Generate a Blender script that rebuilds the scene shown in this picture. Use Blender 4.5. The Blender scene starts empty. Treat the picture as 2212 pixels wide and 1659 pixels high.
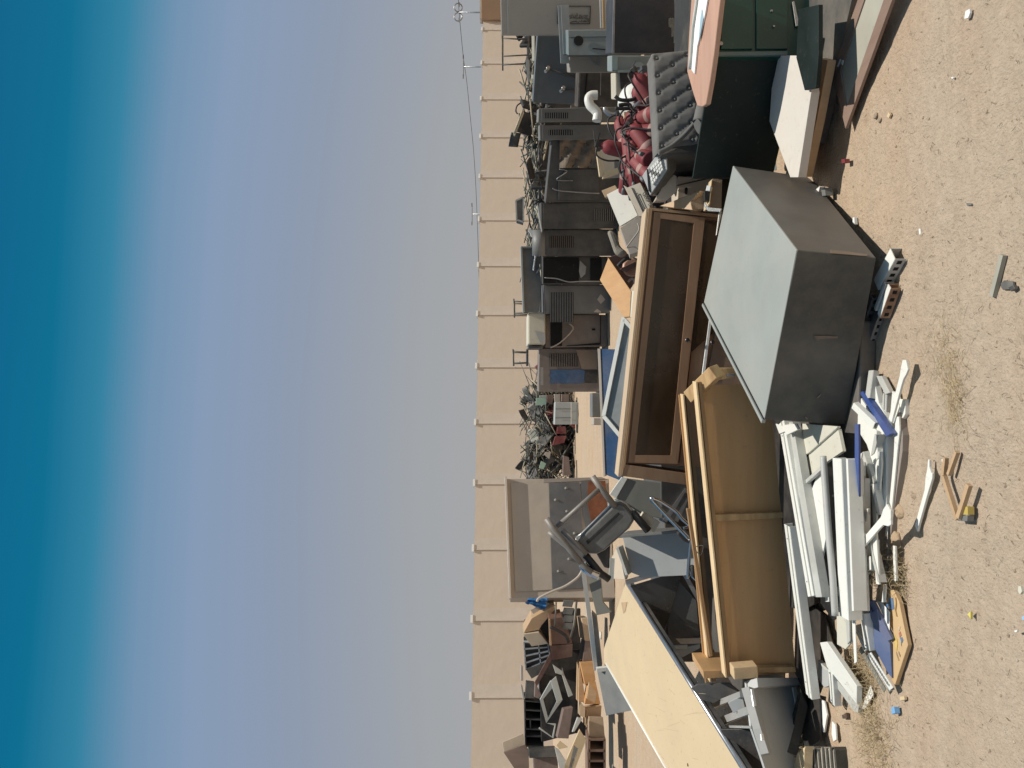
import bpy, math, random
import numpy as np
from mathutils import Vector, Matrix, Euler
C = bpy.context.scene.collection
sc = bpy.context.scene
rnd = random.Random(7)
rad = math.radians

# ------------------------------------------------------------ camera, sky, sun
F = 1661.0; CU, CV, HV = 829.5, 1106.0, 1085.0
PIT = math.atan((CV - HV) / F); CH = 2.0
cd = bpy.data.cameras.new('camera'); cam = bpy.data.objects.new('camera', cd); C.objects.link(cam)
cd.sensor_width = 36; cd.lens = F / 2212 * 36; cd.clip_start = .05; cd.clip_end = 3000
# the phone was held upright and the picture stored sideways: image right is the world's down
fw = Vector((0, math.cos(PIT), -math.sin(PIT))); up = Vector((0, math.sin(PIT), math.cos(PIT)))
cx, cy, cz = -up, Vector((1, 0, 0)), -fw
cam.matrix_world = Matrix(((cx.x, cy.x, cz.x, 0), (cx.y, cy.y, cz.y, 0), (cx.z, cy.z, cz.z, CH), (0, 0, 0, 1)))
sc.camera = cam
SUN_EL, SUN_AZ = rad(69), rad(-12)          # azimuth from +X towards +Y
sdir = Vector((math.cos(SUN_EL) * math.cos(SUN_AZ), math.cos(SUN_EL) * math.sin(SUN_AZ), math.sin(SUN_EL)))
w = bpy.data.worlds.new('World'); sc.world = w; w.use_nodes = True
nt = w.node_tree; nt.nodes.clear(); L = nt.links.new
out = nt.nodes.new('ShaderNodeOutputWorld'); bg = nt.nodes.new('ShaderNodeBackground')
sky = nt.nodes.new('ShaderNodeTexSky'); sky.sky_type = 'NISHITA'; sky.sun_disc = False
sky.sun_elevation = SUN_EL; sky.sun_rotation = math.pi / 2 - SUN_AZ; sky.dust_density = 5; sky.air_density = 1.2
tc = nt.nodes.new('ShaderNodeTexCoord'); sp = nt.nodes.new('ShaderNodeSeparateXYZ'); L(tc.outputs['Generated'], sp.inputs[0])
nz = nt.nodes.new('ShaderNodeTexNoise'); nz.inputs['Scale'].default_value = 1.6; L(tc.outputs['Generated'], nz.inputs[0])
ad = nt.nodes.new('ShaderNodeMath'); ad.operation = 'MULTIPLY_ADD'; L(nz.outputs[0], ad.inputs[0]); ad.inputs[1].default_value = .022
sx = nt.nodes.new('ShaderNodeMath'); sx.operation = 'MULTIPLY_ADD'; L(sp.outputs[0], sx.inputs[0]); sx.inputs[1].default_value = .05; L(sp.outputs[2], sx.inputs[2])
x2 = nt.nodes.new('ShaderNodeMath'); x2.operation = 'MULTIPLY'; L(sp.outputs[0], x2.inputs[0]); L(sp.outputs[0], x2.inputs[1])
x3 = nt.nodes.new('ShaderNodeMath'); x3.operation = 'MINIMUM'; L(x2.outputs[0], x3.inputs[0]); x3.inputs[1].default_value = .2
x4 = nt.nodes.new('ShaderNodeMath'); x4.operation = 'MULTIPLY_ADD'; L(x3.outputs[0], x4.inputs[0]); x4.inputs[1].default_value = .26; L(sx.outputs[0], x4.inputs[2])
L(x4.outputs[0], ad.inputs[2])
cr = nt.nodes.new('ShaderNodeValToRGB'); L(ad.outputs[0], cr.inputs[0])
stops = [(0.0, (.385, .385, .39)), (.12, (.35, .365, .385)), (.27, (.265, .315, .41)), (.375, (.235, .32, .46)), (.43, (.165, .285, .43)),
         (.475, (.03, .215, .35)), (.52, (.0, .15, .275)), (.58, (.0, .12, .25)), (.72, (.16, .22, .28))]
el = cr.color_ramp.elements
while len(el) < len(stops): el.new(.5)
for e, (p, c) in zip(el, stops): e.position = p; e.color = (*c, 1)
mxs = nt.nodes.new('ShaderNodeMixRGB'); mxs.blend_type = 'ADD'; mxs.inputs[0].default_value = .003
L(cr.outputs[0], mxs.inputs[1]); L(sky.outputs[0], mxs.inputs[2]); L(mxs.outputs[0], bg.inputs[0]); bg.inputs[1].default_value = 1.0
L(bg.outputs[0], out.inputs[0])
sl = bpy.data.lights.new('sun', 'SUN'); sl.energy = 4.2; sl.angle = rad(.55); sl.color = (1, .95, .87)
so = bpy.data.objects.new('sun', sl); C.objects.link(so); so.rotation_euler = (-sdir).to_track_quat('-Z', 'Y').to_euler()
sc.view_settings.view_transform = 'Standard'; sc.view_settings.look = 'None'; sc.view_settings.exposure = 0; sc.view_settings.gamma = 1

# ------------------------------------------------------------ where things stand
def V(*a): return Vector(a)
def ray(p):
    x = (1659 - p[1] - CU) / F; z = -(p[0] - CV) / F; c, s = math.cos(PIT), math.sin(PIT)
    return Vector((x, c + z * s, -s + z * c))
def P(p, Y): r = ray(p); return Vector((0, 0, CH)) + r * (Y / r.y)
def G(p, z=0.0): r = ray(p); return Vector((0, 0, CH)) + r * ((z - CH) / r.z)
class Pl:
    def __init__(s, n, o): s.n = n.normalized(); s.o = o
    def __call__(s, p):
        r = ray(p); c = Vector((0, 0, CH)); return c + r * ((s.o - c).dot(s.n) / r.dot(s.n))
def pl(p, Y, yaw=0, tilt=0):
    y, t = rad(yaw), rad(tilt)
    return Pl(Vector((math.sin(y) * math.cos(t), -math.cos(y) * math.cos(t), math.sin(t))), P(p, Y))
def pl3(a, b, c):
    n = (b - a).cross(c - a).normalized()
    if n.dot(Vector((0, 0, CH)) - a) < 0: n = -n
    return Pl(n, a)
OF = {1: 0, 2: 325.3, 3: 650.6, 4: 975.9, 5: 1301.2}
def a_(i, X, Y): s = .21567 if i == 5 else .19608; return (975.9 + X * s, OF[i] + Y * s)
def b_(i, X, Y): s = .21567 if i == 5 else .19608; return (1355.4 + X * s, OF[i] + Y * s)
def c_(i, X, Y): s = .21569; return (1734.9 + X * s, OF[i] + Y * s)
ZZ = {2: (2480, 600, 5.53), 3: (3380, 2380, 5.186), 4: (2360, 320, 3.772), 5: (2360, 1900, 4.148), 6: (2360, 980, 5.185), 7: (2040, 1560, 4.608), 8: (2000, 100, 3.6075)}
def z_(i, X, Y): x, y, s = ZZ[i]; return ((x + X / s) * .54216, (y + Y / s) * .54216)
def qs(f, i, *xy): return [f(i, x, y) for x, y in xy]

# ------------------------------------------------------------ materials
MC = {}
def mat(name, col, rough=.6, metal=0.0, var=.18, sc_=3.0, bump=.15, dust=0.0, dcol=(.42, .35, .27), kind=None, spec=.5, alpha=None, stretch=None, col2=None, wear=.35):
    if name in MC: return MC[name]
    m = bpy.data.materials.new(name); m.use_nodes = True; t = m.node_tree; N = t.nodes; l = t.links.new
    b = N['Principled BSDF']; b.inputs['Roughness'].default_value = rough; b.inputs['Metallic'].default_value = metal
    b.inputs['Specular IOR Level'].default_value = spec
    co = N.new('ShaderNodeTexCoord'); mp = N.new('ShaderNodeMapping'); l(co.outputs['Object'], mp.inputs[0])
    if stretch: mp.inputs['Scale'].default_value = stretch
    n1 = N.new('ShaderNodeTexNoise'); n1.inputs['Scale'].default_value = sc_; n1.inputs['Detail'].default_value = 8; n1.inputs['Roughness'].default_value = .6; l(mp.outputs[0], n1.inputs[0])
    r1 = N.new('ShaderNodeValToRGB'); l(n1.outputs[0], r1.inputs[0])
    c2 = col2 or tuple(min(1, c * (1 + var)) for c in col); c1 = tuple(c * (1 - var) for c in col)
    r1.color_ramp.elements[0].position = .3; r1.color_ramp.elements[0].color = (*c1, 1); r1.color_ramp.elements[1].position = .7; r1.color_ramp.elements[1].color = (*c2, 1)
    cur = r1.outputs[0]
    if dust > 0:
        n2 = N.new('ShaderNodeTexNoise'); n2.inputs['Scale'].default_value = 1.7; n2.inputs['Detail'].default_value = 10; n2.inputs['Roughness'].default_value = .7; l(co.outputs['Object'], n2.inputs[0])
        r2 = N.new('ShaderNodeMapRange'); r2.inputs[1].default_value = .42; r2.inputs[2].default_value = .72; r2.inputs[4].default_value = dust; l(n2.outputs[0], r2.inputs[0])
        mx = N.new('ShaderNodeMixRGB'); l(r2.outputs[0], mx.inputs[0]); l(cur, mx.inputs[1]); mx.inputs[2].default_value = (*dcol, 1); cur = mx.outputs[0]
    n3 = N.new('ShaderNodeTexNoise'); n3.inputs['Scale'].default_value = 26; n3.inputs['Detail'].default_value = 5; n3.inputs['Roughness'].default_value = .75; l(co.outputs['Object'], n3.inputs[0])
    r3 = N.new('ShaderNodeMapRange'); r3.inputs[1].default_value = .60; r3.inputs[2].default_value = .72; r3.inputs[4].default_value = wear; l(n3.outputs[0], r3.inputs[0])
    m3 = N.new('ShaderNodeMixRGB'); l(r3.outputs[0], m3.inputs[0]); l(cur, m3.inputs[1]); m3.inputs[2].default_value = (.16, .12, .09, 1); cur = m3.outputs[0]
    l(cur, b.inputs['Base Color'])
    nb = N.new('ShaderNodeTexNoise'); nb.inputs['Scale'].default_value = sc_ * 14; nb.inputs['Detail'].default_value = 4; l(mp.outputs[0], nb.inputs[0])
    bp = N.new('ShaderNodeBump'); bp.inputs['Strength'].default_value = bump; bp.inputs['Distance'].default_value = .01; l(nb.outputs[0], bp.inputs['Height']); nl = N.new('ShaderNodeTexNoise'); nl.inputs['Scale'].default_value = 2.6; nl.inputs['Detail'].default_value = 2; l(co.outputs['Object'], nl.inputs[0])
    bq = N.new('ShaderNodeBump'); bq.inputs['Strength'].default_value = .35; bq.inputs['Distance'].default_value = .03; l(nl.outputs[0], bq.inputs['Height']); l(bp.outputs[0], bq.inputs['Normal']); l(bq.outputs[0], b.inputs['Normal'])
    mr = N.new('ShaderNodeMapRange'); mr.inputs[3].default_value = max(0, rough - .12); mr.inputs[4].default_value = min(1, rough + .15); l(n1.outputs[0], mr.inputs[0]); l(mr.outputs[0], b.inputs['Roughness'])
    if alpha is not None: b.inputs['Alpha'].default_value = alpha
    MC[name] = m; return m
def wood(name, c1, c2, axis='X', scale=3.0, rough=.55):
    if name in MC: return MC[name]
    st = {'X': (.25, 3, 3), 'Y': (3, .25, 3), 'Z': (3, 3, .25)}[axis]
    m = mat(name, c1, rough, 0, 0, scale, .12, .12, stretch=st, col2=c2)
    return m
grey_lt = mat('light grey enamel', (.42, .43, .42), .45, .0, .06, 2, .05, .10)
grey_mid = mat('mid grey enamel', (.16, .165, .16), .5, 0, .12, 2.5, .06, .3)
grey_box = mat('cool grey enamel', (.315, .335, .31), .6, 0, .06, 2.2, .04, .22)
shaded_boxside = mat('shaded grey enamel', (.055, .057, .053), .5, 0, .25, 3, .05, .25)  # front of the grey cabinet: shade put into the enamel colour
grey_dk = mat('dark grey enamel', (.05, .052, .052), .5, 0, .3, 2.5, .08, .4)
black_old = mat('sooty black metal', (.06, .06, .056), .6, .0, .35, 3, .1, .5, (.2, .175, .145))
black_pl = mat('black plastic', (.012, .012, .013), .5, 0, .3, 5, .1, .2)
slate = mat('slate blue metal', (.105, .122, .13), .5, 0, .2, 2, .05, .25, (.2, .19, .17))
bluegrey = mat('blue grey enamel', (.16, .2, .205), .5, 0, .15, 2.5, .05, .35)
taupe = mat('taupe enamel', (.45, .395, .33), .55, 0, .1, 1.6, .05, .35)
locker = mat('greige locker enamel', (.33, .32, .29), .5, 0, .06, 2, .04, .2)
white_m = mat('white enamel', (.78, .78, .72), .45, 0, .05, 3, .05, .3, (.6, .52, .4))
white_e = mat('dusty white edge', (.5, .5, .46), .5, 0, .15, 5, .08, .35)
cream = mat('cream laminate', (.66, .51, .31), .5, 0, .05, 1.6, .04, .4, (.56, .44, .29), wear=.6)
cream_p = mat('cream panel', (.62, .6, .5), .5, 0, .05, 2, .04, .25)
beige_pl = mat('aged beige plastic', (.56, .48, .38), .55, 0, .08, 3, .05, .3)
card = mat('brown cardboard', (.36, .26, .17), .85, 0, .18, 4, .2, .3)
steel = mat('dull steel', (.35, .35, .35), .35, .7, .2, 6, .08, .25)
chrome = mat('chrome tube', (.6, .6, .6), .12, 1.0, .1, 6, .02, .1)
rust = mat('rusty steel', (.22, .075, .03), .8, .2, .5, 4, .25, .4, (.2, .17, .15))
navy = mat('navy laminate', (.055, .10, .23), .5, 0, .12, 3, .05, .25)
blue_st = mat('blue plastic strip', (.035, .075, .25), .4, 0, .1, 4, .03, .2)
blue_bd = mat('faded blue paint', (.015, .065, .16), .6, 0, .3, 2, .06, .25)
blue_rag = mat('bright blue cloth', (.04, .2, .48), .8, 0, .25, 8, .3, .1)
red_m = mat('red enamel', (.20, .022, .027), .6, 0, .3, 6, .06, .6, (.32, .15, .13))
red_c = mat('dark red vinyl', (.2, .03, .035), .6, 0, .3, 8, .1, .35)
mint = mat('mint green laminate', (.35, .5, .38), .6, 0, .1, 5, .05, .2)
green_d = mat('dark green enamel', (.010, .062, .046), .3, 0, .4, 1.5, .03, .25, (.04, .07, .06))
green_k = mat('blackish green enamel', (.010, .018, .016), .55, 0, .4, 2, .05, .2, (.03, .04, .038), spec=.25)
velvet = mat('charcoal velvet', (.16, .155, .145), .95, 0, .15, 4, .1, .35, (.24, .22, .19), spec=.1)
paper = mat('white paper', (.8, .8, .76), .8, 0, .06, 8, .1, .1)
maroon = mat('maroon laminate', (.1, .045, .035), .5, 0, .25, 4, .08, .3)
hole_m = mat('dark opening', (.006, .006, .006), .9, 0, .1, 4, 0)
wood_o = wood('honey plywood', (.52, .27, .10), (.66, .38, .16), 'Z', 3)
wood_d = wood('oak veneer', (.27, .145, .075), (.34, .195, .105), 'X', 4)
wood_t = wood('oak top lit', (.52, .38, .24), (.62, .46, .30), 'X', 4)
ply = wood('brown hardboard', (.42, .235, .095), (.60, .36, .16), 'X', 1.0, .6)
pine = wood('rough pine', (.36, .205, .085), (.60, .40, .19), 'X', 6, .75)
tan_w = wood('tan laminate board', (.44, .29, .16), (.56, .38, .22), 'Z', 3)
pink_w = wood('pinkish veneer', (.50, .28, .19), (.60, .36, .25), 'X', 4, .4)
mauve = wood('mauve veneer', (.17, .12, .10), (.24, .175, .15), 'X', 5)
frame_br = wood('brown frame wood', (.22, .14, .105), (.28, .185, .14), 'Y', 4)
def glassmat(name, tint=(.05, .04, .03), alpha=.55, rough=.08):
    if name in MC: return MC[name]
    m = mat(name, tint, rough, 0, .3, 2, .0, .15, (.2, .16, .12), alpha=alpha); return m
glass_br = glassmat('brown tinted glass', (.06, .033, .016), .82, .25)
glass_dk = glassmat('dusty dark glass', (.035, .034, .03), .9, .2)
glass_wh = glassmat('dusty clear glass', (.33, .35, .34), .85, .3)
mirror = mat('dusty mirror', (.40, .38, .31), .6, .0, .1, 2.5, .03, .5, (.36, .33, .26))

# ------------------------------------------------------------ mesh helpers
class M:
    def __init__(s): s.v = []; s.f = []; s.sm = False
    def add(s, vs, fs): o = len(s.v); s.v += [Vector(x) for x in vs]; s.f += [tuple(i + o for i in f) for f in fs]; return s
    def prism(s, poly, vec):
        n = len(poly); vs = list(poly) + [p + vec for p in poly]
        nn = Vector((0, 0, 0))
        for i in range(n): nn += (poly[i] - poly[0]).cross(poly[(i + 1) % n] - poly[0])
        flip = nn.dot(vec) > 0
        fs = [tuple(range(n)), tuple(range(2 * n - 1, n - 1, -1))] + [(i, i + n, (i + 1) % n + n, (i + 1) % n) for i in range(n)]
        if flip: fs = [tuple(reversed(f)) for f in fs]
        return s.add(vs, fs)
    def box(s, c, d, R=None):
        R = R or Matrix.Identity(3); c = Vector(c); q = []
        for z in (-.5, .5):
            for x, y in ((-.5, -.5), (.5, -.5), (.5, .5), (-.5, .5)): q.append(c + R @ Vector((x * d[0], y * d[1], z * d[2])))
        return s.add(q, [(3, 2, 1, 0), (4, 5, 6, 7), (0, 1, 5, 4), (1, 2, 6, 5), (2, 3, 7, 6), (3, 0, 4, 7)])
    def beam(s, a, b, w, h, upv=(0, 0, 1)):
        d = (b - a); ln = d.length; x = d.normalized(); u = Vector(upv); y = u.cross(x)
        if y.length < .01: y = Vector((0, 1, 0)).cross(x)
        y.normalize(); z = x.cross(y); R = Matrix((x, y, z)).transposed()
        return s.box((a + b) / 2, (ln, w, h), R)
    def tube(s, pts, r, n=8, r2=None):
        pts = [Vector(p) for p in pts]; s.sm = True; rings = []; pu = None
        for i, p in enumerate(pts):
            t = (pts[min(i + 1, len(pts) - 1)] - pts[max(i - 1, 0)]).normalized()
            if pu is None: pu = t.orthogonal().normalized()
            pu = (pu - t * pu.dot(t)).normalized(); q = t.cross(pu)
            rr = r if r2 is None else r + (r2 - r) * i / (len(pts) - 1)
            rings.append([p + (pu * math.cos(2 * math.pi * k / n) + q * math.sin(2 * math.pi * k / n)) * rr for k in range(n)])
        vs = [v for rg in rings for v in rg]; fs = []
        for i in range(len(pts) - 1):
            for k in range(n): fs.append((i * n + k, i * n + (k + 1) % n, (i + 1) * n + (k + 1) % n, (i + 1) * n + k))
        fs += [tuple(range(n - 1, -1, -1)), tuple(range((len(pts) - 1) * n, len(pts) * n))]
        return s.add(vs, fs)
    def lathe(s, prof, c, R=None, n=16):
        R = R or Matrix.Identity(3); s.sm = True; vs = []; fs = []; c = Vector(c)
        for r, z in prof:
            for k in range(n): t = 2 * math.pi * k / n; vs.append(c + R @ Vector((r * math.cos(t), r * math.sin(t), z)))
        for i in range(len(prof) - 1):
            for k in range(n): fs.append((i * n + k, i * n + (k + 1) % n, (i + 1) * n + (k + 1) % n, (i + 1) * n + k))
        fs += [tuple(range(n - 1, -1, -1)), tuple(range((len(prof) - 1) * n, len(prof) * n))]
        return s.add(vs, fs)
    def low(s):
        z = min(v.z for v in s.v); n = len(s.v)
        return Vector((sum(v.x for v in s.v) / n, sum(v.y for v in s.v) / n, z))
    def build(s, name, m, parent=None, loc=None, bevel=0, label=None, kind=None, seg=2):
        base = Vector((0, 0, 0)); par = parent
        while par is not None: base += par.location; par = par.parent
        loc = loc if loc is not None else (Vector((0, 0, 0)) if parent is not None else s.low())
        me = bpy.data.meshes.new(name); off = base + loc
        me.from_pydata([tuple(v - off) for v in s.v], [], s.f); me.materials.append(m)
        if s.sm:
            me.polygons.foreach_set('use_smooth', [len(p.vertices) <= 4 for p in me.polygons])
        me.update()
        o = bpy.data.objects.new(name, me); C.objects.link(o); o.location = loc
        if parent is not None: o.parent = parent
        if bevel:
            b = o.modifiers.new('bevel', 'BEVEL'); b.width = bevel; b.segments = seg; b.limit_method = 'ANGLE'
        if label: o['label'] = label
        if kind: o['kind'] = kind
        return o
def tag(o, label, cat, group=None):
    o['label'] = label; o['category'] = cat
    if group: o['group'] = group
    return o
def thing(name, label, cat, loc, group=None):
    o = bpy.data.objects.new(name, None); C.objects.link(o); o.location = loc; o.empty_display_size = .1
    return tag(o, label, cat, group)
def one(name, label, cat, m, mt, group=None, bevel=0):
    return tag(m.build(name, mt, bevel=bevel), label, cat, group)
def slab(name, label, cat, pts, plane, th, mt, group=None, bevel=.003):
    m = M(); m.prism([plane(p) for p in pts], -plane.n * th); return one(name, label, cat, m, mt, group, bevel)
def spart(name, par, pts, plane, th, mt, bevel=.0, off=0.0, label=None, kind=None):
    m = M(); m.prism([plane(p) + plane.n * off for p in pts], -plane.n * th); return m.build(name, mt, par, bevel=bevel, label=label, kind=kind)
def lerp(a, b, t): return a + (b - a) * t
def bil(q, s, t): return lerp(lerp(q[0], q[1], s), lerp(q[3], q[2], s), t)
def patch(q, s0, t0, s1, t1): return [bil(q, s0, t0), bil(q, s1, t0), bil(q, s1, t1), bil(q, s0, t1)]
def bz(pts, n=8):
    pts = [Vector(p) for p in pts]; P_ = [pts[0]] + pts + [pts[-1]]; o = []
    for i in range(1, len(P_) - 2):
        for k in range(n):
            t = k / n; a, b, c, d = P_[i - 1:i + 3]
            o.append(.5 * ((2 * b) + (-a + c) * t + (2 * a - 5 * b + 4 * c - d) * t * t + (-a + 3 * b - 3 * c + d) * t ** 3))
    o.append(P_[-2]); return o
def copy_tree(o, parent=None):
    c = o.copy(); C.objects.link(c)
    if parent is not None: c.parent = parent
    for ch in [x for x in o.children]: copy_tree(ch, c)
    return c
def textmesh(s, name, m, parent, origin, xdir, ydir, size, th=.002, width=None):
    cu = bpy.data.curves.new('t', 'FONT'); cu.body = s; cu.size = 1; cu.extrude = .5
    o = bpy.data.objects.new('t', cu); C.objects.link(o); bpy.context.view_layer.update()
    me = bpy.data.meshes.new_from_object(o.evaluated_get(bpy.context.evaluated_depsgraph_get()))
    bpy.data.objects.remove(o); base = Vector((0, 0, 0)); par = parent
    while par is not None: base += par.location; par = par.parent
    mx = max([v.co.x for v in me.vertices] + [.01]); sx_ = size if width is None else width / mx
    zd = xdir.cross(ydir)
    for v in me.vertices: v.co = origin + xdir * (v.co.x * sx_) + ydir * (v.co.y * size) + zd * (v.co.z * th) - base
    me.name = name; me.materials.clear(); me.materials.append(m)
    ob = bpy.data.objects.new(name, me); C.objects.link(ob); ob.parent = parent; return ob

# ------------------------------------------------------------ the ground
def vnoise(x, y, seed):
    r = np.random.RandomState(seed); g = r.rand(256, 256); xi = np.floor(x).astype(int); yi = np.floor(y).astype(int); fx = x - xi; fy = y - yi
    fx = fx * fx * (3 - 2 * fx); fy = fy * fy * (3 - 2 * fy); a = g[xi % 256, yi % 256]; b = g[(xi + 1) % 256, yi % 256]; c = g[xi % 256, (yi + 1) % 256]; d = g[(xi + 1) % 256, (yi + 1) % 256]
    return (a * (1 - fx) + b * fx) * (1 - fy) + (c * (1 - fx) + d * fx) * fy
def gz(x, y):
    x = np.asarray(x, float); y = np.asarray(y, float)
    h = (vnoise(x * 1.3 + 40, y * 1.3 + 40, 1) - .5) * .035 + (vnoise(x * 5 + 90, y * 7 + 90, 2) - .5) * .014 + (vnoise(x * 22 + 200, y * 26 + 200, 3) - .5) * .006
    tr = np.exp(-((y - 2.95 - .05 * np.sin(x)) / .11) ** 2) + np.exp(-((y - 3.45 - .04 * np.sin(x + 1)) / .05) ** 2) * .5
    h = h - tr * .012 * (.6 + .4 * vnoise(x * 3 + 50, y + 50, 5))
    fade = np.clip((30 - y) / 15, 0, 1) * np.clip((y - 1) / 1, 0, 1)
    return h * fade
xs = np.concatenate([-np.geomspace(900, 4.2, 26)[:-1], np.linspace(-4, 4.5, 380), np.geomspace(4.8, 900, 26)])
ys = np.concatenate([[-900, -200, -60, -20, -6, -1, 1, 1.8], np.linspace(2.2, 6.5, 300), np.geomspace(6.55, 30, 90), [35, 45, 60, 100, 200, 400, 900, 2200]])
XX, YY = np.meshgrid(xs, ys); ZG = gz(XX, YY)
me = bpy.data.meshes.new('ground'); nx, ny = len(xs), len(ys)
idx = np.arange(nx * ny).reshape(ny, nx)
fc = np.stack([idx[:-1, :-1], idx[:-1, 1:], idx[1:, 1:], idx[1:, :-1]], -1).reshape(-1, 4)
me.from_pydata(np.stack([XX, YY, ZG], -1).reshape(-1, 3).tolist(), [], fc.tolist()); me.polygons.foreach_set('use_smooth', [True] * len(me.polygons))
gm = bpy.data.materials.new('dusty desert ground'); gm.use_nodes = True; t = gm.node_tree; N = t.nodes; l = t.links.new; b = N['Principled BSDF']; b.inputs['Roughness'].default_value = .95; b.inputs['Specular IOR Level'].default_value = .15
co = N.new('ShaderNodeTexCoord')
def nod(scale, det, st=(1, 1, 1)):
    mp = N.new('ShaderNodeMapping'); mp.inputs['Scale'].default_value = st; l(co.outputs['Object'], mp.inputs[0])
    n = N.new('ShaderNodeTexNoise'); n.inputs['Scale'].default_value = scale; n.inputs['Detail'].default_value = det; n.inputs['Roughness'].default_value = .62; l(mp.outputs[0], n.inputs[0]); return n.outputs[0]
def ramp(src, stops):
    r = N.new('ShaderNodeValToRGB'); l(src, r.inputs[0]); e = r.color_ramp.elements
    while len(e) < len(stops): e.new(.5)
    for q, (p, c) in zip(e, stops): q.position = p; q.color = (*c, 1)
    return r.outputs[0]
def mix(f, a, b_, mode='MIX'):
    m = N.new('ShaderNodeMixRGB'); m.blend_type = mode
    if isinstance(f, float): m.inputs[0].default_value = f
    else: l(f, m.inputs[0])
    for i, q in ((1, a), (2, b_)):
        if isinstance(q, tuple): m.inputs[i].default_value = (*q, 1)
        else: l(q, m.inputs[i])
    return m.outputs[0]
base = ramp(nod(.9, 6, (1, 2.2, 1)), [(.3, (.535, .38, .255)), (.5, (.545, .42, .30)), (.7, (.515, .41, .305))])
sepg = N.new('ShaderNodeSeparateXYZ'); l(co.outputs['Object'], sepg.inputs[0])
nearm = N.new('ShaderNodeMapRange'); nearm.inputs[1].default_value = 3.5; nearm.inputs[2].default_value = 4.4; l(sepg.outputs[1], nearm.inputs[0])
base = mix(nearm.outputs[0], mix(.6, base, (.505, .415, .32)), base)
spk = ramp(nod(120, 3), [(.30, (.72, .68, .64)), (.40, (1, 1, 1)), (.66, (1, 1, 1)), (.75, (1.1, 1.1, 1.1))])
mid_ = ramp(nod(14, 8, (1, 1.6, 1)), [(.3, (.90, .885, .87)), (.65, (1.04, 1.04, 1.035))])
base = mix(1.0, mix(1.0, base, spk, 'MULTIPLY'), mid_, 'MULTIPLY')
base = mix(1.0, base, ramp(nod(2.2, 5, (.18, 3.2, 1)), [(.35, (.96, .95, .94)), (.6, (1.015, 1.015, 1.015))]), 'MULTIPLY')
l(base, b.inputs['Base Color'])
bp = N.new('ShaderNodeBump'); bp.inputs['Strength'].default_value = .8; bp.inputs['Distance'].default_value = .025
am = N.new('ShaderNodeMath'); am.operation = 'ADD'; l(nod(60, 8), am.inputs[0]); l(nod(13, 6), am.inputs[1]); l(am.outputs[0], bp.inputs['Height']); l(bp.outputs[0], b.inputs['Normal'])
me.materials.append(gm); go = bpy.data.objects.new('ground', me); C.objects.link(go); go['kind'] = 'structure'

# stones, twigs and dry grass lying on it
rs = np.random.RandomState(11)
def scatter_stones(name, n, xr, yr, smin, smax, m, seed):
    r = np.random.RandomState(seed); X = r.uniform(*xr, n); Y = yr[0] + (yr[1] - yr[0]) * r.rand(n) ** 1.3; S = smin + (smax - smin) * r.rand(n) ** 4; Z = gz(X, Y)
    oc = np.array([(1, 0, 0), (-1, 0, 0), (0, 1, 0), (0, -1, 0), (0, 0, .6), (0, 0, -.4)], float)
    tri = np.array([(0, 2, 4), (2, 1, 4), (1, 3, 4), (3, 0, 4), (2, 0, 5), (1, 2, 5), (3, 1, 5), (0, 3, 5)])
    A = r.rand(n) * 6.28; vs = oc[None] * (1 + .5 * (r.rand(n, 6, 3) - .5)) * S[:, None, None]
    c, s = np.cos(A)[:, None], np.sin(A)[:, None]; x = vs[..., 0] * c - vs[..., 1] * s; y = vs[..., 0] * s + vs[..., 1] * c
    vs = np.stack([x + X[:, None], y + Y[:, None], vs[..., 2] + (Z + S * .25)[:, None]], -1)
    fs = (tri[None] + (np.arange(n) * 6)[:, None, None]).reshape(-1, 3)
    q = bpy.data.meshes.new(name); q.from_pydata(vs.reshape(-1, 3).tolist(), [], fs.tolist()); q.materials.append(m)
    o = bpy.data.objects.new(name, q); C.objects.link(o); o['kind'] = 'stuff'; return o
st1 = mat('sand coloured stone', (.36, .27, .19), .9, 0, .35, 9, .3); st2 = mat('pale stone', (.48, .42, .34), .9, 0, .2, 9, .3)
tag(scatter_stones('gravel', 5000, (-3.6, 4), (2.5, 9), .002, .009, st1, 3), 'small brown stones strewn over the sandy ground', 'gravel')
tag(scatter_stones('pale_gravel', 900, (-3.6, 4), (2.5, 9), .002, .007, st2, 4), 'small pale stones strewn over the sandy ground', 'gravel')
straw = mat('dry straw', (.47, .37, .22), .9, 0, .3, 12, .1); twigm = mat('brown twig', (.13, .085, .05), .9, 0, .3, 12, .1)
def strands(name, cents, n, ln, m, seed, hz=.012, wd=.001):
    r = np.random.RandomState(seed); q = M(); vs = []; fs = []
    for i in range(n):
        cx_, cy_, sg = cents[r.randint(len(cents))]; x, y = cx_ + r.normal() * sg, cy_ + r.normal() * sg * .7
        a = r.rand() * 6.28; le = ln * (.4 + r.rand()); k = 4; pts = []; lift = abs(r.normal()) * hz
        for j in range(k):
            pts.append((x, y, float(gz(x, y)) + .003 + lift * math.sin(math.pi * (j + .3) / k))); x += math.cos(a) * le / k; y += math.sin(a) * le / k; a += r.normal() * .45
        o = len(vs)
        for j, p_ in enumerate(pts):
            w_ = wd * (1 - .6 * j / k); vs += [(p_[0] - w_ * math.sin(a), p_[1] + w_ * math.cos(a), p_[2]), (p_[0] + w_ * math.sin(a), p_[1] - w_ * math.cos(a), p_[2] + .001), (p_[0], p_[1], p_[2] + w_ * 1.5)]
        for j in range(k - 1):
            for e in range(3): fs.append((o + j * 3 + e, o + j * 3 + (e + 1) % 3, o + (j + 1) * 3 + (e + 1) % 3, o + (j + 1) * 3 + e))
    me_ = bpy.data.meshes.new(name); me_.from_pydata(vs, [], fs); me_.materials.append(m); ob = bpy.data.objects.new(name, me_); C.objects.link(ob); ob['kind'] = 'stuff'; return ob
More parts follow.
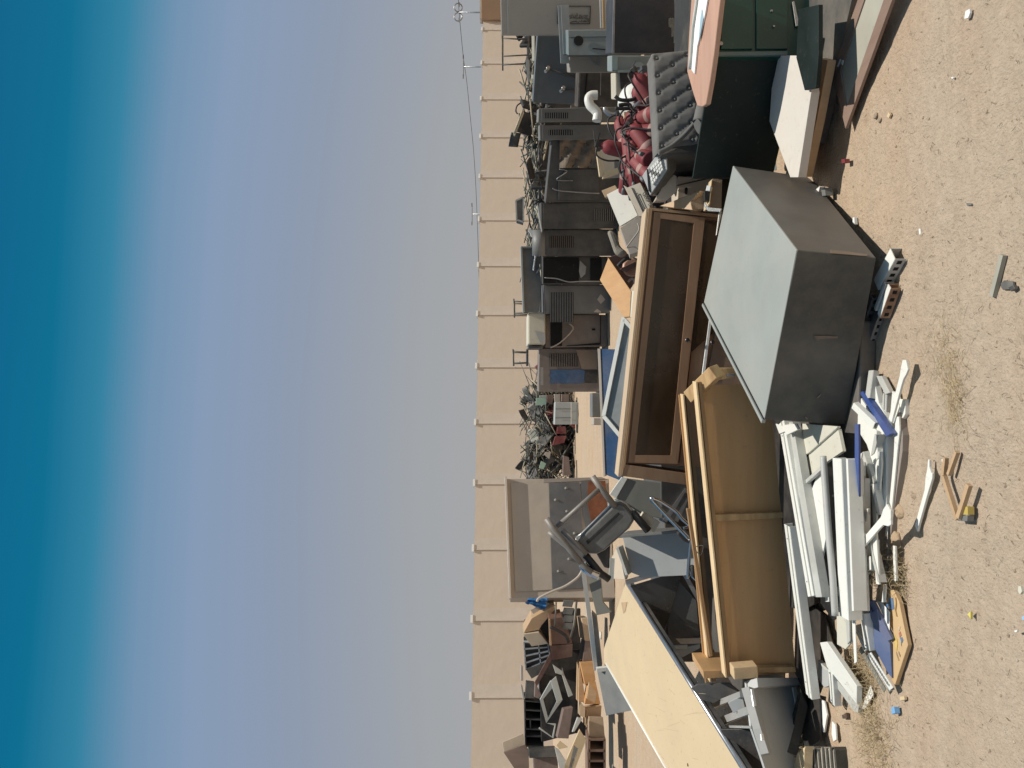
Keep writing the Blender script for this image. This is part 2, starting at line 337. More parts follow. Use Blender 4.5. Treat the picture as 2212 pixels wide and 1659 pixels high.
def gc(p, s): g = G(p); return (g.x, g.y, s)
tag(strands('dry_grass', [gc((2068, 825), .09), gc((2070, 870), .07), gc((2040, 760), .1)], 420, .09, straw, 1), 'flattened dry grass patch on the open sand', 'grass')
tag(strands('dry_weeds', [gc((1950, 1240), .05), gc((1915, 1235), .06), gc((1855, 1440), .07), gc((1875, 1470), .08), gc((1885, 1560), .12), gc((1900, 1620), .15)], 1900, .09, straw, 2, .035, .0014), 'tangled dry weeds beside the white trim heap', 'weeds')
tag(strands('twigs', [(x, 3.4 + .4 * math.sin(x * 3), .45) for x in np.linspace(-1.8, 1.6, 12)] + [(x, 2.7, .3) for x in np.linspace(-1.4, 1.2, 8)], 900, .03, twigm, 3, .006, .0011), 'short brown twigs scattered across the sand', 'twigs')

# ------------------------------------------------------------ boundary wall
wallp = mat('cream painted panel', (.63, .54, .44), .85, 0, .02, .8, .05, .05, (.62, .5, .38)); wallc = mat('pale grey concrete post', (.64, .565, .475), .85, 0, .06, 2, .06); capm = mat('white cap', (.85, .85, .82), .7, 0, .05, 3)
Z0 = 31.0; psi = math.atan(6099 / 3064 * 1.0)
u0 = (3060 - 2779) * .54216; x0 = (u0 - CU) / F * Z0
wdir = Vector((math.sin(psi), math.cos(psi), 0)); step = .0436 * Z0 / math.cos(psi); wn = Vector((wdir.y, -wdir.x, 0)); WH = 3.22
bw = thing('boundary_wall', 'long cream precast boundary wall with pale posts behind the whole yard', 'wall', Vector((x0, Z0, 0)))
pm = None; k0, k1 = -3, 14
def wpos(k): return Vector((x0, Z0, 0)) + wdir * (step * k)
proto = {}
for k in range(k0, k1):
    a0, a1 = wpos(k), wpos(k + 1)
    if 'p' not in proto:
        m = M(); m.prism([Vector((0, 0, 0)) + wdir * .02, wdir * (step - .02), wdir * (step - .02) + V(0, 0, WH), wdir * .02 + V(0, 0, WH)], -wn * .12)
        proto['p'] = m.build('wall_panel', wallp, None, loc=V(0, 0, 0)); proto['p'].parent = bw; proto['p'].location = a0 - bw.location
        m = M(); m.prism([V(0, 0, 0) - wdir * .02 + wn * .05, wdir * .50 + wn * .05, wdir * .50 + wn * .05 + V(0, 0, WH + .015), -wdir * .02 + wn * .05 + V(0, 0, WH + .015)], -wn * .2)
        proto['c'] = m.build('pilaster', wallc, None, loc=V(0, 0, 0)); proto['c'].parent = bw; proto['c'].location = a0 - bw.location
        m = M(); q = [-wdir * .10 + wn * .08, wdir * .22 + wn * .08, wdir * .22 - wn * .18, -wdir * .10 - wn * .18]; m.prism([p + V(0, 0, WH + .017) for p in q], V(0, 0, .10))
        proto['k'] = m.build('pilaster_cap', capm, None, loc=V(0, 0, 0)); proto['k'].parent = bw; proto['k'].location = a0 - bw.location
    else:
        for key in 'pck':
            c = proto[key].copy(); C.objects.link(c); c.parent = bw; c.location = a0 - bw.location
endp = wpos(k1)
rb = thing('gate_building', 'plain tan block building closing the far right end of the wall', 'building', wpos(13) + wn * 3)
m = M(); q0 = wpos(13.25); dd = (V(1, -.12, 0)).normalized(); tanm = mat('tan render', (.42, .29, .19), .9, 0, .05, 1, .1)
m.prism([q0 + wn * .2, q0 + wn * .2 + dd * 30, q0 + wn * .2 + dd * 30 + V(0, 0, 3.3), q0 + wn * .2 + V(0, 0, 3.3)], V(0, .6, 0)); m.build('wall', tanm, rb)
m = M(); m.prism([q0 + wn * .25 + V(0, -.05, 3.302), q0 + wn * .25 + dd * 30 + V(0, -.05, 3.302), q0 + wn * .25 + dd * 30 + V(0, -.05, 3.42), q0 + wn * .25 + V(0, -.05, 3.42)], V(0, .75, 0)); m.build('parapet', wallc, rb)

# masts and cable beyond the wall
def mast(p_top, Y, label, kind):
    top = P(p_top, Y); base = V(top.x, top.y, 0); t = thing('street_lamp', label, 'street lamp', base, 'lamp masts beyond the wall')
    m = M(); m.tube([base, top], .09, 8, .05); m.build('pole', steel, t)
    m = M()
    if kind == 2:
        for s in (-1, 1):
            ring = [top + V(s * .38 + .34 * math.cos(i * math.pi / 8), 0, .32 * math.sin(i * math.pi / 8) + .1) for i in range(17)]; m.tube(ring, .05, 5)
    else: m.beam(top + V(-.8, 0, 0), top + V(.8, 0, 0), .1, .06)
    m.build('lamp_arm', steel, t)
    m = M()
    for s in (-1, 1): m.box(top + V(s * (.62 if kind == 2 else .85), 0, .02), (.3, .2, .1))
    m.build('lamp_head', steel, t, kind=None)
mast(a_(1, 85, 135), 62, 'tallest lamp mast beyond the wall, at the far right', 2)
mast(a_(1, 130, 735), 66, 'mid height mast with short crossbar, second from the right beyond the wall', 1)
mast(a_(2, 225, 700), 70, 'shortest far lamp mast with wide crossbar, left of the others', 1)
for yy in (660, 668, 676):
    pass
m = M(); cb = [P(p, Y) for p, Y in ((a_(1, 75, -200), 60), (a_(1, 75, 40), 62), (a_(1, 95, 300), 63), (a_(1, 130, 650), 66), (a_(1, 165, 900), 67), (a_(1, 205, 1300), 68), (a_(2, 240, 0), 69), (a_(2, 265, 400), 70), (a_(2, 285, 900), 71), (a_(2, 300, 1400), 73))]
m.tube(bz(cb, 5), .022, 5); one('overhead_cable', 'thin overhead cable sagging from the lamp masts down behind the wall', 'cable', m, black_pl)

# ------------------------------------------------------------ far back row, right of the gap: old coolers and cabinets
def quad_box(par, name, q, plane, depth, mt, bevel=.006): return spart(name, par, q, plane, depth, mt, bevel)
def louvres(par, q, plane, n, mt, horiz=True, off=.012):
    """n slats across quad q (given as image points) as separate parts"""
    for i in range(n):
        t0 = (i + .15) / n; t1 = (i + .6) / n
        pts = [lerp_p(q[0], q[1], t0), lerp_p(q[0], q[1], t1), lerp_p(q[3], q[2], t1), lerp_p(q[3], q[2], t0)]
        spart('louvre_slat', par, pts, plane, .01, mt, off=off)
def lerp_p(a, b, t): return (a[0] + (b[0] - a[0]) * t, a[1] + (b[1] - a[1]) * t)
def inset(q, d):
    cx_ = sum(p[0] for p in q) / len(q); cy_ = sum(p[1] for p in q) / len(q); return [(p[0] + (cx_ - p[0]) * d, p[1] + (cy_ - p[1]) * d) for p in q]
def downto(plane, q2, zb=0):
    return None
def cooler(label, tl, tr, br_, bl_, Y, depth, mt, yaw=0, vent=None, nv=12, vm=None, holes=(), patches=(), cat='air cooler', name='air_cooler', panel=True, vfirst=0):
    """upright sheet metal box: four image corners of its front"""
    mid_p = lerp_p(bl_, br_, .5); yaw = yaw - math.degrees(math.atan((1659 - mid_p[1] - CU) / F)); pn = pl(mid_p, Y, yaw); q = [tl, tr, br_, bl_]; w3 = [pn(p) for p in q]
    zl = min(p.z for p in w3)
    base = V((w3[2].x + w3[3].x) / 2, (w3[2].y + w3[3].y) / 2, 0)
    t = thing(name, label, cat, base, 'old appliances and cabinets in the back row')
    w3b = [w3[0], w3[1], V(w3[2].x, w3[2].y, 0), V(w3[3].x, w3[3].y, 0)]
    m = M(); m.prism(w3b, -pn.n * depth); m.build('body', mt, t, bevel=.012)
    if panel:
        spart('front_panel', t, inset(q, .07), pn, .012, mt, .003, off=.012)
    if vent:
        spart('vent_recess', t, vent, pn, .006, hole_m, off=.016)
        louvres(t, vent, pn, nv, vm or mt, off=.026)
    for h in holes: spart(h[0], t, h[1], pn, .006, h[2], off=.02)
    return t, pn
def Q4(f, i, x0, y0, x1, y1, dx=0): return [f(i, x0, y1), f(i, x0, y0), f(i, x1 + dx, y0), f(i, x1 + dx, y1)]   # tl,tr,br,bl (upright)
def rect(f, i, x0, y0, x1, y1): return [f(i, x0, y0), f(i, x1, y0), f(i, x1, y1), f(i, x0, y1)]
# stamped locker, top right
tl, tr, br, bl = a_(1, 545, 388), a_(1, 535, -60), a_(1, 1640, -60), a_(1, 1640, 388)
t, pn = cooler('tall greige steel locker with a stamped factory plate, far right edge', tl, tr, br, bl, 10.2, .5, locker, 2, cat='locker', name='steel_locker', panel=False)
spart('door', t, [a_(1, 618, 384), a_(1, 612, -50), a_(1, 1640, -50), a_(1, 1640, 384)], pn, .012, locker, .003, off=.014)
fr = [(1165, 260), (1170, 68), (1528, 68), (1520, 260)]
q = [a_(1, x, y) for x, y in fr]
m = M(); w3 = [pn(p) + pn.n * .024 for p in q]
for i in range(4): m.beam(w3[i], w3[(i + 1) % 4], .006, .018, pn.n)
m.build('stamp_border', black_pl, t)
ex = (pn(a_(1, 1200, 70)) - pn(a_(1, 1200, 250))).normalized(); ey = V(0, 0, 1)
# writing reads along the upright of the real place; the lines hang below each other
def sh(s): return ''.join(chr(c) for c in s)
ar1 = sh([0xFEBD, 0xFE8E, 0xFEF3, 0xFEAE, 0xFEDF, 0xFE8D, 0x20, 0xFECA, 0xFEE8, 0xFEBC, 0xFEE3])
ar2 = sh([0xFEF2, 0xFEB3, 0xFEAD, 0xFEAA, 0xFEE4, 0xFEDF, 0xFE8D])
# the plate is mounted sideways on the locker: its lines run down the door
dn = V(0, 0, -1)
textmesh(ar1, 'stamp_text', black_pl, t, pn(a_(1, 1272, 182)) + pn.n * .026, dn, ex, .055, .003, width=.27)
textmesh('Saudi Modern Factory', 'stamp_text', black_pl, t, pn(a_(1, 1268, 206)) + pn.n * .026, dn, ex, .035, .003, width=.28)
textmesh(ar2, 'stamp_text', black_pl, t, pn(a_(1, 1285, 240)) + pn.n * .026, dn, ex, .055, .003, width=.27)
m = M(); pp = [pn(a_(1, x, y)) + pn.n * .026 for x, y in ((1196, 96), (1212, 96), (1212, 150), (1196, 150))]; m.prism(pp, pn.n * .004); m.build('stamp_mark', black_pl, t)
# ledge rail crossing it
m = M(); m.beam(P(a_(1, 1220, 60), 9.6), P(a_(1, 1252, 695), 9.6), .03, .12); m.beam(P(a_(1, 1245, 60), 9.57), P(a_(1, 1272, 600), 9.57), .02, .10)
one('steel_rail', 'long grey steel rail lying across the stamped locker', 'rail', m, mat('rail grey', (.2, .22, .22), .5, 0, .15, 5, .05, .2), bevel=.003)
# blue-grey sheet with round hole
pn = pl(a_(1, 1500, 450), 9.2, 0)
t = thing('metal_desk_panel', 'blue grey sheet metal desk side with one round hole', 'desk panel', V(pn(a_(1, 1500, 450)).x, 9.2, 0), None)
w3 = [pn(a_(1, 1285, 610)), pn(a_(1, 1280, 332)), pn(a_(1, 1765, 325)), pn(a_(1, 1765, 600))]
w3 = [w3[0], w3[1], V(w3[2].x, w3[2].y, .2), V(w3[3].x, w3[3].y, .2)]
m = M(); m.prism(w3, V(.17, .36, 0)); m.build('sheet', bluegrey, t, bevel=.006)
m = M(); m.lathe([(.058, 0), (.058, .012)], pn(a_(1, 1395, 457)) + pn.n * .014, Matrix((V(1, 0, 0), V(0, 0, 1), V(0, -1, 0))).transposed(), 16); m.build('cable_hole', hole_m, t)
spart('crease', t, qs(a_, 1, (1285, 402), (1760, 395), (1760, 405), (1285, 412)), pn, .01, bluegrey, .002, off=.012)
spart('slot', t, qs(a_, 1, (1550, 532), (1700, 545), (1700, 552), (1550, 538)), pn, .006, hole_m, off=.008)
# cream board ends above the mesh cabinet
for i, (x, mt_, lb) in enumerate(((1640, white_e, 'cream edged board standing upright, outermost beside the stamped locker'), (1668, pine, 'wooden edged board standing upright, second beside the stamped locker'), (1700, steel, 'grey steel edged board between two pale ones'), (1735, white_e, 'pale board nearest the perforated cabinet'))):
    m = M(); a0, a1 = P(a_(1, x, 300), 8.6 - i * .12), P(a_(1, x - 10, -80), 8.6 - i * .12)
    m.prism([a0, a1, a1 - V(0, 0, .11), a0 - V(0, 0, .11)], V(0, .03, 0)); one('board', lb, 'board', m, mt_, 'boards on edge by the stamped locker')
# perforated dark cabinet
pn = pl(a_(1, 1790, 300), 7.4, 3)
t, _ = cooler('dark perforated steel rack cabinet behind the wooden tabletop', a_(1, 1775, 585), a_(1, 1795, -60), b_(1, 690, -60), b_(1, 600, 585), 7.4, .6, mat('anthracite mesh steel', (.045, .047, .052), .5, .2, .15, 3, .05, .15), 3, cat='rack cabinet', name='rack_cabinet', panel=False)
pn = _
m = M(); m2 = M()
hp = []
for (x0_, y0_, x1_, y1_) in ((540, -60, 600, 205), (460, 205, 590, 300), (490, 300, 585, 400), (515, 400, 570, 480)):
    x = x0_
    while x < x1_:
        y = y0_ + (7 if int(x / 13) % 2 else 0)
        while y < y1_:
            hp.append((x, y)); y += 15
        x += 13
q_ = []; fs_ = []
for (x, y) in hp:
    c = pn(b_(1, x, y)) + pn.n * .003; o = len(q_); r_ = .0085
    for k in range(6): q_.append(c + V(r_ * math.cos(k * math.pi / 3), 0, r_ * math.sin(k * math.pi / 3)))
    fs_.append(tuple(range(o, o + 6)))
m.add(q_, fs_); pf = m.build('perforation', mat('pale behind mesh', (.3, .29, .24), .8, 0, .4, 30, 0), t, kind='stuff')
spart('edge_trim', t, qs(a_, 1, (1765, 590), (1790, 590), (1800, -50), (1780, -50)), pn, .02, steel, .002, off=.01)
# beige small box + brown/black carcass + hexagon box
t, pn = cooler('small taupe sheet metal box with peeling pale stripes, hung below the long rail', a_(1, 1300, 802), a_(1, 1290, 615), a_(1, 1640, 615), a_(1, 1640, 800), 9.6, .45, mat('putty enamel', (.26, .235, .2), .6, 0, .1, 3, .05, .2), cat='metal box', name='metal_box', panel=False,
    holes=[('peeled_strip', qs(a_, 1, (1520, 615), (1545, 690), (1630, 735), (1630, 720), (1560, 680), (1540, 615)), bluegrey), ('peeled_strip', qs(a_, 1, (1605, 615), (1618, 690), (1632, 700), (1628, 615)), bluegrey)])
t, pn = cooler('brown black carcass of a burnt cabinet with a vertical slot', a_(1, 1385, 1180), a_(1, 1400, 795), a_(1, 1790, 770), a_(1, 1790, 1180), 10.4, .5, mat('sooty brown', (.045, .038, .032), .7, 0, .3, 3, .1, .3), cat='cabinet', name='cabinet',
    holes=[('slot', qs(a_, 1, (1478, 810), (1498, 810), (1462, 1160), (1450, 1160)), hole_m), ('shelf_edge', qs(a_, 1, (1640, 620), (1650, 620), (1640, 1050), (1630, 1050)), steel)])
t, pn = cooler('light blue grey metal box with an oval badge', a_(1, 1760, 792), a_(1, 1760, 612), b_(1, 290, 612), b_(1, 290, 800), 8.8, .4, mat('pale blue enamel', (.25, .29, .285), .5, 0, .15, 4, .05, .2), cat='metal box', name='metal_box', panel=False,
    holes=[('side_trim', qs(a_, 1, (1765, 618), (1825, 618), (1825, 768), (1765, 768)), mat('pale aqua', (.33, .42, .40), .5, 0, .2, 5, .05)), ('bottom_trim', qs(a_, 1, (1830, 770), (2190, 768), (2190, 795), (1830, 798)), mat('pale aqua', (.33, .42, .40)))])
hx = a_(1, 2058, 712); m = M(); hq = [pn((hx[0] + 10.5 * math.cos(k * math.pi / 3), hx[1] + 6.5 * math.sin(k * math.pi / 3))) + pn.n * .012 for k in range(6)]; m.prism(hq, -pn.n * .01); m.build('badge', mat('badge', (.36, .42, .42), .4), t)
t, pn = cooler('black fronted oven with cream surround behind the fire extinguishers', a_(1, 1805, 1100), a_(1, 1800, 800), b_(1, 290, 800), b_(1, 290, 1100), 8.9, .4, mat('cream enamel', (.55, .5, .4), .5, 0, .08, 3, .05, .2), cat='oven', name='oven', panel=False,
    holes=[('door', qs(a_, 1, (1845, 802), (2260, 802), (2260, 975), (1860, 985)), black_pl), ('handle', qs(a_, 1, (1975, 890), (2040, 892), (2040, 898), (1975, 896)), steel)])
# slate panel with two hooks
pn = pl(a_(1, 1200, 750), 11.2, -24)
w3 = [pn(a_(1, 892, 1130)), pn(a_(1, 945, 392)), V(*pn(a_(1, 1600, 392))), V(*pn(a_(1, 1520, 1175)))]
t = thing('steel_cabinet', 'slate blue steel cabinet back with two bent hooks', 'cabinet', V(w3[0].x * .5 + w3[1].x * .5, 11.2, 0), 'old appliances and cabinets in the back row')
m = M(); m.prism([w3[0], w3[1], V(w3[2].x, w3[2].y, .0), V(w3[3].x, w3[3].y, 0)], V(.2, .42, 0)); m.build('body', slate, t, bevel=.01)
spart('rim', t, qs(a_, 1, (895, 1130), (945, 392), (975, 392), (925, 1130)), pn, .012, slate, .002, off=.01)
for (x0_, y0_, x1_, y1_) in ((1055, 768, 1372, 852), (1222, 985, 1350, 1000)):
    m = M(); m.tube([pn(a_(1, x1_, y1_)) + pn.n * .02, pn(a_(1, x0_ + 30, y0_)) + pn.n * .05], .012, 6); h = m.build('hook_rod', black_old, t)
    m = M(); c0 = a_(1, x0_, y0_); m.tube([pn(c0) + pn.n * .05, pn((c0[0] + 1, c0[1] - 6)) + pn.n * .09], .028, 8); m.tube([pn(c0) + pn.n * .05, pn((c0[0] - 6, c0[1] + 4)) + pn.n * .09], .022, 8); m.build('hook_tip', steel, t)
dk = mat('grey brown cooler enamel', (.20, .195, .18), .55, 0, .14, 3, .05, .5, (.22, .19, .15)); dk2 = mat('worn grey cooler enamel', (.16, .16, .15), .55, 0, .3, 4, .08, .55, (.24, .2, .16))
cooler('grey air cooler with one dark louvre block, right of the peeling one', a_(1, 950, 1345), a_(1, 955, 1195), a_(1, 1895, 1175), a_(1, 1895, 1335), 12.2, .6, dk, 2, vent=rect(a_, 1, 1015, 1240, 1280, 1305), nv=11, panel=True)
cooler('grey air cooler with dusty scraped front and faint louvres', a_(1, 970, 1545), a_(1, 965, 1375), a_(1, 1885, 1365), a_(1, 1860, 1530), 12.5, .6, dk2, 2, vent=rect(a_, 1, 1065, 1430, 1330, 1490), nv=11)
t, pn = cooler('opened black cooler shell stuffed with torn cardboard', a_(2, 1030, 570), a_(1, 1100, 1545), a_(1, 1640, 1535), a_(2, 1640, 570), 12.9, .5, black_old, 0, panel=False)
m = M(); cq = [pn(p) + pn.n * .02 for p in (a_(1, 1185, 1535), a_(1, 1615, 1540), a_(2, 1590, 195), a_(2, 1185, 190))]
gv = []; gf = []; n_ = 14
for i in range(n_ + 1):
    for j in range(n_ + 1): gv.append(bil(cq, i / n_, j / n_) + pn.n * (.05 * rnd.random() + .04 * math.sin(i * 1.1 + j * .4)))
for i in range(n_):
    for j in range(n_): gf.append((i * (n_ + 1) + j, (i + 1) * (n_ + 1) + j, (i + 1) * (n_ + 1) + j + 1, i * (n_ + 1) + j + 1))
m.add(gv, gf); m.sm = True; o = m.build('torn_cardboard', mat('grey brown card', (.22, .175, .13), .9, 0, .35, 5, .4), t)
spart('loose_panel', t, qs(a_, 2, (1175, 330), (1260, 210), (1610, 205), (1625, 550), (1175, 540)), pn, .02, black_old, .003, off=.05)
m = M(); m.tube(bz([pn(a_(2, x, y)) + pn.n * .1 for x, y in ((1180, 205), (1265, 230), (1150, 320), (1330, 330))], 5), .008, 5); m.build('bent_wire', steel, t)
m = M(); m.tube(bz([pn(a_(2, x, y)) + pn.n * .1 for x, y in ((1105, 415), (1180, 440), (1420, 460), (1620, 470))], 5), .012, 5); m.build('hose', steel, t)
cooler('black air cooler with pale louvres low at its foot', a_(2, 985, 862), a_(2, 980, 575), a_(2, 1740, 560), a_(2, 1840, 862), 13.2, .6, black_old, 0, vent=rect(a_, 2, 1560, 640, 1790, 775), nv=11, vm=mat('louvre grey', (.16, .155, .14), .5))
t, pn = cooler('black air cooler with rusty louvres and a grey rounded lid', a_(2, 1005, 1165), a_(2, 1000, 866), a_(2, 1840, 866), a_(2, 1850, 1160), 13.5, .6, black_old, 0, vent=rect(a_, 2, 1075, 940, 1340, 1070), nv=12, vm=mat('louvre brown', (.11, .085, .065), .6))
m = M(); r0, r1 = pn(a_(2, 975, 1160)), pn(a_(2, 975, 872)); m.tube([r0 - pn.n * .1, r1 - pn.n * .1], .14, 14); m.build('rounded_lid', grey_mid, t)
t, pn = cooler('empty black cooler shell with two open bays', a_(2, 1000, 1475), a_(2, 1000, 1168), a_(2, 1850, 1168), a_(2, 1700, 1475), 13.9, .6, black_old, 0, panel=False,
    holes=[('open_bay', rect(a_, 2, 1010, 1180, 1400, 1460), hole_m), ('open_bay', rect(a_, 2, 1525, 1185, 1650, 1430), hole_m), ('loose_label', qs(a_, 2, (1410, 1210), (1480, 1280), (1470, 1360), (1420, 1405), (1400, 1330)), mat('label grey', (.32, .32, .3), .7))])
m = M(); m.tube(bz([pn(a_(2, x, y)) + pn.n * .1 for x, y in ((1020, 1400), (1150, 1410), (1280, 1445), (1430, 1440), (1640, 1440))], 5), .012, 5); m.build('hose', steel, t)
t, pn = cooler('mid grey air cooler with worn louvres and flaking stickers', a_(3, 1008, 142), a_(2, 1005, 1478), a_(2, 1850, 1478), a_(3, 1850, 135), 14.2, .6, mat('worn mid grey', (.14, .142, .138), .55, 0, .2, 4, .05, .4, (.24, .21, .18)), 0, vent=rect(a_, 2, 1080, 1560, 1340, 1640 + 250), nv=14,
    holes=[('sticker', qs(a_, 2, (1600, 1640), (1640, 1580), (1690, 1640), (1640, 1690)), taupe), ('sticker', qs(a_, 3, (1560, 120), (1600, 85), (1640, 110), (1640, 128)), taupe)])
t, pn = cooler('brown grey cabinet with a dark square window and bent rod', a_(3, 1030, 512), a_(3, 1030, 150), a_(3, 1850, 150), a_(3, 1820, 500), 14.6, .6, mat('brown grey enamel', (.155, .128, .112), .6, 0, .12, 2.5, .06, .3), 0, panel=False, cat='cabinet', name='cabinet',
    holes=[('window', rect(a_, 3, 1088, 150, 1215, 492), hole_m), ('lock_hole', rect(a_, 3, 1545, 300, 1580, 322), hole_m), ('seam', qs(a_, 3, (1635, 155), (1642, 155), (1640, 480), (1633, 480)), hole_m), ('gap', qs(a_, 3, (1265, 488), (1630, 458), (1630, 482), (1265, 494)), hole_m)])
m = M(); m.tube(bz([pn(a_(3, x, y)) + pn.n * .1 for x, y in ((1080, 512), (1190, 455), (1330, 310), (1290, 250))], 3), .014, 6); m.build('bent_rod', taupe, t)
for k, (x0_, x1_, h_, lb) in enumerate(((.7, 2.2, 1.22, 'left'), (2.25, 3.7, 1.18, 'middle'), (3.75, 5.2, 1.25, 'right'), (5.25, 7.4, 1.2, 'rightmost'))):
    m = M(); m.box(V((x0_ + x1_) / 2, 16.05, h_ / 2), (x1_ - x0_, .5, h_)); one('dark_backing', lb + ' black cabinet carcass standing behind the cooler row', 'cabinet', m, black_pl, 'black carcasses behind the coolers', .01)  # boxes added so the gaps between the coolers look dark
# white cased window air conditioner on top
pn = pl(a_(3, 900, 300), 14.4, 0); q3 = [pn(p) for p in qs(a_, 3, (838, 478), (838, 122), (1032, 122), (1032, 478))]
t = thing('air_conditioner', 'cream cased window air conditioner lying on the brown grey cabinet', 'air conditioner', q3[2] * .5 + q3[3] * .5)
acm = mat('cream ac casing', (.62, .58, .46), .5, 0, .05, 3, .04, .1); m = M(); m.prism(q3, V(0, .95, 0)); m.build('casing', acm, t, bevel=.03)
m = M(); m.prism([q3[0] - V(.02, -.04, .02), q3[0] + V(-.02, .9, -.02), q3[3] + V(-.02, .9, .04), q3[3] + V(-.02, .04, .04)], V(-.04, 0, 0)); m.build('end_grille', grey_dk, t)
spart('torn_flap', t, qs(a_, 3, (915, 325), (980, 345), (1025, 345), (1030, 460), (980, 470)), pn, .02, mat('torn flap', (.4, .4, .38), .6), off=.03)
# dark lid slab on top of the row
t = thing('open_cabinet', 'long dark shallow cabinet lying open on top of the coolers', 'cabinet', P(a_(2, 900, 1300), 15))
pn = pl(a_(2, 900, 1300), 14.3, 0, 0)
spart('back_panel', t, qs(a_, 2, (770, 1080), (945, 1080), (990, 1500), (960, 1650 + 130), (790, 1650 + 130)), pn, .05, grey_mid, .004)
for q in (((755, 1075), (775, 1085), (800, 1780), (780, 1785)), ((760, 1068), (950, 1068), (950, 1082), (765, 1082))): spart('rim', t, qs(a_, 2, *q), pn, .25, mat('pale rim', (.33, .35, .33), .5, 0, .1, 4, .05, .1), .003, off=.14)
m = M(); m.tube([pn(a_(2, 935, 1090)) + pn.n * .1, pn(a_(2, 890, 1330)) + pn.n * .1], .03, 6); m.tube([pn(a_(2, 985, 1280)) + pn.n * .1, pn(a_(2, 930, 1360)) + pn.n * .1], .02, 6); m.build('loose_rod', steel, t)
# cooler with blue peeling side
t, pn = cooler('air cooler with faint louvres and flaking blue paint, left end of the row', a_(3, 955, 1000), a_(3, 965, 522), a_(3, 1612, 522), a_(3, 1612, 998), 15.2, .7, mat('mauve grey enamel', (.2, .17, .152), .6, 0, .15, 3, .05, .3), 0, panel=False,
    vent=rect(a_, 3, 1080, 580, 1390, 720), nv=16, vm=mat('mauve grey enamel', (.2, .17, .152)),
    holes=[('blue_panel', qs(a_, 3, (1075, 755), (1095, 790), (1072, 815), (1098, 850), (1075, 905), (1455, 905), (1465, 760), (1400, 752)), mat('flaking blue paint', (.05, .11, .22), .7, 0, .35, 6, .2, .5, (.22, .19, .17))), ('bare_patch', qs(a_, 3, (1365, 535), (1600, 535), (1600, 750), (1430, 750), (1400, 640)), mat('bare tan', (.36, .27, .2), .7, 0, .1, 3)),
           ('vent_square', rect(a_, 3, 1465, 760, 1605, 900), mat('sooty grille', (.06, .055, .05), .8, 0, .4, 20, .3)), ('top_cap', rect(a_, 3, 975, 725, 1008, 925), locker)])
# blue board behind glass cabinet and the low grey bin
bp1 = pl3(G(a_(3, 1625, 530), .62), G(a_(3, 1690, 1659), .62), G(a_(4, 1700, 60), .5))
t = thing('tabletop', 'big blue painted tabletop with pale rim, tipped up behind the glass cabinet', 'tabletop', G((1330, 850), .3))
pn = pl((1310, 850), 8.6, 0, 25)
spart('board', t, [a_(3, 1640, 525), a_(3, 1690, 1659), a_(4, 1690, 250), (1345, 1040), (1345, 740), (1345, 755)], pn, .03, blue_bd, .003)
spart('rim', t, [a_(3, 1608, 522), a_(3, 1640, 525), a_(4, 1695, 270), a_(4, 1672, 270)], pn, .05, taupe, .003, off=.01)
t, pn = cooler('small low grey cabinet on the sand behind the blue tabletop', a_(3, 1545, 1278), a_(3, 1545, 1010), a_(3, 1660, 1010), a_(3, 1660, 1280), 11.5, .3, grey_mid, 0, cat='cabinet', name='cabinet', panel=False)
t, pn = cooler('small brown metal bin beside the low grey cabinet', a_(3, 1560, 1365), a_(3, 1560, 1285), a_(3, 1650, 1285), a_(3, 1650, 1365), 11.3, .25, taupe, 0, cat='bin', name='metal_bin', panel=False)

# ------------------------------------------------------------ chairs, built once per kind and copied
def school_chair(seat_m, fr_m, label, group, name='chair'):
    t = thing(name, label, 'chair', V(0, 0, 0), group)
    m = M()
    n = 7; gv = []; gf = []
    for i in range(n + 1):
        for j in range(n + 1):
            x = -.2 + .4 * i / n; y = -.2 + .4 * j / n; e = max(abs(x), abs(y)) > .15
            rx = 1 - .12 * (abs(y) > .16); gv.append(V(x * rx, y, .44 + .9 * y * y * .4 - .0 + .02 * (x / .2) ** 2))
    for i in range(n):
        for j in range(n): a = i * (n + 1) + j; gf.append((a, a + n + 1, a + n + 2, a + 1))
    m.add(gv, gf); m.sm = True; o = m.build('seat', seat_m, t); s = o.modifiers.new('s', 'SOLIDIFY'); s.thickness = .018
    m = M(); gv = []; gf = []
    for i in range(n + 1):
        for j in range(4):
            x = -.2 + .4 * i / n; gv.append(V(x, .2 + .02 * j + .0 - .5 * (x * x) + .03, .62 + .065 * j))
    for i in range(n):
        for j in range(3): a = i * 4 + j; gf.append((a, a + 1, a + 5, a + 4))
    m.add(gv, gf); m.sm = True; o = m.build('backrest', seat_m, t); s = o.modifiers.new('s', 'SOLIDIFY'); s.thickness = .016
    for sx_ in (-1, 1):
        m = M(); m.tube([V(.19 * sx_, -.2, 0), V(.17 * sx_, -.17, .42), V(.17 * sx_, .16, .43), V(.18 * sx_, .22, .82)], .011, 6); m.build('side_frame', fr_m, t)
        m = M(); m.tube([V(.2 * sx_, .24, 0), V(.17 * sx_, .1, .42)], .011, 6); m.build('leg', fr_m, t)
    m = M(); m.tube([V(-.185, -.19, .12), V(.185, -.19, .12)], .009, 6); m.build('stretcher', fr_m, t)
    m = M(); m.tube([V(-.19, .21, .1), V(.19, .21, .1)], .009, 6); m.build('stretcher', fr_m, t)
    return t
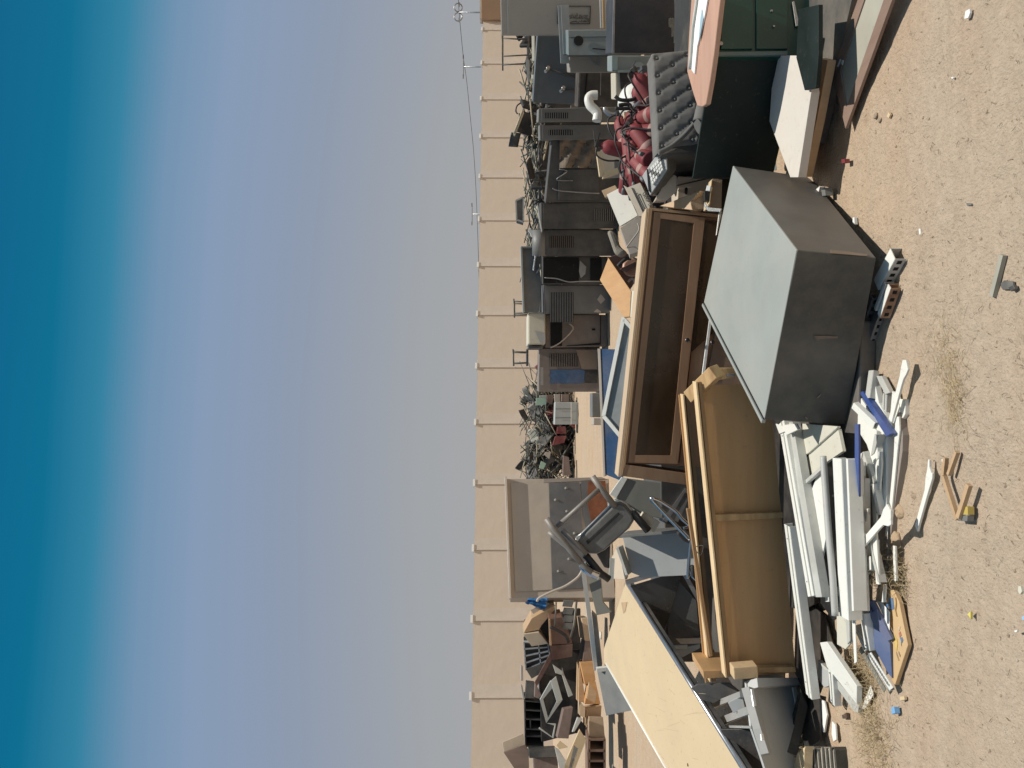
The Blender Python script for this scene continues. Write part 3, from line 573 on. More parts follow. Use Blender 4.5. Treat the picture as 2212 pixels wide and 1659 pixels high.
def office_chair(label, group):
    t = thing('office_chair', label, 'office chair', V(0, 0, 0), group)
    def pad(c, d, R, nm):
        m = M(); m.box(c, d, R); o = m.build(nm, black_pl, t, bevel=.035, seg=3); return o
    pad(V(0, 0, .45), (.46, .46, .09), Matrix.Identity(3), 'seat'); pad(V(0, .25, .80), (.42, .07, .5), Euler((rad(-10), 0, 0)).to_matrix(), 'backrest')
    m = M(); m.tube([V(0, 0, .12), V(0, 0, .42)], .025, 8); m.build('gas_lift', steel, t)
    m = M()
    for k in range(5): m.tube([V(0, 0, .12), V(.28 * math.cos(k * 1.2566), .28 * math.sin(k * 1.2566), .06)], .02, 6)
    m.build('star_base', black_pl, t)
    for s in (-1, 1):
        m = M(); m.tube(bz([V(.22 * s, -.05, .45), V(.29 * s, -.05, .55), V(.29 * s, 0, .66), V(.28 * s, .2, .66)], 4), .018, 6); m.build('armrest', black_pl, t)
    return t
iron = mat('weathered grey tube', (.11, .115, .1), .5, .3, .3, 8, .05, .3); cream_t = mat('creamy tube', (.45, .4, .28), .5, 0, .2, 8, .05, .2)
kinds = [(mat('olive grey shell', (.10, .10, .09), .6, 0, .3, 6, .05, .3), iron), (black_pl, iron), (mat('pale shell', (.38, .37, .31), .6, 0, .2, 6, .05, .2), cream_t), (red_c, iron), (mint, iron), (grey_dk, cream_t)]
knames = ['olive grey', 'black', 'pale beige', 'dark red', 'mint green', 'grey cream-legged']
def place(protos, k, loc, eul, label, group, s=1.0):
    if k not in protos['used']: o = protos[k]; protos['used'].add(k)
    else: o = copy_tree(protos[k])
    o.location = loc; o.rotation_euler = eul; o.scale = (s, s, s); o['label'] = label; o['group'] = group; return o
pr = {'used': set()}
for k, (a1, b1) in enumerate(kinds): pr[k] = school_chair(a1, b1, 'x', 'x')
pr['o'] = office_chair('x', 'x')
gA = 'tangled chairs in the far heap between the cooler row and the tall taupe cabinet'
for i in range(58):
    lay = i % 4; v = lay / 3
    x = -2.75 + 2.85 * rnd.random(); z = [.02, .28, .5, .68][lay]; y = 21.3 + rnd.random() * 1.3 + lay * .15
    if x > -1.25 and z < .75: k = 3 if (x < -.95 or rnd.random() < .0) else rnd.choice([0, 1, 5])
    k = rnd.choice([0, 1, 5, 0, 1, 5, 2, 3 if lay < 2 else 1, 5])
    if -1.7 < x < -1.0 and lay < 2: k = 3
    e = (rnd.uniform(-3.1, 3.1), rnd.uniform(-1.2, 1.2), rnd.uniform(0, 6.3))
    place(pr, k, V(x, y, z + .15), e, knames[k] + ' chair in the ' + ['bottom', 'lower', 'upper', 'top'][lay] + ' layer of the far heap, ' + ('by the taupe cabinet' if x < -1.85 else 'in its middle' if x < -.85 else 'by the blue peeling cooler'), gA)
gB = 'chairs thrown on the junk behind the cooler row'
for i in range(44):
    x = 2.3 + 5.3 * (i + rnd.random()) / 44; y = 16.2 + rnd.random() * 1.6; z = .85 + rnd.random() * .3
    if i % 3 == 0: z = .6
    k = rnd.choice([0, 1, 5, 2, 5, 0]); e = (rnd.uniform(-3.1, 3.1), rnd.uniform(-1.3, 1.3), rnd.uniform(0, 6.3))
    place(pr, k, V(x, y, z), e, knames[k] + ' chair thrown on the junk ' + ('above the cream air conditioner' if i < 11 else 'above the black coolers' if i < 22 else 'above the two grey louvred coolers' if i < 33 else 'above the slate cabinet'), gB)
for i, (p, lb, e) in enumerate((((1125, 128), 'black office chair tipped on its back on top of the junk, furthest right', (1.3, .4, .6)), ((1128, 190), 'black office chair with round back lying on the junk between two other office chairs', (-.3, 1.2, 2.2)), ((1120, 218), 'black office chair turned over on the junk, left of the round backed one', (2.3, .5, 4.0)), ((1140, 440), 'black office chair lying above the low louvred black cooler', (1.5, .2, 1.0)))):
    q = P(p, 15.5); place(pr, 'o', q - V(0, 0, .3), e, lb, 'black office chairs on the junk', .85)
# upturned stools on the skyline
for (p, Y, lb) in (((1086, 92), 15.0, 'upturned stool with four legs in the air beside the stamped locker'), ((1112, 664), 15.2, 'small metal stand upside down on the dark open cabinet'), ((1110, 772), 15.8, 'twin legged metal stand sticking up behind the blue peeling cooler')):
    t = thing('stool', lb, 'stool', P(p, Y) - V(0, 0, .5)); big = p[1] == 92; w_ = .38 if big else .17; h_ = .5 if big else .28
    top = P(p, Y)
    m = M(); m.tube([top + V(-w_, 0, 0), top + V(w_, 0, .02)], .016, 6); m.tube([top + V(-w_, .4, 0), top + V(w_, .4, 0)], .016, 6); m.build('rail', iron, t)
    for a in (-.7, .7):
        for y in (0, .4): m = M(); m.tube([top + V(a * w_, y, 0), top + V(a * w_ * .9, y, -h_)], .014, 6); m.build('leg', iron, t)
    m = M(); m.box(top + V(0, .2, -h_), (w_ * 2, .42, .04)); m.build('seat', grey_dk, t)
# splayed rods and boards in the junk on top
def rods(name, n, f, label, mt, wd=.015):
    m = M()
    for i in range(n):
        a, b = f(); m.tube([a, b], wd * (.6 + rnd.random() * .8), 5)
    o = m.build(name, mt); o['kind'] = 'stuff'; tag(o, label, 'scrap'); return o
def fb():
    x = 2.3 + 5.4 * rnd.random(); y = 15.6 + rnd.random() * 2; z = .75 + .7 * rnd.random(); a = rnd.uniform(0, 6.3); le = .25 + rnd.random() * .9; e = rnd.uniform(-.25, .35)
    return V(x, y, z), V(x + math.cos(a) * le, y + math.sin(a) * le * .4, min(1.62, z + e * le))
rods('scrap_tubes', 420, fb, 'tangle of grey tubes and rods on the junk behind the coolers', iron)
rods('scrap_tubes', 210, fb, 'tangle of cream painted tubes on the junk behind the coolers', cream_t)
def fc():
    x = -2.7 + 2.7 * rnd.random(); y = 20.9 + rnd.random() * 2; z = 1.35 * rnd.random() ** .7; a = rnd.uniform(0, 6.3); le = .2 + rnd.random() * .7; e = rnd.uniform(-.8, .8)
    return V(x, y, z), V(x + math.cos(a) * le, y + math.sin(a) * le * .4, max(.03, min(1.5, z + e * le)))
rods('scrap_tubes', 260, fc, 'tangle of bent chair tubes in the far heap', iron, .012)
rods('scrap_tubes', 60, fc, 'pale bent tubes sticking out of the far heap', cream_t, .012)
m = M()
for i in range(150):
    x = 2.2 + 5.6 * rnd.random(); y = 16.3 + rnd.random() * 1.6; z = .1 + 1.1 * rnd.random()
    m.box((x, y, z), (.2 + rnd.random() * .6, .1 + rnd.random() * .4, .03 + rnd.random() * .2), Euler((rnd.uniform(-.4, .4), rnd.uniform(-.4, .4), rnd.uniform(0, 3))).to_matrix())
o = m.build('scrap_panels', grey_dk); o['kind'] = 'stuff'; tag(o, 'dark sheet scrap packed behind the cooler row', 'scrap')
m = M()
for i in range(70):
    x = -2.6 + 2.5 * rnd.random(); y = 21.8 + rnd.random() * 1.2; z = .1 + .95 * rnd.random()
    m.box((x, y, z), (.2 + rnd.random() * .4, .1 + rnd.random() * .3, .03 + rnd.random() * .25), Euler((rnd.uniform(-1, 1), rnd.uniform(-1, 1), rnd.uniform(0, 3))).to_matrix())
o = m.build('scrap_panels', grey_dk); o['kind'] = 'stuff'; tag(o, 'dark scrap panels inside the far chair heap', 'scrap')
# slats and trims seen right above the slate cabinet
for i, (q, mt_, lb, Y) in enumerate(((((880, 390), (908, 390), (910, 670), (885, 670)), cream_p, 'cream painted board lying above the slate cabinet', 12.6), (((875, 822), (900, 822), (900, 868), (875, 868)), cream_p, 'short white block at the left end of the cream board', 12.6), (((812, 640), (850, 660), (860, 900), (835, 900)), grey_mid, 'grey bent sheet lying in the junk above the slate cabinet', 13.4), (((935, 610), (950, 600), (995, 880), (985, 900)), grey_lt, 'light grey triangular sheet on the low louvred black cooler', 13.1), (((920, 880), (950, 870), (945, 1070), (918, 1075)), white_e, 'pale board on the rusty louvred cooler', 14.2), (((925, 1070), (940, 1080), (905, 1330), (893, 1320)), steel, 'steel strip leaning in the dark open cabinet', 14.0))):
    f = 1 if i < 3 else 2
    slab('board', lb, 'board', [a_(f, *p) for p in q], pl(a_(f, *q[0]), Y, 0, 15), .04, mt_, 'loose boards on the back row')
slab('metal_tray', 'small open grey tray standing on the junk, left of centre above the black coolers', 'tray', qs(a_, 2, (710, 550), (790, 510), (790, 790), (715, 765)), pl(a_(2, 750, 650), 15.5), .3, grey_dk, None, .004)
m = M(); tq = [pl(a_(2, 750, 650), 15.45)(p) for p in qs(a_, 2, (706, 552), (790, 512), (790, 788), (715, 762))]
for i in range(4): m.beam(tq[i], tq[(i + 1) % 4], .03, .03, (0, 1, 0))
one('tray_surround', 'pale rim frame around the small open grey tray', 'frame', m, white_e)
m = M(); q = [P(p, 14.9) for p in qs(a_, 2, (840, 880), (870, 850), (905, 940), (880, 950), (860, 900))]; m.prism(q, V(0, .05, 0)); one('foil_scrap', 'shiny white scrap glinting on the junk above the rusty louvred cooler', 'scrap', m, paper)
# ladder-like cream frame
t = thing('ladder_frame', 'cream tubular frame leaning up against the sky side of the junk', 'frame', P(a_(1, 780, 1350), 14.5)); 
A0, A1, B1, B0 = [P(p, 14.5) for p in qs(a_, 1, (780, 1215), (685, 1470), (690, 1500), (790, 1240))]
for k, (s_, e_) in enumerate(((A0, A1), (B0, B1))): m = M(); m.tube([s_, e_], .014, 6); m.build('rail', cream_t, t)
for k in range(7): m = M(); m.tube([A0.lerp(A1, k / 6), B0.lerp(B1, k / 6)], .01, 5); m.build('rung', cream_t, t)

# things in front of the chair heap
def bx(name, label, cat, q, Y, depth, mt, yaw=0, tilt=0, group=None, bevel=.006, down=False):
    mid_p = lerp_p(q[0], q[2], .5); yaw = yaw - .8 * math.degrees(math.atan((1659 - mid_p[1] - CU) / F)); pn = pl(mid_p, Y, yaw, tilt); w3 = [pn(p) for p in q]; m = M(); m.prism(w3, -pn.n * depth); return one(name, label, cat, m, mt, group, bevel), pn
t, pn = cooler('light grey two door locker lying in front of the chair heap', a_(3, 1132, 1360), a_(3, 1140, 1112), a_(3, 1318, 1112), a_(3, 1318, 1358), 20.2, .5, mat('pale blue grey enamel', (.42, .45, .44), .5, 0, .04, 3, .04, .1), 0, cat='locker', name='locker', panel=False,
    holes=[('door_seam', qs(a_, 3, (1145, 1184), (1315, 1184), (1315, 1190), (1145, 1190)), grey_dk), ('door_seam', qs(a_, 3, (1145, 1282), (1315, 1282), (1315, 1288), (1145, 1288)), grey_dk), ('base_trim', qs(a_, 3, (1308, 1112), (1320, 1112), (1320, 1358), (1308, 1358)), white_m)])
bx('tabletop', 'mint green school desk top standing on edge', 'desk top', qs(a_, 3, (925, 1150), (930, 1066), (1040, 1062), (1042, 1138)), 20.8, .04, mint)
bx('tabletop', 'pale board edge above the mint green top', 'board', qs(a_, 3, (965, 1064), (965, 1038), (1045, 1036), (1045, 1062)), 20.9, .04, white_e)
bx('cabinet', 'small maroon cabinet below the mint green desk top', 'cabinet', qs(a_, 3, (1050, 1110), (1050, 1036), (1125, 1032), (1108, 1140)), 20.7, .4, maroon)
bx('cabinet', 'small taupe cabinet standing behind the grey locker', 'cabinet', qs(a_, 3, (1135, 1115), (1130, 1025), (1195, 1025), (1195, 1115)), 20.6, .3, taupe)
bx('cabinet', 'small brown cabinet with pale rim at the foot of the heap', 'cabinet', qs(a_, 3, (1210, 1105), (1210, 1025), (1290, 1025), (1290, 1110)), 20.4, .3, mauve)
bx('school_chair_stack', 'dark red vinyl seat stack in the far heap', 'seat stack', qs(a_, 3, (1160, 1460), (1165, 1385), (1255, 1380), (1265, 1460)), 20.9, .25, red_c)
bx('seat_pad', 'dark red seat pad leaning below the red stack', 'seat pad', qs(a_, 3, (1110, 1590), (1140, 1490), (1265, 1480), (1240, 1560)), 20.9, .15, red_c)
bx('seat_pad', 'mauve black board standing at the foot of the heap, left end', 'board', qs(a_, 4, (1225, 260), (1230, 40), (1290, 60), (1310, 265)), 20.5, .3, mauve)
bx('tabletop', 'pale green board tilted in the chair heap', 'board', qs(a_, 4, (960, 180), (985, 100), (1040, 130), (1010, 195)), 20.6, .03, mint)
bx('shell_seat', 'taupe plastic shell seat lying in the chair heap', 'seat', qs(a_, 4, (1015, 30), (1040, 0), (1090, 10), (1075, 80)), 20.6, .1, taupe)

# ------------------------------------------------------------ tall taupe cabinet on its side
cq = qs(a_, 4, (645, 1612), (600, 298), (1690, 268), (1475, 1588)); cq[2] = a_(4, 1680, 275); cq[3] = (1300, 1297)
pn = pl((1180, 1165), 14.0, 24, 0)
t = thing('steel_cabinet', 'tall taupe steel cabinet back with exposed grey and rusty lower panels', 'cabinet', V(pn((1180, 1165)).x, pn((1180, 1165)).y, 0))
w3 = [pn(p) for p in cq]; w3[2].z = 0; w3[3].z = 0; w3[2] = V(w3[1].x, w3[1].y, 0); w3[3] = V(w3[0].x, w3[0].y, 0)
m = M(); m.prism(w3, -pn.n * .5); m.build('body', taupe, t, bevel=.008)
spart('back_sheet', t, qs(a_, 4, (700, 1545), (650, 345), (1068, 348), (1108, 1520)), pn, .02, taupe, .003, off=.02)
spart('top_lip', t, qs(a_, 4, (655, 1622), (606, 292), (582, 290), (632, 1625)), pn, .18, mat('pale taupe lip', (.6, .54, .46), .5, 0, .05, 3, .03, .1), .004, off=.11)
sheet_g = mat('bare grey sheet', (.13, .135, .14), .45, .3, .18, 2, .05, .25)
spart('grey_sheet', t, qs(a_, 4, (1070, 348), (1406, 340), (1475, 1505), (1110, 1522)), pn, .02, sheet_g, .003, off=.03)
spart('grey_sheet', t, qs(a_, 4, (1420, 330), (1600, 322), (1700, 880), (1500, 880), (1450, 700)), pn, .02, sheet_g, .003, off=.026)
spart('rust_patch', t, qs(a_, 4, (1500, 330), (1690, 325), (1715, 700), (1690, 830), (1545, 830), (1490, 560)), pn, .01, rust, .002, off=.036)
spart('side_strip', t, qs(a_, 4, (1010, 300), (1650, 280), (1700, 300), (1400, 325), (1010, 345)), pn, .02, mat('grey taupe', (.30, .26, .225), .55, 0, .1, 2), .002, off=.012)
for (x, y) in ((1145, 537), (1270, 662), (1352, 905), (1292, 1187), (1177, 1322), (1260, 408)):
    m = M(); c0 = pn(a_(4, x, y)) + pn.n * .03; R = Matrix((V(1, 0, 0), V(0, 0, 1), V(0, -1, 0))).transposed(); m.lathe([(.035, 0), (.035, .006), (.016, .012), (.014, .03), (.004, .034)], c0, R, 10); m.build('rivet_knob', mat('dusty dull rivet', (.22, .21, .19), .6, 0, .2, 8), t)
# white cable over it
m = M(); m.tube(bz([P(a_(4, x, y), 12.5) for x, y in ((1445, 1285), (1390, 1380), (1250, 1480), (1100, 1540), (965, 1610), (940, 1650))], 5), .022, 6); one('flexible_hose', 'pale hose arching down the left side of the taupe cabinet', 'hose', m, taupe)
# blue rag
m = M(); 
gv = []; gf = []; n_ = 10; q = [P(p, 13.2) for p in ((1138, 1306), (1142, 1295), (1183, 1293), (1181, 1320))]
for i in range(n_ + 1):
    for j in range(n_ + 1): gv.append(bil(q, i / n_, j / n_) + V(.03 * rnd.random(), .05 * math.sin(i * 1.3) + .03 * rnd.random(), .04 * rnd.random()))
for i in range(n_):
    for j in range(n_): a = i * (n_ + 1) + j; gf.append((a, a + n_ + 1, a + n_ + 2, a + 1))
m.add(gv, gf); m.sm = True; one('blue_cloth', 'crumpled bright blue cloth on top of the left furniture heap', 'cloth', m, blue_rag)

# ------------------------------------------------------------ left background heap of furniture (around 14 m away)
gL = 'broken furniture in the left background heap'
def fb5(name, label, cat, xy, Y, depth, mt, yaw=0, tilt=0, bevel=.006): return bx(name, label, cat, qs(a_, 5, *xy), Y, depth, mt, yaw, tilt, gL, bevel)
t = thing('wooden_carcass', 'V shaped tan wooden carcass of two boards on top of the left heap', 'cabinet', P(a_(5, 850, 250), 13.6), gL)
pn = pl(a_(5, 850, 280), 13.6, 0)
spart('board', t, qs(a_, 5, (720, 305), (800, 160), (1030, 30), (1035, 70), (900, 230), (875, 275)), pn, .5, tan_w, .004)
spart('board', t, qs(a_, 5, (715, 312), (870, 290), (962, 405), (800, 432)), pn, .55, mat('pale tan board', (.56, .47, .34), .6, 0, .06, 3, .04, .1), .004, off=.05)
spart('side', t, qs(a_, 5, (875, 285), (1000, 130), (1030, 120), (1010, 480), (960, 400)), pn, .04, black_pl, .004, off=-.2)
fb5('taupe_board', 'taupe sheet with an oval hand slot beside the blue cloth', 'board', ((785, 75), (960, 0), (1040, 30), (870, 190)), 13.8, .04, taupe)
t = thing('pigeonhole_rack', 'dark pigeonhole rack with pale edges tilted in the left heap', 'rack', P(a_(5, 840, 570), 13.7), gL); pn = pl(a_(5, 840, 570), 13.7)
rq = qs(a_, 5, (722, 390), (960, 400), (985, 560), (742, 668))
spart('back', t, rq, pn, .25, black_pl, .004)
R3 = [pn(p) + pn.n * .02 for p in rq]
for (s0, t0, s1, t1) in ((0, 0, 1, 0), (0, 1, 1, 1), (0, 0, 0, 1), (1, 0, 1, 1), (0, .25, 1, .25), (0, .5, 1, .5), (0, .75, 1, .75), (.6, 0, .6, 1)):
    m = M(); m.beam(bil(R3, s0, t0), bil(R3, s1, t1), .022, .06, pn.n); m.build('divider', mat('pale edge strip', (.40, .43, .45), .5, 0, .1, 5), t)
fb5('grey_board', 'dark grey board below the pigeonhole rack', 'board', ((742, 668), (975, 585), (870, 725), (800, 765)), 13.6, .05, grey_dk)
t = thing('wooden_cabinet', 'reddish brown cabinet with an open corner, middle of the left heap', 'cabinet', P(a_(5, 1090, 400), 13.3), gL); pn = pl(a_(5, 1090, 400), 13.3)
redb = wood('reddish veneer', (.15, .08, .058), (.20, .11, .08), 'X', 4)
spart('front', t, qs(a_, 5, (975, 165), (1100, 150), (1205, 400), (1195, 415), (985, 425)), pn, .5, redb, .004); spart('lower_front', t, qs(a_, 5, (980, 430), (1210, 415), (1205, 540), (1010, 575)), pn, .5, maroon, .004, off=.02)
spart('rail', t, qs(a_, 5, (970, 165), (985, 165), (1000, 425), (980, 425)), pn, .05, tan_w, .002, off=.04)
t = thing('slatted_back', 'grey slatted chair back leaning against the brown cabinet', 'chair', P(a_(5, 1170, 140), 13.0), gL); pn = pl(a_(5, 1170, 140), 13.0)
for k in range(4): spart('slat', t, qs(a_, 5, (1122 + k * 2, -20 + k * 75), (1225, -15 + k * 75), (1205, 50 + k * 75), (1108, 42 + k * 75)), pn, .03, grey_mid, .004)
m = M(); m.tube([pn(a_(5, 1250, -10)), pn(a_(5, 1225, 230)), pn(a_(5, 1190, 350))], .02, 6); m.tube([pn(a_(5, 1045, 0)), pn(a_(5, 1035, 235)), pn(a_(5, 1110, 240))], .015, 6); m.build('frame', iron, t)
m = M(); m.tube(bz([P(a_(5, x, y), 12.9) for x, y in ((985, 245), (1060, 280), (1140, 335), (1170, 400))], 4), .03, 6); one('hose', 'black hose with pale ends across the brown cabinet', 'hose', m, black_pl)
def oframe(label, pts, inner, Y, mt, backm=None):
    t = thing('window_frame', label, 'frame', P(a_(5, *pts[0]), Y), gL); pn = pl(a_(5, *pts[0]), Y); o_ = [pn(a_(5, *p)) for p in pts]; i_ = [pn(a_(5, *p)) for p in inner]
    for k in range(4):
        m = M(); m.prism([o_[k], o_[(k + 1) % 4], i_[(k + 1) % 4], i_[k]], -pn.n * .05); m.build('frame_bar', mt, t)
    if backm: m = M(); m.prism([p - pn.n * .06 for p in i_], -pn.n * .02); m.build('panel', backm, t)
    return t
frm = mat('pale grey frame', (.42, .43, .40), .5, 0, .08, 4, .04, .15)
oframe('tilted pale grey monitor frame with black opening, lower middle of the left heap', ((990, 790), (1110, 975), (945, 1210), (882, 980)), ((1005, 860), (1055, 985), (965, 1160), (915, 970)), 12.6, frm, black_pl)
fb5('dark_board', 'pale grey panel with two slots in the corner of the monitor frame', 'panel', ((990, 790), (1045, 740), (1110, 975), (1055, 1010)), 12.55, .04, frm)
fb5('bent_corner_strip', 'L shaped pale grey frame piece above the monitor frame', 'frame', ((1010, 620), (1110, 690), (1110, 730), (1040, 710)), 12.9, .04, frm)
fb5('bent_corner_strip', 'long pale grey strip running down beside the monitor frame', 'frame', ((1105, 650), (1125, 720), (1215, 930), (1170, 950), (1105, 735)), 12.9, .04, frm)
fb5('bent_corner_strip', 'small white corner frame at the foot of the left heap', 'frame', ((950, 1210), (1045, 1215), (1020, 1365), (870, 1265), (880, 1250), (1005, 1345), (1030, 1235)), 12.5, .04, frm)
t = thing('cubby_shelf', 'black open cubby shelf standing at the back of the left heap', 'shelf', P(a_(5, 820, 1200), 13.9), gL); pn = pl(a_(5, 820, 1200), 13.9)
sq = qs(a_, 5, (730, 985), (900, 1000), (915, 1440), (740, 1440)); spart('back', t, sq, pn, .05, hole_m, .0, off=-.35); S3 = [pn(p) for p in sq]
for (s0, t0, s1, t1) in ((0, 0, 1, 0), (0, 1, 1, 1), (0, 0, 0, 1), (1, 0, 1, 1), (0, .2, 1, .2), (0, .4, 1, .4), (0, .62, 1, .62), (0, .78, 1, .78), (.3, .4, .3, .62)):
    m = M(); m.beam(bil(S3, s0, t0) - pn.n * .17, bil(S3, s1, t1) - pn.n * .17, .022, .36, pn.n); m.build('shelf_board', grey_dk, t)
fb5('cabinet', 'mauve grey cabinet slumped in the left heap', 'cabinet', ((1120, 1070), (1215, 1050), (1170, 1365), (1055, 1360)), 12.8, .4, mauve)
fb5('board', 'black board crossing behind the monitor frame', 'board', ((990, 500), (1010, 560), (850, 850), (830, 800)), 13.3, .06, maroon)
fb5('cabinet', 'black cabinet shell filling the middle of the left heap', 'cabinet', ((870, 500), (1290, 470), (1290, 1300), (900, 1400)), 13.9, .5, black_pl)
fb5('cabinet', 'black cabinet shell behind the pigeonhole rack', 'cabinet', ((730, 180), (1290, 60), (1290, 640), (735, 640)), 14.4, .4, black_pl)
fb5('dark_board', 'dark olive panel beside the cubby shelf', 'panel', ((745, 790), (830, 800), (830, 960), (735, 960)), 13.8, .3, grey_dk)
fb5('cabinet', 'small mauve carton under the dark olive panel', 'cabinet', ((835, 800), (900, 930), (870, 965), (828, 950)), 13.5, .3, mauve)
for (q, lb) in ((((690, 640), (712, 640), (715, 785), (690, 785)), 'thin brown board end standing on the heap, upper'), (((688, 830), (705, 828), (735, 970), (712, 975)), 'thin pale board end standing on the heap, lower')): fb5('board', lb, 'board', q, 13.9, .3, taupe)
fb5('tan_cabinet', 'tan cabinet with dark open front at the foot of the left heap, furthest right', 'cabinet', ((1330, 385), (1300, 160), (1370, 155), (1395, 390)), 13.4, .9, wood_t)
fb5('dark_board', 'dark brown board face under the tan cabinet', 'board', ((1335, 385), (1400, 390), (1415, 588), (1310, 590)), 13.3, .7, mauve)
fb5('tan_cabinet', 'honey coloured cabinet left of the dark board', 'cabinet', ((1285, 600), (1415, 590), (1440, 780), (1335, 830)), 13.1, .6, wood_o)
fb5('long_board', 'long pale tan board lying behind the honey cabinet', 'board', ((1275, 600), (1285, 640), (1345, 1000), (1270, 1000)), 13.2, .5, tan_w)
fb5('tan_tray', 'small open tan drawer leaning in the left heap', 'drawer', ((1375, 800), (1455, 900), (1440, 1015), (1350, 965)), 12.8, .12, tan_w)
fb5('orange_box', 'orange brown drawer box behind the open tan drawer', 'drawer', ((1370, 790), (1440, 790), (1490, 1020), (1330, 1020)), 13.0, .3, wood_o)
fb5('tan_box', 'tan box with round lock at the foot of the left heap', 'box', ((1345, 1060), (1500, 1035), (1495, 1140), (1345, 1240)), 12.7, .5, tan_w)
fb5('tan_box', 'three slatted drawer unit beside the box with the round lock', 'box', ((1280, 985), (1340, 1060), (1335, 1160), (1280, 1130)), 12.6, .3, wood_t)
fb5('tan_cabinet', 'plain brown cabinet standing on the sand, left heap foreground', 'cabinet', ((1375, 1145), (1515, 1150), (1535, 1370), (1380, 1370)), 12.4, .5, card)
t = thing('open_shelf', 'brown shelf unit with three open bays at the lower left of the heap', 'shelf', P(a_(5, 1450, 1500), 12.3), gL); pn = pl(a_(5, 1450, 1500), 12.3)
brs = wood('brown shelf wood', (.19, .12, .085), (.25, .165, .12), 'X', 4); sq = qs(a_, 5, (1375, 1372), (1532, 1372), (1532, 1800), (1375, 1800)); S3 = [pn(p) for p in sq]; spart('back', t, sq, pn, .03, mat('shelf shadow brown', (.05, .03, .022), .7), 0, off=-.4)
for (s0, t0, s1, t1) in ((0, 0, 1, 0), (0, 0, 0, 1), (1, 0, 1, 1), (0, .26, 1, .26), (0, .5, 1, .5), (0, .75, 1, .75), (0, 1, 1, 1)):
    m = M(); m.beam(bil(S3, s0, t0) - pn.n * .2, bil(S3, s1, t1) - pn.n * .2, .035, .42, pn.n); m.build('shelf_board', brs, t)
t = oframe('light wooden door with a glass pane leaning over the brown shelf unit', ((1280, 1280), (1345, 1380), (1200, 1760), (1080, 1740)), ((1225, 1430), (1270, 1470), (1190, 1720), (1160, 1720)), 12.2, cream, glass_wh)
fb5('board', 'small pale board leaning at the end of the wooden door', 'board', ((1045, 1430), (1080, 1385), (1165, 1450), (1075, 1470)), 12.3, .04, cream)
fb5('board', 'white narrow board below the small pale board', 'board', ((1030, 1450), (1070, 1470), (1145, 1590), (1120, 1720), (1090, 1720)), 12.25, .04, white_e)
fb5('black_box', 'black box at the left edge below the leaning brown board', 'cabinet', ((772, 1475), (1045, 1460), (1050, 1550), (778, 1560)), 13.3, .5, grey_dk)
fb5('black_box', 'taupe box under the black box at the left edge', 'cabinet', ((820, 1560), (1060, 1550), (1070, 1760), (830, 1760)), 13.5, .5, mauve)
fb5('leaning_board', 'brown board leaning out of the heap against the wall, far left', 'board', ((518, 1502), (735, 1422), (770, 1480), (775, 1760), (690, 1760)), 13.6, .04, wood('dull brown board', (.19, .13, .10), (.25, .18, .14), 'Z', 3))
fb5('cream_board', 'cream board above the leaning brown board', 'board', ((506, 1400), (715, 1312), (730, 1420), (520, 1500)), 13.8, .04, mat('cream board', (.62, .5, .36), .6, 0, .06, 4))
fb5('white_wedge', 'white padded roll beside the mauve cabinet', 'pad', ((1260, 1150), (1310, 1165), (1230, 1295), (1205, 1300)), 12.3, .1, white_e)
fb5('cabinet', 'black carton between the pad and the brown shelf unit', 'cabinet', ((1290, 1180), (1345, 1240), (1340, 1340), (1215, 1300)), 12.9, .3, black_pl)

# ------------------------------------------------------------ middle ground, centre left
# long pale angle bar and grey-green sheet
m = M(); a0, a1 = P(a_(4, 1448, 1290), 8.6), P(a_(5, 1445, 672), 9.0); m.beam(a0, P(a_(5, 1360, 0), 8.8), .04, .05); m.beam(P(a_(5, 1360, 0), 8.8), a1, .04, .05); one('steel_angle', 'long white steel angle bar lying toward the left heap', 'bar', m, white_m)
slab('steel_sheet', 'olive grey sheet panel below the white angle bar', 'panel', [a_(4, 1475, 1300), a_(4, 1640, 1370), (1302, 1300), a_(5, 1600, 100), a_(5, 1450, 130)], pl((1280, 1270), 8.7, 0, 20), .03, mat('olive grey sheet', (.19, .185, .155), .5, 0, .06, 2, .04, .15))
slab('steel_sheet', 'dark grey sheet panel lying behind the cream cabinet', 'panel', qs(a_, 5, (1452, 672), (1560, 665), (1810, 1080), (1545, 1135)), pl(a_(5, 1600, 900), 8.4, 0, 55), .05, grey_mid)
m = M(); m.beam(P(a_(5, 1450, 672), 8.5), P(a_(5, 1565, 660), 8.5), .05, .04); one('white_bar', 'short white bar at the end of the dark grey sheet', 'bar', m, white_m)
slab('pallet_board', 'dark folded board edge stack along the white angle bar', 'board', qs(a_, 5, (1400, 100), (1450, 150), (1505, 640), (1460, 650)), pl(a_(5, 1450, 400), 8.8, 0, 10), .1, grey_dk)
m = M(); m.lathe([(.055, 0), (.075, 0), (.075, .03), (.055, .03)], G(a_(5, 1497, 330), .02), None, 18); one('roll', 'white ring lying on the sand behind the cream cabinet', 'ring', m, white_m)

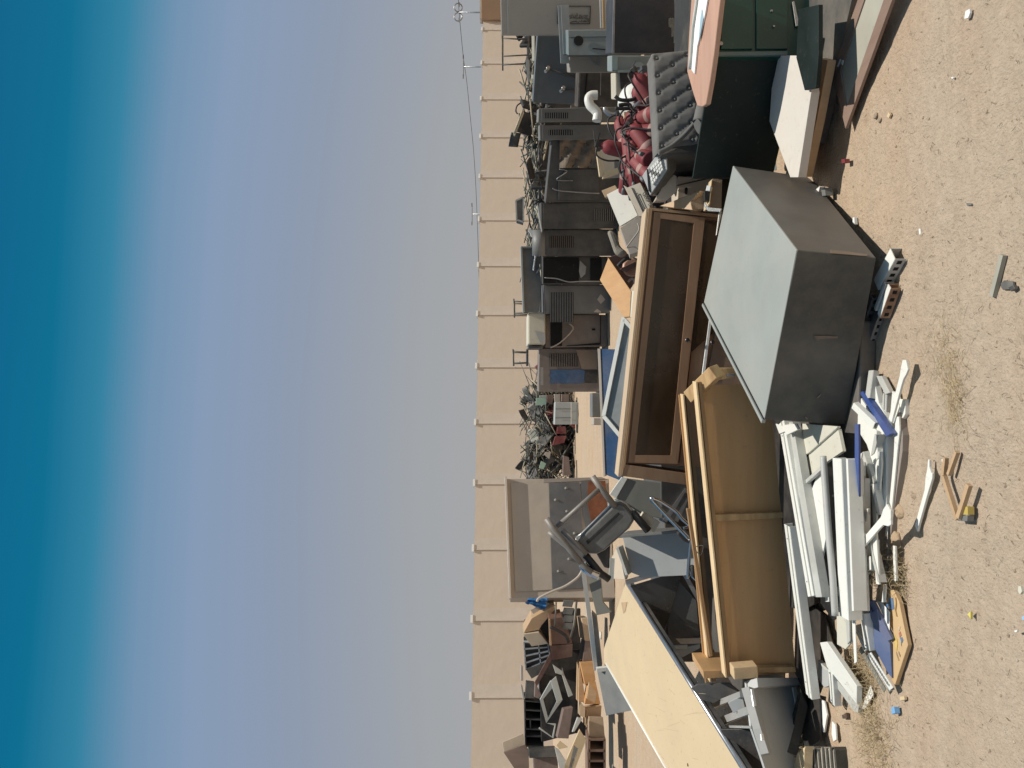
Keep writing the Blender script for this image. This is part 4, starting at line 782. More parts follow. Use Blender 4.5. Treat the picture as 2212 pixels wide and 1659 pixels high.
# big cream cabinet lying, glass side
P1, N1, P2 = P((1350, 1262), 6.9), P((1599, 1659), 4.75), P((1304, 1402), 7.9)
cp = pl3(P1, N1, P2)
t = thing('display_cabinet', 'large cream topped display cabinet with chrome rim lying at the lower left', 'display cabinet', V(-2.2, 5.6, 0))
cqp = [(1350, 1262), (1304, 1402), (1305, 1432), (1445, 1668), (1470, 1712), (1632, 1712)]
spart('top', t, cqp, cp, .03, cream, .004)
c0, c1 = cp((1352, 1258)), cp((1634, 1712))
m = M(); m.tube([c0 - cp.n * .012, c1 - cp.n * .012], .018, 10); m.build('chrome_rim', mat('brushed aluminium rim', (.55, .55, .56), .3, .9, .1, 6, .03, .1), t)
m = M(); m.beam(c0 - cp.n * .045, c1 - cp.n * .045, .02, .03, cp.n); m.build('lower_rim', grey_dk, t)
e0, e1 = cp((1310, 1434)), cp((1470, 1714)); m = M(); m.tube([e0, e1], .012, 8); m.build('far_rim', white_m, t)
for (p0, p1) in (((1404, 1545), (1440, 1640)), ):
    m = M(); m.prism([cp(a_(5, 1700, 0)) + cp.n * .002, cp(a_(5, 1760, -5)) + cp.n * .002, cp(a_(5, 1740, 90)) + cp.n * .002, cp(a_(5, 1720, 110)) + cp.n * .002], cp.n * .0015); m.build('stain', tan_w, t)
m = M(); m.lathe([(.012, 0), (.012, .004)], cp((1486, 1652)), Matrix.Identity(3), 8); m.build('knot', twigm, t)
scm = mat('scuffed line', (.52, .41, .26), .7, 0, .2, 9)
for k in range(16):
    p0 = (rnd.uniform(1380, 1500), rnd.uniform(1440, 1640)); an = rnd.uniform(-.6, .9); ln = rnd.uniform(8, 34); p1 = (p0[0] + ln * math.cos(an), p0[1] + ln * math.sin(an)); dx = .5
    m = M(); m.prism([cp(p) + cp.n * .0015 for p in (p0, (p0[0] + dx, p0[1] - dx), (p1[0] + dx, p1[1] - dx), p1)], -cp.n * .001); m.build('scratch', scm, t)
# open steel carcass below it: sides and shelves in shade
fr_a = pl((1440, 1300), 6.5, 0, 8)
dq = [(1358, 1262), (1468, 1226), (1500, 1280), (1530, 1400), (1600, 1600), (1560, 1560)]
spart('side_glass', t, [(1362, 1266), (1462, 1236), (1470, 1250), (1432, 1376)], fr_a, .012, glass_dk, .0)
m = M(); A, B, Cc = fr_a((1352, 1258)), fr_a((1470, 1224)), fr_a((1512, 1300)); m.beam(A, B, .035, .03, fr_a.n); m.build('frame_bar', steel, t)
m = M(); m.beam(B, Cc, .035, .03, fr_a.n); m.build('frame_bar', steel, t)
spart('inner_panel', t, [(1466, 1255), (1505, 1300), (1512, 1385), (1434, 1378)], fr_a, .012, mat('inner grey panel', (.12, .12, .115), .5, 0, .1, 3), .0, off=-.03)
spart('shelf_edge', t, [(1434, 1380), (1515, 1378), (1515, 1390), (1440, 1392)], fr_a, .03, steel, .0)
for i, (q, mt_, lb) in enumerate((([(1455, 1405), (1512, 1392), (1512, 1400), (1474, 1420)], grey_lt, 'pale folded sheet lying under the cream cabinet'), ([(1445, 1396), (1485, 1394), (1484, 1402), (1448, 1402)], white_e, 'short white block under the cream cabinet'))):
    slab('sheet_scrap', lb, 'sheet', q, pl(q[0], 6.2, 0, 15), .02, mt_)
# steel desk carcasses stacked under and beside
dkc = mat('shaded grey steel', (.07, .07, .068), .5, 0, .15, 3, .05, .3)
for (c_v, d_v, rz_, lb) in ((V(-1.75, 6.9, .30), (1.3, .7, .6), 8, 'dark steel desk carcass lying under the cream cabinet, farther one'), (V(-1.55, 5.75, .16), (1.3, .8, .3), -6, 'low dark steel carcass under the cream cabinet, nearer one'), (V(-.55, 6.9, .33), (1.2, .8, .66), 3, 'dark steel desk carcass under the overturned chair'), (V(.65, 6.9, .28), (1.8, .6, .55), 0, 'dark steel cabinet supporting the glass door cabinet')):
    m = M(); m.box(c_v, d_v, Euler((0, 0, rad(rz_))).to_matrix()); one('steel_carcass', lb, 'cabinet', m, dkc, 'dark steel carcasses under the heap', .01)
# grey steel cabinet open to the sky with the lit back
pn = pl(z_(5, 1100, 1300), 6.35, 4, 22)
t = thing('open_cabinet', 'open pale grey steel cabinet under the overturned chair, its back half sunlit', 'cabinet', V(pn(z_(5, 1100, 1300)).x, pn(z_(5, 1100, 1300)).y, 0))
spart('back', t, qs(z_, 5, (430, 960), (1500, 910), (1720, 1659), (790, 1700), (590, 1620)), pn, .02, grey_lt, .002, off=-.12)
spart('top_edge', t, qs(z_, 5, (510, 930), (1430, 860), (1435, 905), (480, 985)), pn, .3, grey_mid, .004, off=.12)
spart('side', t, qs(z_, 5, (395, 1168), (445, 1160), (600, 1620), (555, 1620)), pn, .16, white_e, .003, off=.02)
slab('cream_sheet', 'cream sheet lying left of the open grey cabinet', 'sheet', qs(z_, 5, (318, 1335), (395, 1180), (560, 1640), (540, 1700), (295, 1680)), pl(z_(5, 420, 1500), 6.6, 0, 50), .03, mat('pinkish cream sheet', (.60, .5, .38), .6, 0, .06, 3, .04, .2))
m = M(); m.beam(P(z_(5, 330, 1345), 6.55), P(z_(5, 310, 1700), 6.5), .025, .04); one('angle_bar', 'pale angle bar along the cream sheet', 'bar', m, white_e)
# greenish grey cabinet with white flange
pn = pl(z_(5, 1000, 350), 6.5, 6, 4)
t = thing('steel_cabinet', 'greenish grey steel cabinet with a bright white flange, behind the plywood crate', 'cabinet', V(pn(z_(5, 1000, 350)).x, 6.6, 0))
spart('face', t, qs(z_, 5, (575, 25), (1550, 150), (1640, 180), (1640, 700), (1200, 695), (880, 650), (400, 360)), pn, .35, mat('greenish grey enamel', (.24, .24, .21), .5, 0, .05, 3, .04, .25), .006)
spart('flange', t, qs(z_, 5, (485, 0), (580, 25), (395, 352), (285, 285)), pn, .03, white_m, .003, off=.015)
spart('flange', t, qs(z_, 5, (395, 350), (640, 500), (860, 640), (830, 660), (600, 540), (355, 370)), pn, .05, white_e, .003, off=.012)
spart('lower_flange', t, qs(z_, 5, (255, 390), (290, 380), (350, 490), (268, 590)), pn, .02, white_m, .002, off=.01)
for k, (x0_, x1_) in enumerate(((1340, 1190), (1420, 1290), (1490, 1380))):
    m = M(); m.beam(pn(z_(5, 1560, 200 + k * 70)) + pn.n * .01, pn(z_(5, x1_, 730)) + pn.n * .01, .035, .02, pn.n); m.build('drawer_rail', grey_dk if k % 2 else steel, t)
m = M(); m.beam(P(z_(5, 780, 660), 6.2), P(z_(5, 1060, 830), 6.2), .10, .05, (0, -1, 0)); one('wooden_block', 'cracked whitewashed wooden block under the folding chair', 'block', m, mat('cracked whitewash', (.6, .54, .42), .8, 0, .25, 12, .3, .3), bevel=.004)
m = M(); m.beam(P(z_(5, 670, 590), 6.15), P(z_(5, 920, 890), 6.15), .06, .04, (0, -1, 0)); one('black_bar', 'black square bar beside the cracked block', 'bar', m, black_pl, bevel=.003)

# overturned office chair on top
Yc = 6.0
t = thing('overturned_chair', 'overturned black padded visitor chair with bare tube legs on top of the heap', 'chair', P(a_(4, 1600, 1000), Yc))
tube_m = mat('chair tube grey', (.22, .205, .185), .5, .15, .15, 6, .03, .3)
for pts, r_ in ((((1550, 270), (1640, 400), (1800, 605)), .024), (((1042, 735), (1130, 860), (1300, 1075), (1420, 1220)), .024), (((1215, 862), (1350, 990), (1490, 1125)), .022), (((1070, 885), (1130, 930), (1290, 1060), (1450, 1260), (1550, 1330)), .022)):
    m = M(); m.tube([P(a_(4, *p), Yc - .02 * i) for i, p in enumerate(pts)], r_, 10); m.build('leg', tube_m, t)
m = M(); m.tube([P(a_(4, 1160, 825), Yc + .02), P(a_(4, 1628, 408), Yc - .02)], .02, 8); m.build('stretcher', tube_m, t)
pn = pl(a_(4, 1700, 880), Yc - .03, -4, 6)
sq = qs(a_, 4, (1395, 975), (1450, 930), (1780, 605), (1850, 585), (1905, 610), (1985, 700), (1995, 760), (1935, 860), (1680, 1085), (1600, 1125), (1520, 1120), (1420, 1040))
m = M(); m.prism([pn(p) for p in sq], -pn.n * .03); m.prism([pn(p) - pn.n * .032 for p in [lerp_p(x, a_(4, 1730, 880), -.05) for x in sq]], -pn.n * .05)
fabric = mat('worn charcoal fabric', (.15, .15, .14), .9, 0, .25, 10, .3, .45, (.2, .19, .17)); m.build('seat_pad', fabric, t, bevel=.012, seg=3)
spart('fold', t, qs(a_, 4, (1480, 985), (1830, 665), (1850, 690), (1500, 1020)), pn, .012, mat('dark fabric crease', (.035, .035, .034), .9, 0, .3, 10, .3), .003, off=.006)
m = M(); m.tube([pn(p) - pn.n * .075 for p in [lerp_p(x, a_(4, 1730, 880), -.07) for x in sq] + [lerp_p(sq[0], a_(4, 1730, 880), -.07)]], .012, 6); m.build('seat_rim', mat('pale rim tube', (.45, .45, .43), .3, .6), t)
for q in (((1470, 1135), (1640, 1340), (1735, 1405)), ((1990, 665), (2090, 790), (2170, 865))): m = M(); m.tube([P(a_(4, *p), Yc - .02) for p in q], .028, 8); m.build('bracket', black_pl, t)
m = M(); m.tube(bz([P(a_(4, *p), Yc - .03) for p in ((1440, 1240), (1480, 1290), (1560, 1340), (1620, 1365))], 4), .035, 8); m.build('chrome_end', chrome, t)
spart('backrest', t, qs(a_, 4, (1545, 1135), (1760, 1050), (1750, 1400), (1690, 1385)), pn, .04, black_pl, .01, off=-.25)
# chromed folding chair lying between crate and cabinets
t = thing('folding_chair', 'chromed tube chair with black seat wedged behind the plywood crate', 'chair', P(z_(5, 1500, 1000), 5.8))
for pts, r_ in ((((985, 350), (1000, 400), (1560, 985), (1600, 1030)), .015), (((985, 350), (1120, 400), (1370, 560), (1480, 690), (1620, 810)), .013), (((1640, 1020), (1610, 1250), (1590, 1490), (1580, 1680)), .013), (((1500, 850), (1560, 830), (1625, 800)), .012), (((1590, 1500), (1650, 1640), (1740, 1720)), .011)):
    m = M(); m.tube(bz([P(z_(5, *p), 5.7) for p in pts], 3), r_, 8); m.build('leg', chrome, t)
spart('seat', t, qs(z_, 5, (1405, 920), (1450, 905), (1630, 1060), (1630, 1120), (1500, 1060), (1420, 980)), pl(z_(5, 1500, 1000), 5.72), .05, black_pl, .01)
spart('backrest', t, qs(z_, 5, (1640, 1470), (1700, 1475), (1760, 1700), (1650, 1659)), pl(z_(5, 1650, 1550), 5.65), .05, black_pl, .01)

# ------------------------------------------------------------ glass door cabinet lying on its side
Yg = 6.0; pn = pl((1440, 740), Yg, 0, 2)
t = thing('glass_cabinet', 'oak cabinet with brown glass doors lying on its side across the heap', 'cabinet', V(.3, Yg, .4))
fq = [(1406, 452), (1556, 464), (1600, 470), (1510, 1055), (1480, 1046), (1343, 1026)]
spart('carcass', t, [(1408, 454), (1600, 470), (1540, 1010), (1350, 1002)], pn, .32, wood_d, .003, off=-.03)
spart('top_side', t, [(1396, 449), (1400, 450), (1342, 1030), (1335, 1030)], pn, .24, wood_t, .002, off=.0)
spart('top_edge', t, [(1401, 450), (1409, 452), (1351, 1003), (1343, 1028)], pn, .03, wood('oak edge', (.33, .2, .1), (.42, .26, .14), 'X', 4), .002, off=.008)
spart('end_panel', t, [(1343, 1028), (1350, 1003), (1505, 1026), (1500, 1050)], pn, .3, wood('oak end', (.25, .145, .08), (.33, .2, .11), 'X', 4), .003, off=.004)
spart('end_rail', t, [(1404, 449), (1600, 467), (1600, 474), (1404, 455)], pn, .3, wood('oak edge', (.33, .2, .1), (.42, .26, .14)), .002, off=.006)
# door 1
d1 = [(1413, 457), (1523, 470), (1464, 1002), (1357, 999)]; g1 = [(1427, 472), (1499, 482), (1449, 984), (1372, 983)]
dr = spart('door', t, [d1[0], d1[1], g1[1], g1[0]], pn, .02, wood_d, .002, off=.0)
for k in (1, 2, 3):
    m = M(); m.prism([pn(d1[k]), pn(d1[(k + 1) % 4]), pn(g1[(k + 1) % 4]), pn(g1[k])], -pn.n * .02); m.build('door_frame_bar', wood_d, dr)
m = M(); m.prism([pn(p) - pn.n * .01 for p in g1], -pn.n * .004); m.build('glass_pane', glass_br, dr)
def knob(p, par):
    m = M(); m.lathe([(.009, 0), (.009, .012), (.019, .016), (.015, .028)], pn(p), Matrix((V(1, 0, 0), V(0, 0, 1), V(0, -1, 0))).transposed(), 12); m.build('knob', chrome, par)
knob((1484, 735), dr)
# lower door, all glass, and a white strip painted for the reflection
d2 = [(1525, 473), (1600, 478), (1590, 1000), (1466, 1000)]
dr2 = spart('door', t, [(1560, 640), (1640, 660), (1600, 900), (1528, 820)], pn, .015, wood('grey brown door', (.16, .11, .08), (.21, .15, .11), 'X', 4), .002, off=-.01)
knob((1538, 740), dr2)
spart('glass_pane', t, [(1524, 474), (1560, 478), (1540, 720), (1494, 760), (1468, 1000), (1466, 1000)], pn, .006, glass_br, .0, off=-.004)
spart('painted_reflection', t, [(1532, 690), (1537, 692), (1522, 812), (1516, 812)], pn, .02, paper, .001, off=.006)
for (x, y, h_, lb) in ((-.15, 5.95, .5, 'post'),):
    pass
m = M(); m.box(pn((1470, 900)) + V(.05, .2, -.05), (.3, .08, .14), Euler((0, .3, .2)).to_matrix()); m.build('rubbish_inside', card, t)
m = M(); m.box(pn((1455, 490)) + V(-.02, .22, .0), (.12, .12, .2), Euler((0, .1, .2)).to_matrix()); m.build('carton_inside', card, t)
slab('plastic_trim', 'white perforated trim wedged between the oak cabinet and the grey box', 'trim', [b_(2, 1012, 680), b_(2, 1040, 670), b_(2, 985, 930), b_(2, 980, 930)], pl(b_(2, 1020, 700), 5.8), .02, white_m)

# ------------------------------------------------------------ white framed glass door, orange box, computers
pn = pl((1330, 830), 7.0, 0, 25)
t = thing('glass_door', 'white framed glass door panel leaning behind the oak cabinet', 'glass door', P((1340, 830), 7.0))
gq = [a_(3, 1900, 180), a_(3, 2010, 320), a_(3, 2060, 400), a_(3, 1875, 1500), a_(3, 1680, 1265)]
spart('glass_pane', t, gq, pn, .008, glass_wh, .0)
for (p0, p1) in ((gq[0], gq[4]), (gq[4], a_(3, 1860, 1480)), (a_(3, 1905, 205), a_(3, 2010, 322))):
    m = M(); m.beam(pn(p0) + pn.n * .01, pn(p1) + pn.n * .01, .035, .035, pn.n); m.build('frame_bar', white_m, t)
pn = pl(z_(6, 500, 800), 7.1, 25, 35)
t = thing('plywood_box', 'orange plywood drawer box with debris inside, tipped on the heap', 'drawer', P(z_(6, 500, 800), 7.1))
spart('base_panel', t, qs(z_, 6, (330, 240), (155, 700), (650, 1470), (775, 1460), (805, 940)), pn, .02, wood_o, .003)
pn2 = pl(z_(6, 700, 600), 7.2, -10, 0)
spart('inner_side', t, qs(z_, 6, (340, 245), (700, 130), (1040, 300), (1020, 600), (810, 930), (580, 600)), pn2, .02, redb, .003, off=-.1)
spart('cross_piece', t, qs(z_, 6, (560, 480), (870, 330), (1000, 370), (700, 540)), pn2, .05, redb, .003, off=.02)
m = M(); m.lathe([(.085, 0), (.09, .02), (.07, .03)], pn2(z_(6, 830, 450)) - pn2.n * .06, Matrix((V(1, 0, 0), V(0, 0, 1), V(0, -1, 0))).transposed(), 20); m.build('round_disc', pink_w, t)
m = M(); m.tube(bz([pn2(z_(6, x, y)) + pn2.n * .03 for x, y in ((520, 420), (600, 330), (700, 260), (790, 250))], 4), .02, 6); m.build('black_strap', black_pl, t)
m = M(); m.tube(bz([pn2(z_(6, x, y)) + pn2.n * .03 for x, y in ((730, 740), (790, 680), (850, 690), (860, 780))], 4), .012, 6); m.build('pale_strap', taupe, t)
slab('cream_block', 'cream laminated board on top of the oak cabinet', 'board', qs(z_, 6, (815, 930), (940, 915), (880, 1480), (778, 1470)), pl(z_(6, 860, 1200), 6.4, 0, 60), .05, cream_p)
# beige computer cases and printer
t = thing('computer_case', 'beige computer tower with a grey flap, standing under the keypad unit', 'computer', V(P(b_(2, 700, 150), 6.3).x, 6.4, .0)); pn = pl(b_(2, 700, 150), 6.3, 4)
spart('case', t, qs(b_, 2, (440, 30), (900, 15), (945, 285), (560, 275), (540, 60)), pn, .4, beige_pl, .008)
spart('lid', t, qs(b_, 2, (665, 60), (680, 28), (900, 12), (940, 270), (790, 272), (700, 130)), pn, .02, mat('lighter beige', (.45, .39, .31), .6, 0, .05, 3), .003, off=.012)
t = thing('computer_case', 'beige computer tower with an oval black slot, below the first beige tower', 'computer', V(P(b_(2, 700, 400), 6.15).x, 6.25, .0)); pn = pl(b_(2, 700, 400), 6.15, 0)
spart('case', t, qs(b_, 2, (560, 280), (950, 295), (930, 390), (880, 450), (550, 540)), pn, .4, beige_pl, .008)
spart('slot', t, qs(b_, 2, (632, 415), (650, 405), (662, 420), (660, 475), (640, 485), (630, 470)), pn, .006, hole_m, off=.006)
m = M(); m.tube(bz([pn(b_(2, x, y)) + pn.n * .01 for x, y in ((410, 385), (500, 395), (640, 365), (800, 330), (930, 300))], 4), .005, 5); m.build('cable', black_pl, t)
t = thing('keypad_telephone', 'white topped office keypad unit tilted on the beige tower', 'telephone unit', P(b_(2, 350, 300), 6.2)); 
kp = pl(b_(2, 330, 250), 5.85, -20, 42)
spart('body', t, qs(z_, 2, (760, 70), (1000, 85), (1020, 430), (630, 1020), (530, 780), (430, 560)), kp, .12, mat('grey plastic base', (.1, .1, .095), .5, 0, .15, 4, .05, .2), .01)
spart('top_face', t, qs(z_, 2, (770, 85), (985, 110), (1000, 410), (625, 990), (545, 770), (450, 560)), kp, .02, grey_lt, .004, off=.012)
kq = qs(z_, 2, (880, 140), (940, 420), (700, 780), (600, 420))
for i in range(6):
    for j in range(4):
        q = [kp(lerp_p(lerp_p(kq[0], kq[3], (i + a) / 6), lerp_p(kq[1], kq[2], (i + a) / 6), (j + b2) / 4)) + kp.n * .03 for a, b2 in ((.12, .12), (.12, .82), (.82, .82), (.82, .12))]
        m = M(); m.prism(q, -kp.n * .02); m.build('key', paper if (i + j) % 5 else grey_mid, t)
spart('display_slot', t, qs(z_, 2, (560, 400), (600, 420), (650, 930), (600, 880)), kp, .012, hole_m, off=.018)
spart('grey_board', t, qs(z_, 2, (1130, 520), (1200, 560), (1190, 900), (960, 1100), (700, 1120), (900, 760)), pl(z_(2, 1000, 850), 5.95, 0), .06, beige_pl, .006)
# cartons at left of it
t = thing('carton', 'white lidded printed carton tilted beside the fire extinguishers', 'box', P(b_(2, 100, 500), 6.8))
kp = pl(a_(2, 1880, 600), 6.9, -15, 38); spart('lid', t, qs(a_, 2, (1705, 485), (1900, 385), (2050, 715), (1850, 838)), kp, .04, mat('white card lid', (.72, .69, .6), .7, 0, .04, 4, .05, .15), .003)
kp2 = pl(a_(2, 2050, 500), 6.35, 0, 25); spart('printed_side', t, qs(z_, 2, (0, 740), (95, 800), (380, 690), (610, 1170), (530, 1480), (350, 1430)), kp2, .1, mat('cream card', (.52, .47, .37), .75, 0, .06, 4, .08, .2), .003, off=-.02)
spart('shadow_band', t, qs(z_, 2, (90, 820), (180, 800), (480, 1440), (350, 1440)), kp2, .01, beige_pl, .0, off=-.005)
exx = (kp2(z_(2, 520, 1180)) - kp2(z_(2, 385, 940))).normalized(); eyy = kp2.n.cross(exx); 
textmesh('GSD & 228', 'print', grey_dk, t, kp2(z_(2, 420, 935)) - exx * 0 + kp2.n * -.012, exx, eyy, .06, .002, width=.22)
textmesh('GLASS', 'print', grey_dk, t, kp2(z_(2, 430, 1300)) + kp2.n * -.012, exx, eyy, .04, .002, width=.09)
m = M(); fr2 = [kp2(z_(2, x, y)) - kp2.n * .008 for x, y in ((285, 960), (325, 925), (465, 1240), (430, 1260))]
for i in range(4): m.beam(fr2[i], fr2[(i + 1) % 4], .004, .004, kp2.n)
m.build('print_border', grey_dk, t)
slab('carton', 'grey taupe carton below the white lidded carton', 'box', qs(a_, 2, (1855, 850), (2055, 720), (2130, 760), (2110, 1100), (1960, 1150), (1890, 950)), pl(a_(2, 1980, 950), 6.6, 0, 10), .2, taupe)
slab('cream_carton', 'cream edged shallow carton beside the extinguishers', 'box', qs(a_, 2, (1640, -10), (1880, 10), (1850, 240), (1650, 250)), pl(a_(2, 1750, 120), 7.4, 0, 10), .2, mat('cream rimmed card', (.34, .30, .235), .7, 0, .08, 4, .05, .2))
m = M(); m.beam(P(a_(2, 1620, 20), 7.35), P(a_(2, 1655, 280), 7.35), .05, .06, (0, -1, 0)); m.beam(P(a_(2, 1655, 280), 7.35), P(a_(2, 1830, 225), 7.35), .05, .06, (0, -1, 0)); one('wooden_edge', 'cream wooden edging around the shallow carton', 'edging', m, cream)
slab('plank', 'tan plank end above the white lidded carton', 'plank', qs(a_, 2, (1650, 440), (1800, 380), (1830, 430), (1690, 520)), pl(a_(2, 1720, 450), 7.2, 0, 20), .05, tan_w)
m = M(); m.tube(bz([P(a_(2, x, y), 6.5) for x, y in ((2050, 800), (2060, 880), (1960, 1020), (1930, 1070), (2010, 1060), (2070, 1120))], 4), .006, 5); one('cable', 'thin pale cable draped over the taupe carton', 'cable', m, taupe)
slab('plaster_bag', 'grey dusty sack slumped left of the taupe carton', 'sack', qs(a_, 2, (1700, 880), (1770, 870), (1830, 1040), (1920, 1110), (1850, 1165), (1790, 1140)), pl(a_(2, 1800, 1000), 7.0, 0, 20), .15, mat('dusty sack', (.28, .25, .2), .9, 0, .2, 6, .3, .3), None, .03)
slab('stone_slab', 'tan wedge shaped wooden board beside the beige towers', 'board', qs(z_, 2, (820, 1220), (1730, 880), (1500, 1120), (1540, 1310), (1050, 1250)), pl(z_(2, 1200, 1150), 6.0, 0, 50), .08, tan_w)
slab('carton', 'brown box end with a scorched corner next to the tan wedge', 'box', qs(z_, 2, (1500, 1115), (1735, 880), (1800, 950), (1800, 1280), (1560, 1310)), pl(z_(2, 1600, 1150), 5.9, 0, 0), .12, card)
slab('carton', 'narrow brown carton standing beside the grey box', 'box', qs(z_, 2, (1990, 620), (2200, 630), (2180, 1260), (1925, 1245)), pl(z_(2, 2080, 900), 5.75, 0, 0), .15, card)
slab('carton', 'cream edge board of the narrow carton', 'board', qs(z_, 2, (1960, 640), (1990, 620), (1930, 1245), (1900, 1240)), pl(z_(2, 2080, 900), 5.72, 0, 0), .15, cream)
slab('phone_charger', 'small white and black plug box beside the narrow carton', 'plug', qs(z_, 2, (1860, 765), (1950, 775), (1925, 890), (1830, 880)), pl(z_(2, 1880, 900), 5.7, 0, 30), .05, paper)
slab('phone_charger', 'small black socket under the white plug', 'plug', qs(z_, 2, (1810, 890), (1925, 885), (1910, 1105), (1815, 1105)), pl(z_(2, 1880, 900), 5.72, 0, 0), .06, black_pl)
slab('plastic_wrap', 'crumpled clear plastic at the right end of the oak cabinet', 'plastic', qs(z_, 2, (1800, 1130), (1900, 1250), (2190, 1280), (2150, 1350), (1880, 1330), (1800, 1240)), pl(z_(2, 1900, 1250), 5.7, 0, 30), .02, mat('cloudy plastic', (.5, .5, .47), .3, 0, .3, 10, .5))

# ------------------------------------------------------------ pile of red fire extinguishers
def exting(label, mt):
    t = thing('fire_extinguisher', label, 'fire extinguisher', V(0, 0, 0), 'red fire extinguishers in the pile')
    m = M(); m.lathe([(.06, 0), (.072, .01), (.075, .03), (.075, .36), (.068, .40), (.045, .43), (.025, .445), (.022, .47)], (0, 0, 0), None, 18); m.build('cylinder', mt, t)
    m = M(); m.lathe([(.0755, .16), (.0762, .161), (.0762, .215), (.0755, .216)], (0, 0, 0), None, 18); m.build('label_band', mat('faded label', (.33, .2, .17), .6, 0, .3, 10), t)
    m = M(); m.box((0, 0, .49), (.05, .05, .05)); m.beam(V(-.02, 0, .51), V(.13, 0, .56), .022, .008); m.beam(V(-.02, 0, .50), V(.12, 0, .49), .022, .008); m.build('valve', black_pl, t, bevel=.004)
    m = M(); m.tube(bz([V(-.02, .02, .49), V(-.10, .03, .47), V(-.13, .02, .36), V(-.09, .03, .2), V(-.085, .02, .08)], 5), .009, 7); m.build('hose', black_pl, t)
    m = M(); m.lathe([(.02, 0), (.02, .05), (.012, .07)], (-.085, .02, .02), None, 10); m.build('nozzle', grey_mid, t)
    return t
red2 = mat('sun faded red enamel', (.42, .07, .06), .5, 0, .2, 6, .05, .4, (.5, .3, .24))
ep = {'used': set(), 0: exting('x', red_m), 1: exting('x', red2)}
ex_pos = [((1388, 192), 6.55, (1.7, .3, .2), 'topmost right red fire extinguisher leaning by the sofa'), ((1400, 205), 6.35, (.9, .5, 1), 'red fire extinguisher below the topmost one, against the sofa'), ((1392, 232), 6.5, (.5, 1.1, .3), 'red fire extinguisher beside the grey nozzle'), ((1378, 246), 6.7, (1.5, .8, 2), 'faded red fire extinguisher behind the tangle of hoses'), ((1402, 250), 6.3, (1.2, .2, 3), 'red fire extinguisher tucked against the sofa arm'),
          ((1362, 272), 6.8, (1.5, 1.4, .2), 'large red fire extinguisher end on, upper row'), ((1384, 278), 6.6, (1.57, .3, -.3), 'big red fire extinguisher pointing at the yard, centre of the pile'), ((1404, 285), 6.3, (.3, .6, 1.9), 'red fire extinguisher with a curved hose beside the sofa'), ((1350, 298), 6.85, (.3, 1.3, .4), 'red fire extinguisher with a yellow tag, back row'), ((1370, 305), 6.6, (1.5, -.6, .8), 'red fire extinguisher under a grey bracket'),
          ((1395, 310), 6.3, (.2, 1.0, .5), 'faded red fire extinguisher with gold neck'), ((1345, 325), 6.8, (.1, .2, 0), 'upright red fire extinguisher beside the cream carton'), ((1362, 332), 6.5, (.15, 1.45, .1), 'bright red fire extinguisher lying lengthwise'), ((1384, 336), 6.35, (1.3, .7, 2.5), 'red fire extinguisher above the keypad unit'), ((1372, 358), 6.45, (1.4, .3, 1.2), 'red fire extinguisher with a white disc'),
          ((1356, 370), 6.7, (1.57, .2, .9), 'red fire extinguisher nearest the white carton'), ((1388, 362), 6.3, (.4, 1.2, 1.2), 'faded red fire extinguisher half under the keypad unit'), ((1372, 385), 6.6, (1.0, 1.0, .3), 'lowest left red fire extinguisher by the printed carton')]
for i, (p, Y, e, lb) in enumerate(ex_pos):
    q = P(p, Y); R = Euler(e).to_matrix(); o = place(ep, i % 2 if i in (3, 10, 16) else 0 if i % 4 else i % 2, q - R @ V(0, 0, .2), e, lb, 'red fire extinguishers in the pile', .88)
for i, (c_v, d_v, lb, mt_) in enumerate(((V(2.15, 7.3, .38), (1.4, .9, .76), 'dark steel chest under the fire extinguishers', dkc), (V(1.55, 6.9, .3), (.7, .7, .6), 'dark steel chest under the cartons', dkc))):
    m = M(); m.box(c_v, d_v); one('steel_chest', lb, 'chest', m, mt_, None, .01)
m = M(); m.lathe([(.16, 0), (.165, .02), (.10, .09), (.02, .12)], P((1372, 217), 6.75), Euler((.9, 0, 0)).to_matrix(), 24); one('white_dish', 'bright white enamel dish among the hoses', 'dish', m, white_m)
m = M(); m.tube(bz([P(a_(1, x, y), 7.6) for x, y in ((1605, 1048), (1540, 1052), (1508, 1090), (1525, 1160), (1575, 1210), (1605, 1255), (1595, 1335))], 6), .045, 12); one('drain_pipe', 'white S shaped plastic drain pipe in front of the grey cooler', 'pipe', m, mat('white pvc', (.75, .73, .66), .4, 0, .05, 6, .02, .15))
m = M(); m.tube(bz([P(a_(1, x, y), 7.5) for x, y in ((1690, 1185), (1700, 1225), (1760, 1262), (1850, 1258))], 5), .025, 8); m.tube([P(a_(1, 1858, 1235), 7.5), P(a_(1, 1858, 1310), 7.5)], .03, 8); one('bent_pipe', 'grey bent metal pipe left of the white drain pipe', 'pipe', m, steel)
for k, (pts, lb) in enumerate(((((1800, 1060), (1860, 1100), (1980, 1100), (2030, 1070)), 'black cable looping over the white dish'), (((1800, 1195), (1920, 1195), (2010, 1190)), 'straight black rod below the white dish'), (((1840, 1160), (1900, 1150), (1960, 1155), (1970, 1190)), 'black hose end curled beside the dish'), (((2150, 1110), (2080, 1125), (2040, 1160), (2020, 1190)), 'pale curved hose at the top of the extinguisher pile'))):
    m = M(); m.tube(bz([P(a_(1, x, y), 6.45) for x, y in pts], 5), .016 if k != 3 else .024, 7); one('hose', lb, 'hose', m, black_pl if k < 3 else steel)
for k, (x0_, y0_, x1_, y1_) in enumerate(((1930, 1240, 1935, 1300), (1900, 1440, 1925, 1560))):
    m = M(); m.beam(P(a_(1, x0_, y0_), 6.7), P(a_(1, x1_, y1_), 6.7), .06, .04, (0, -1, 0)); one('wooden_strip', ('short', 'long')[k] + ' yellow wooden strip among the fire extinguishers', 'wood strip', m, cream)

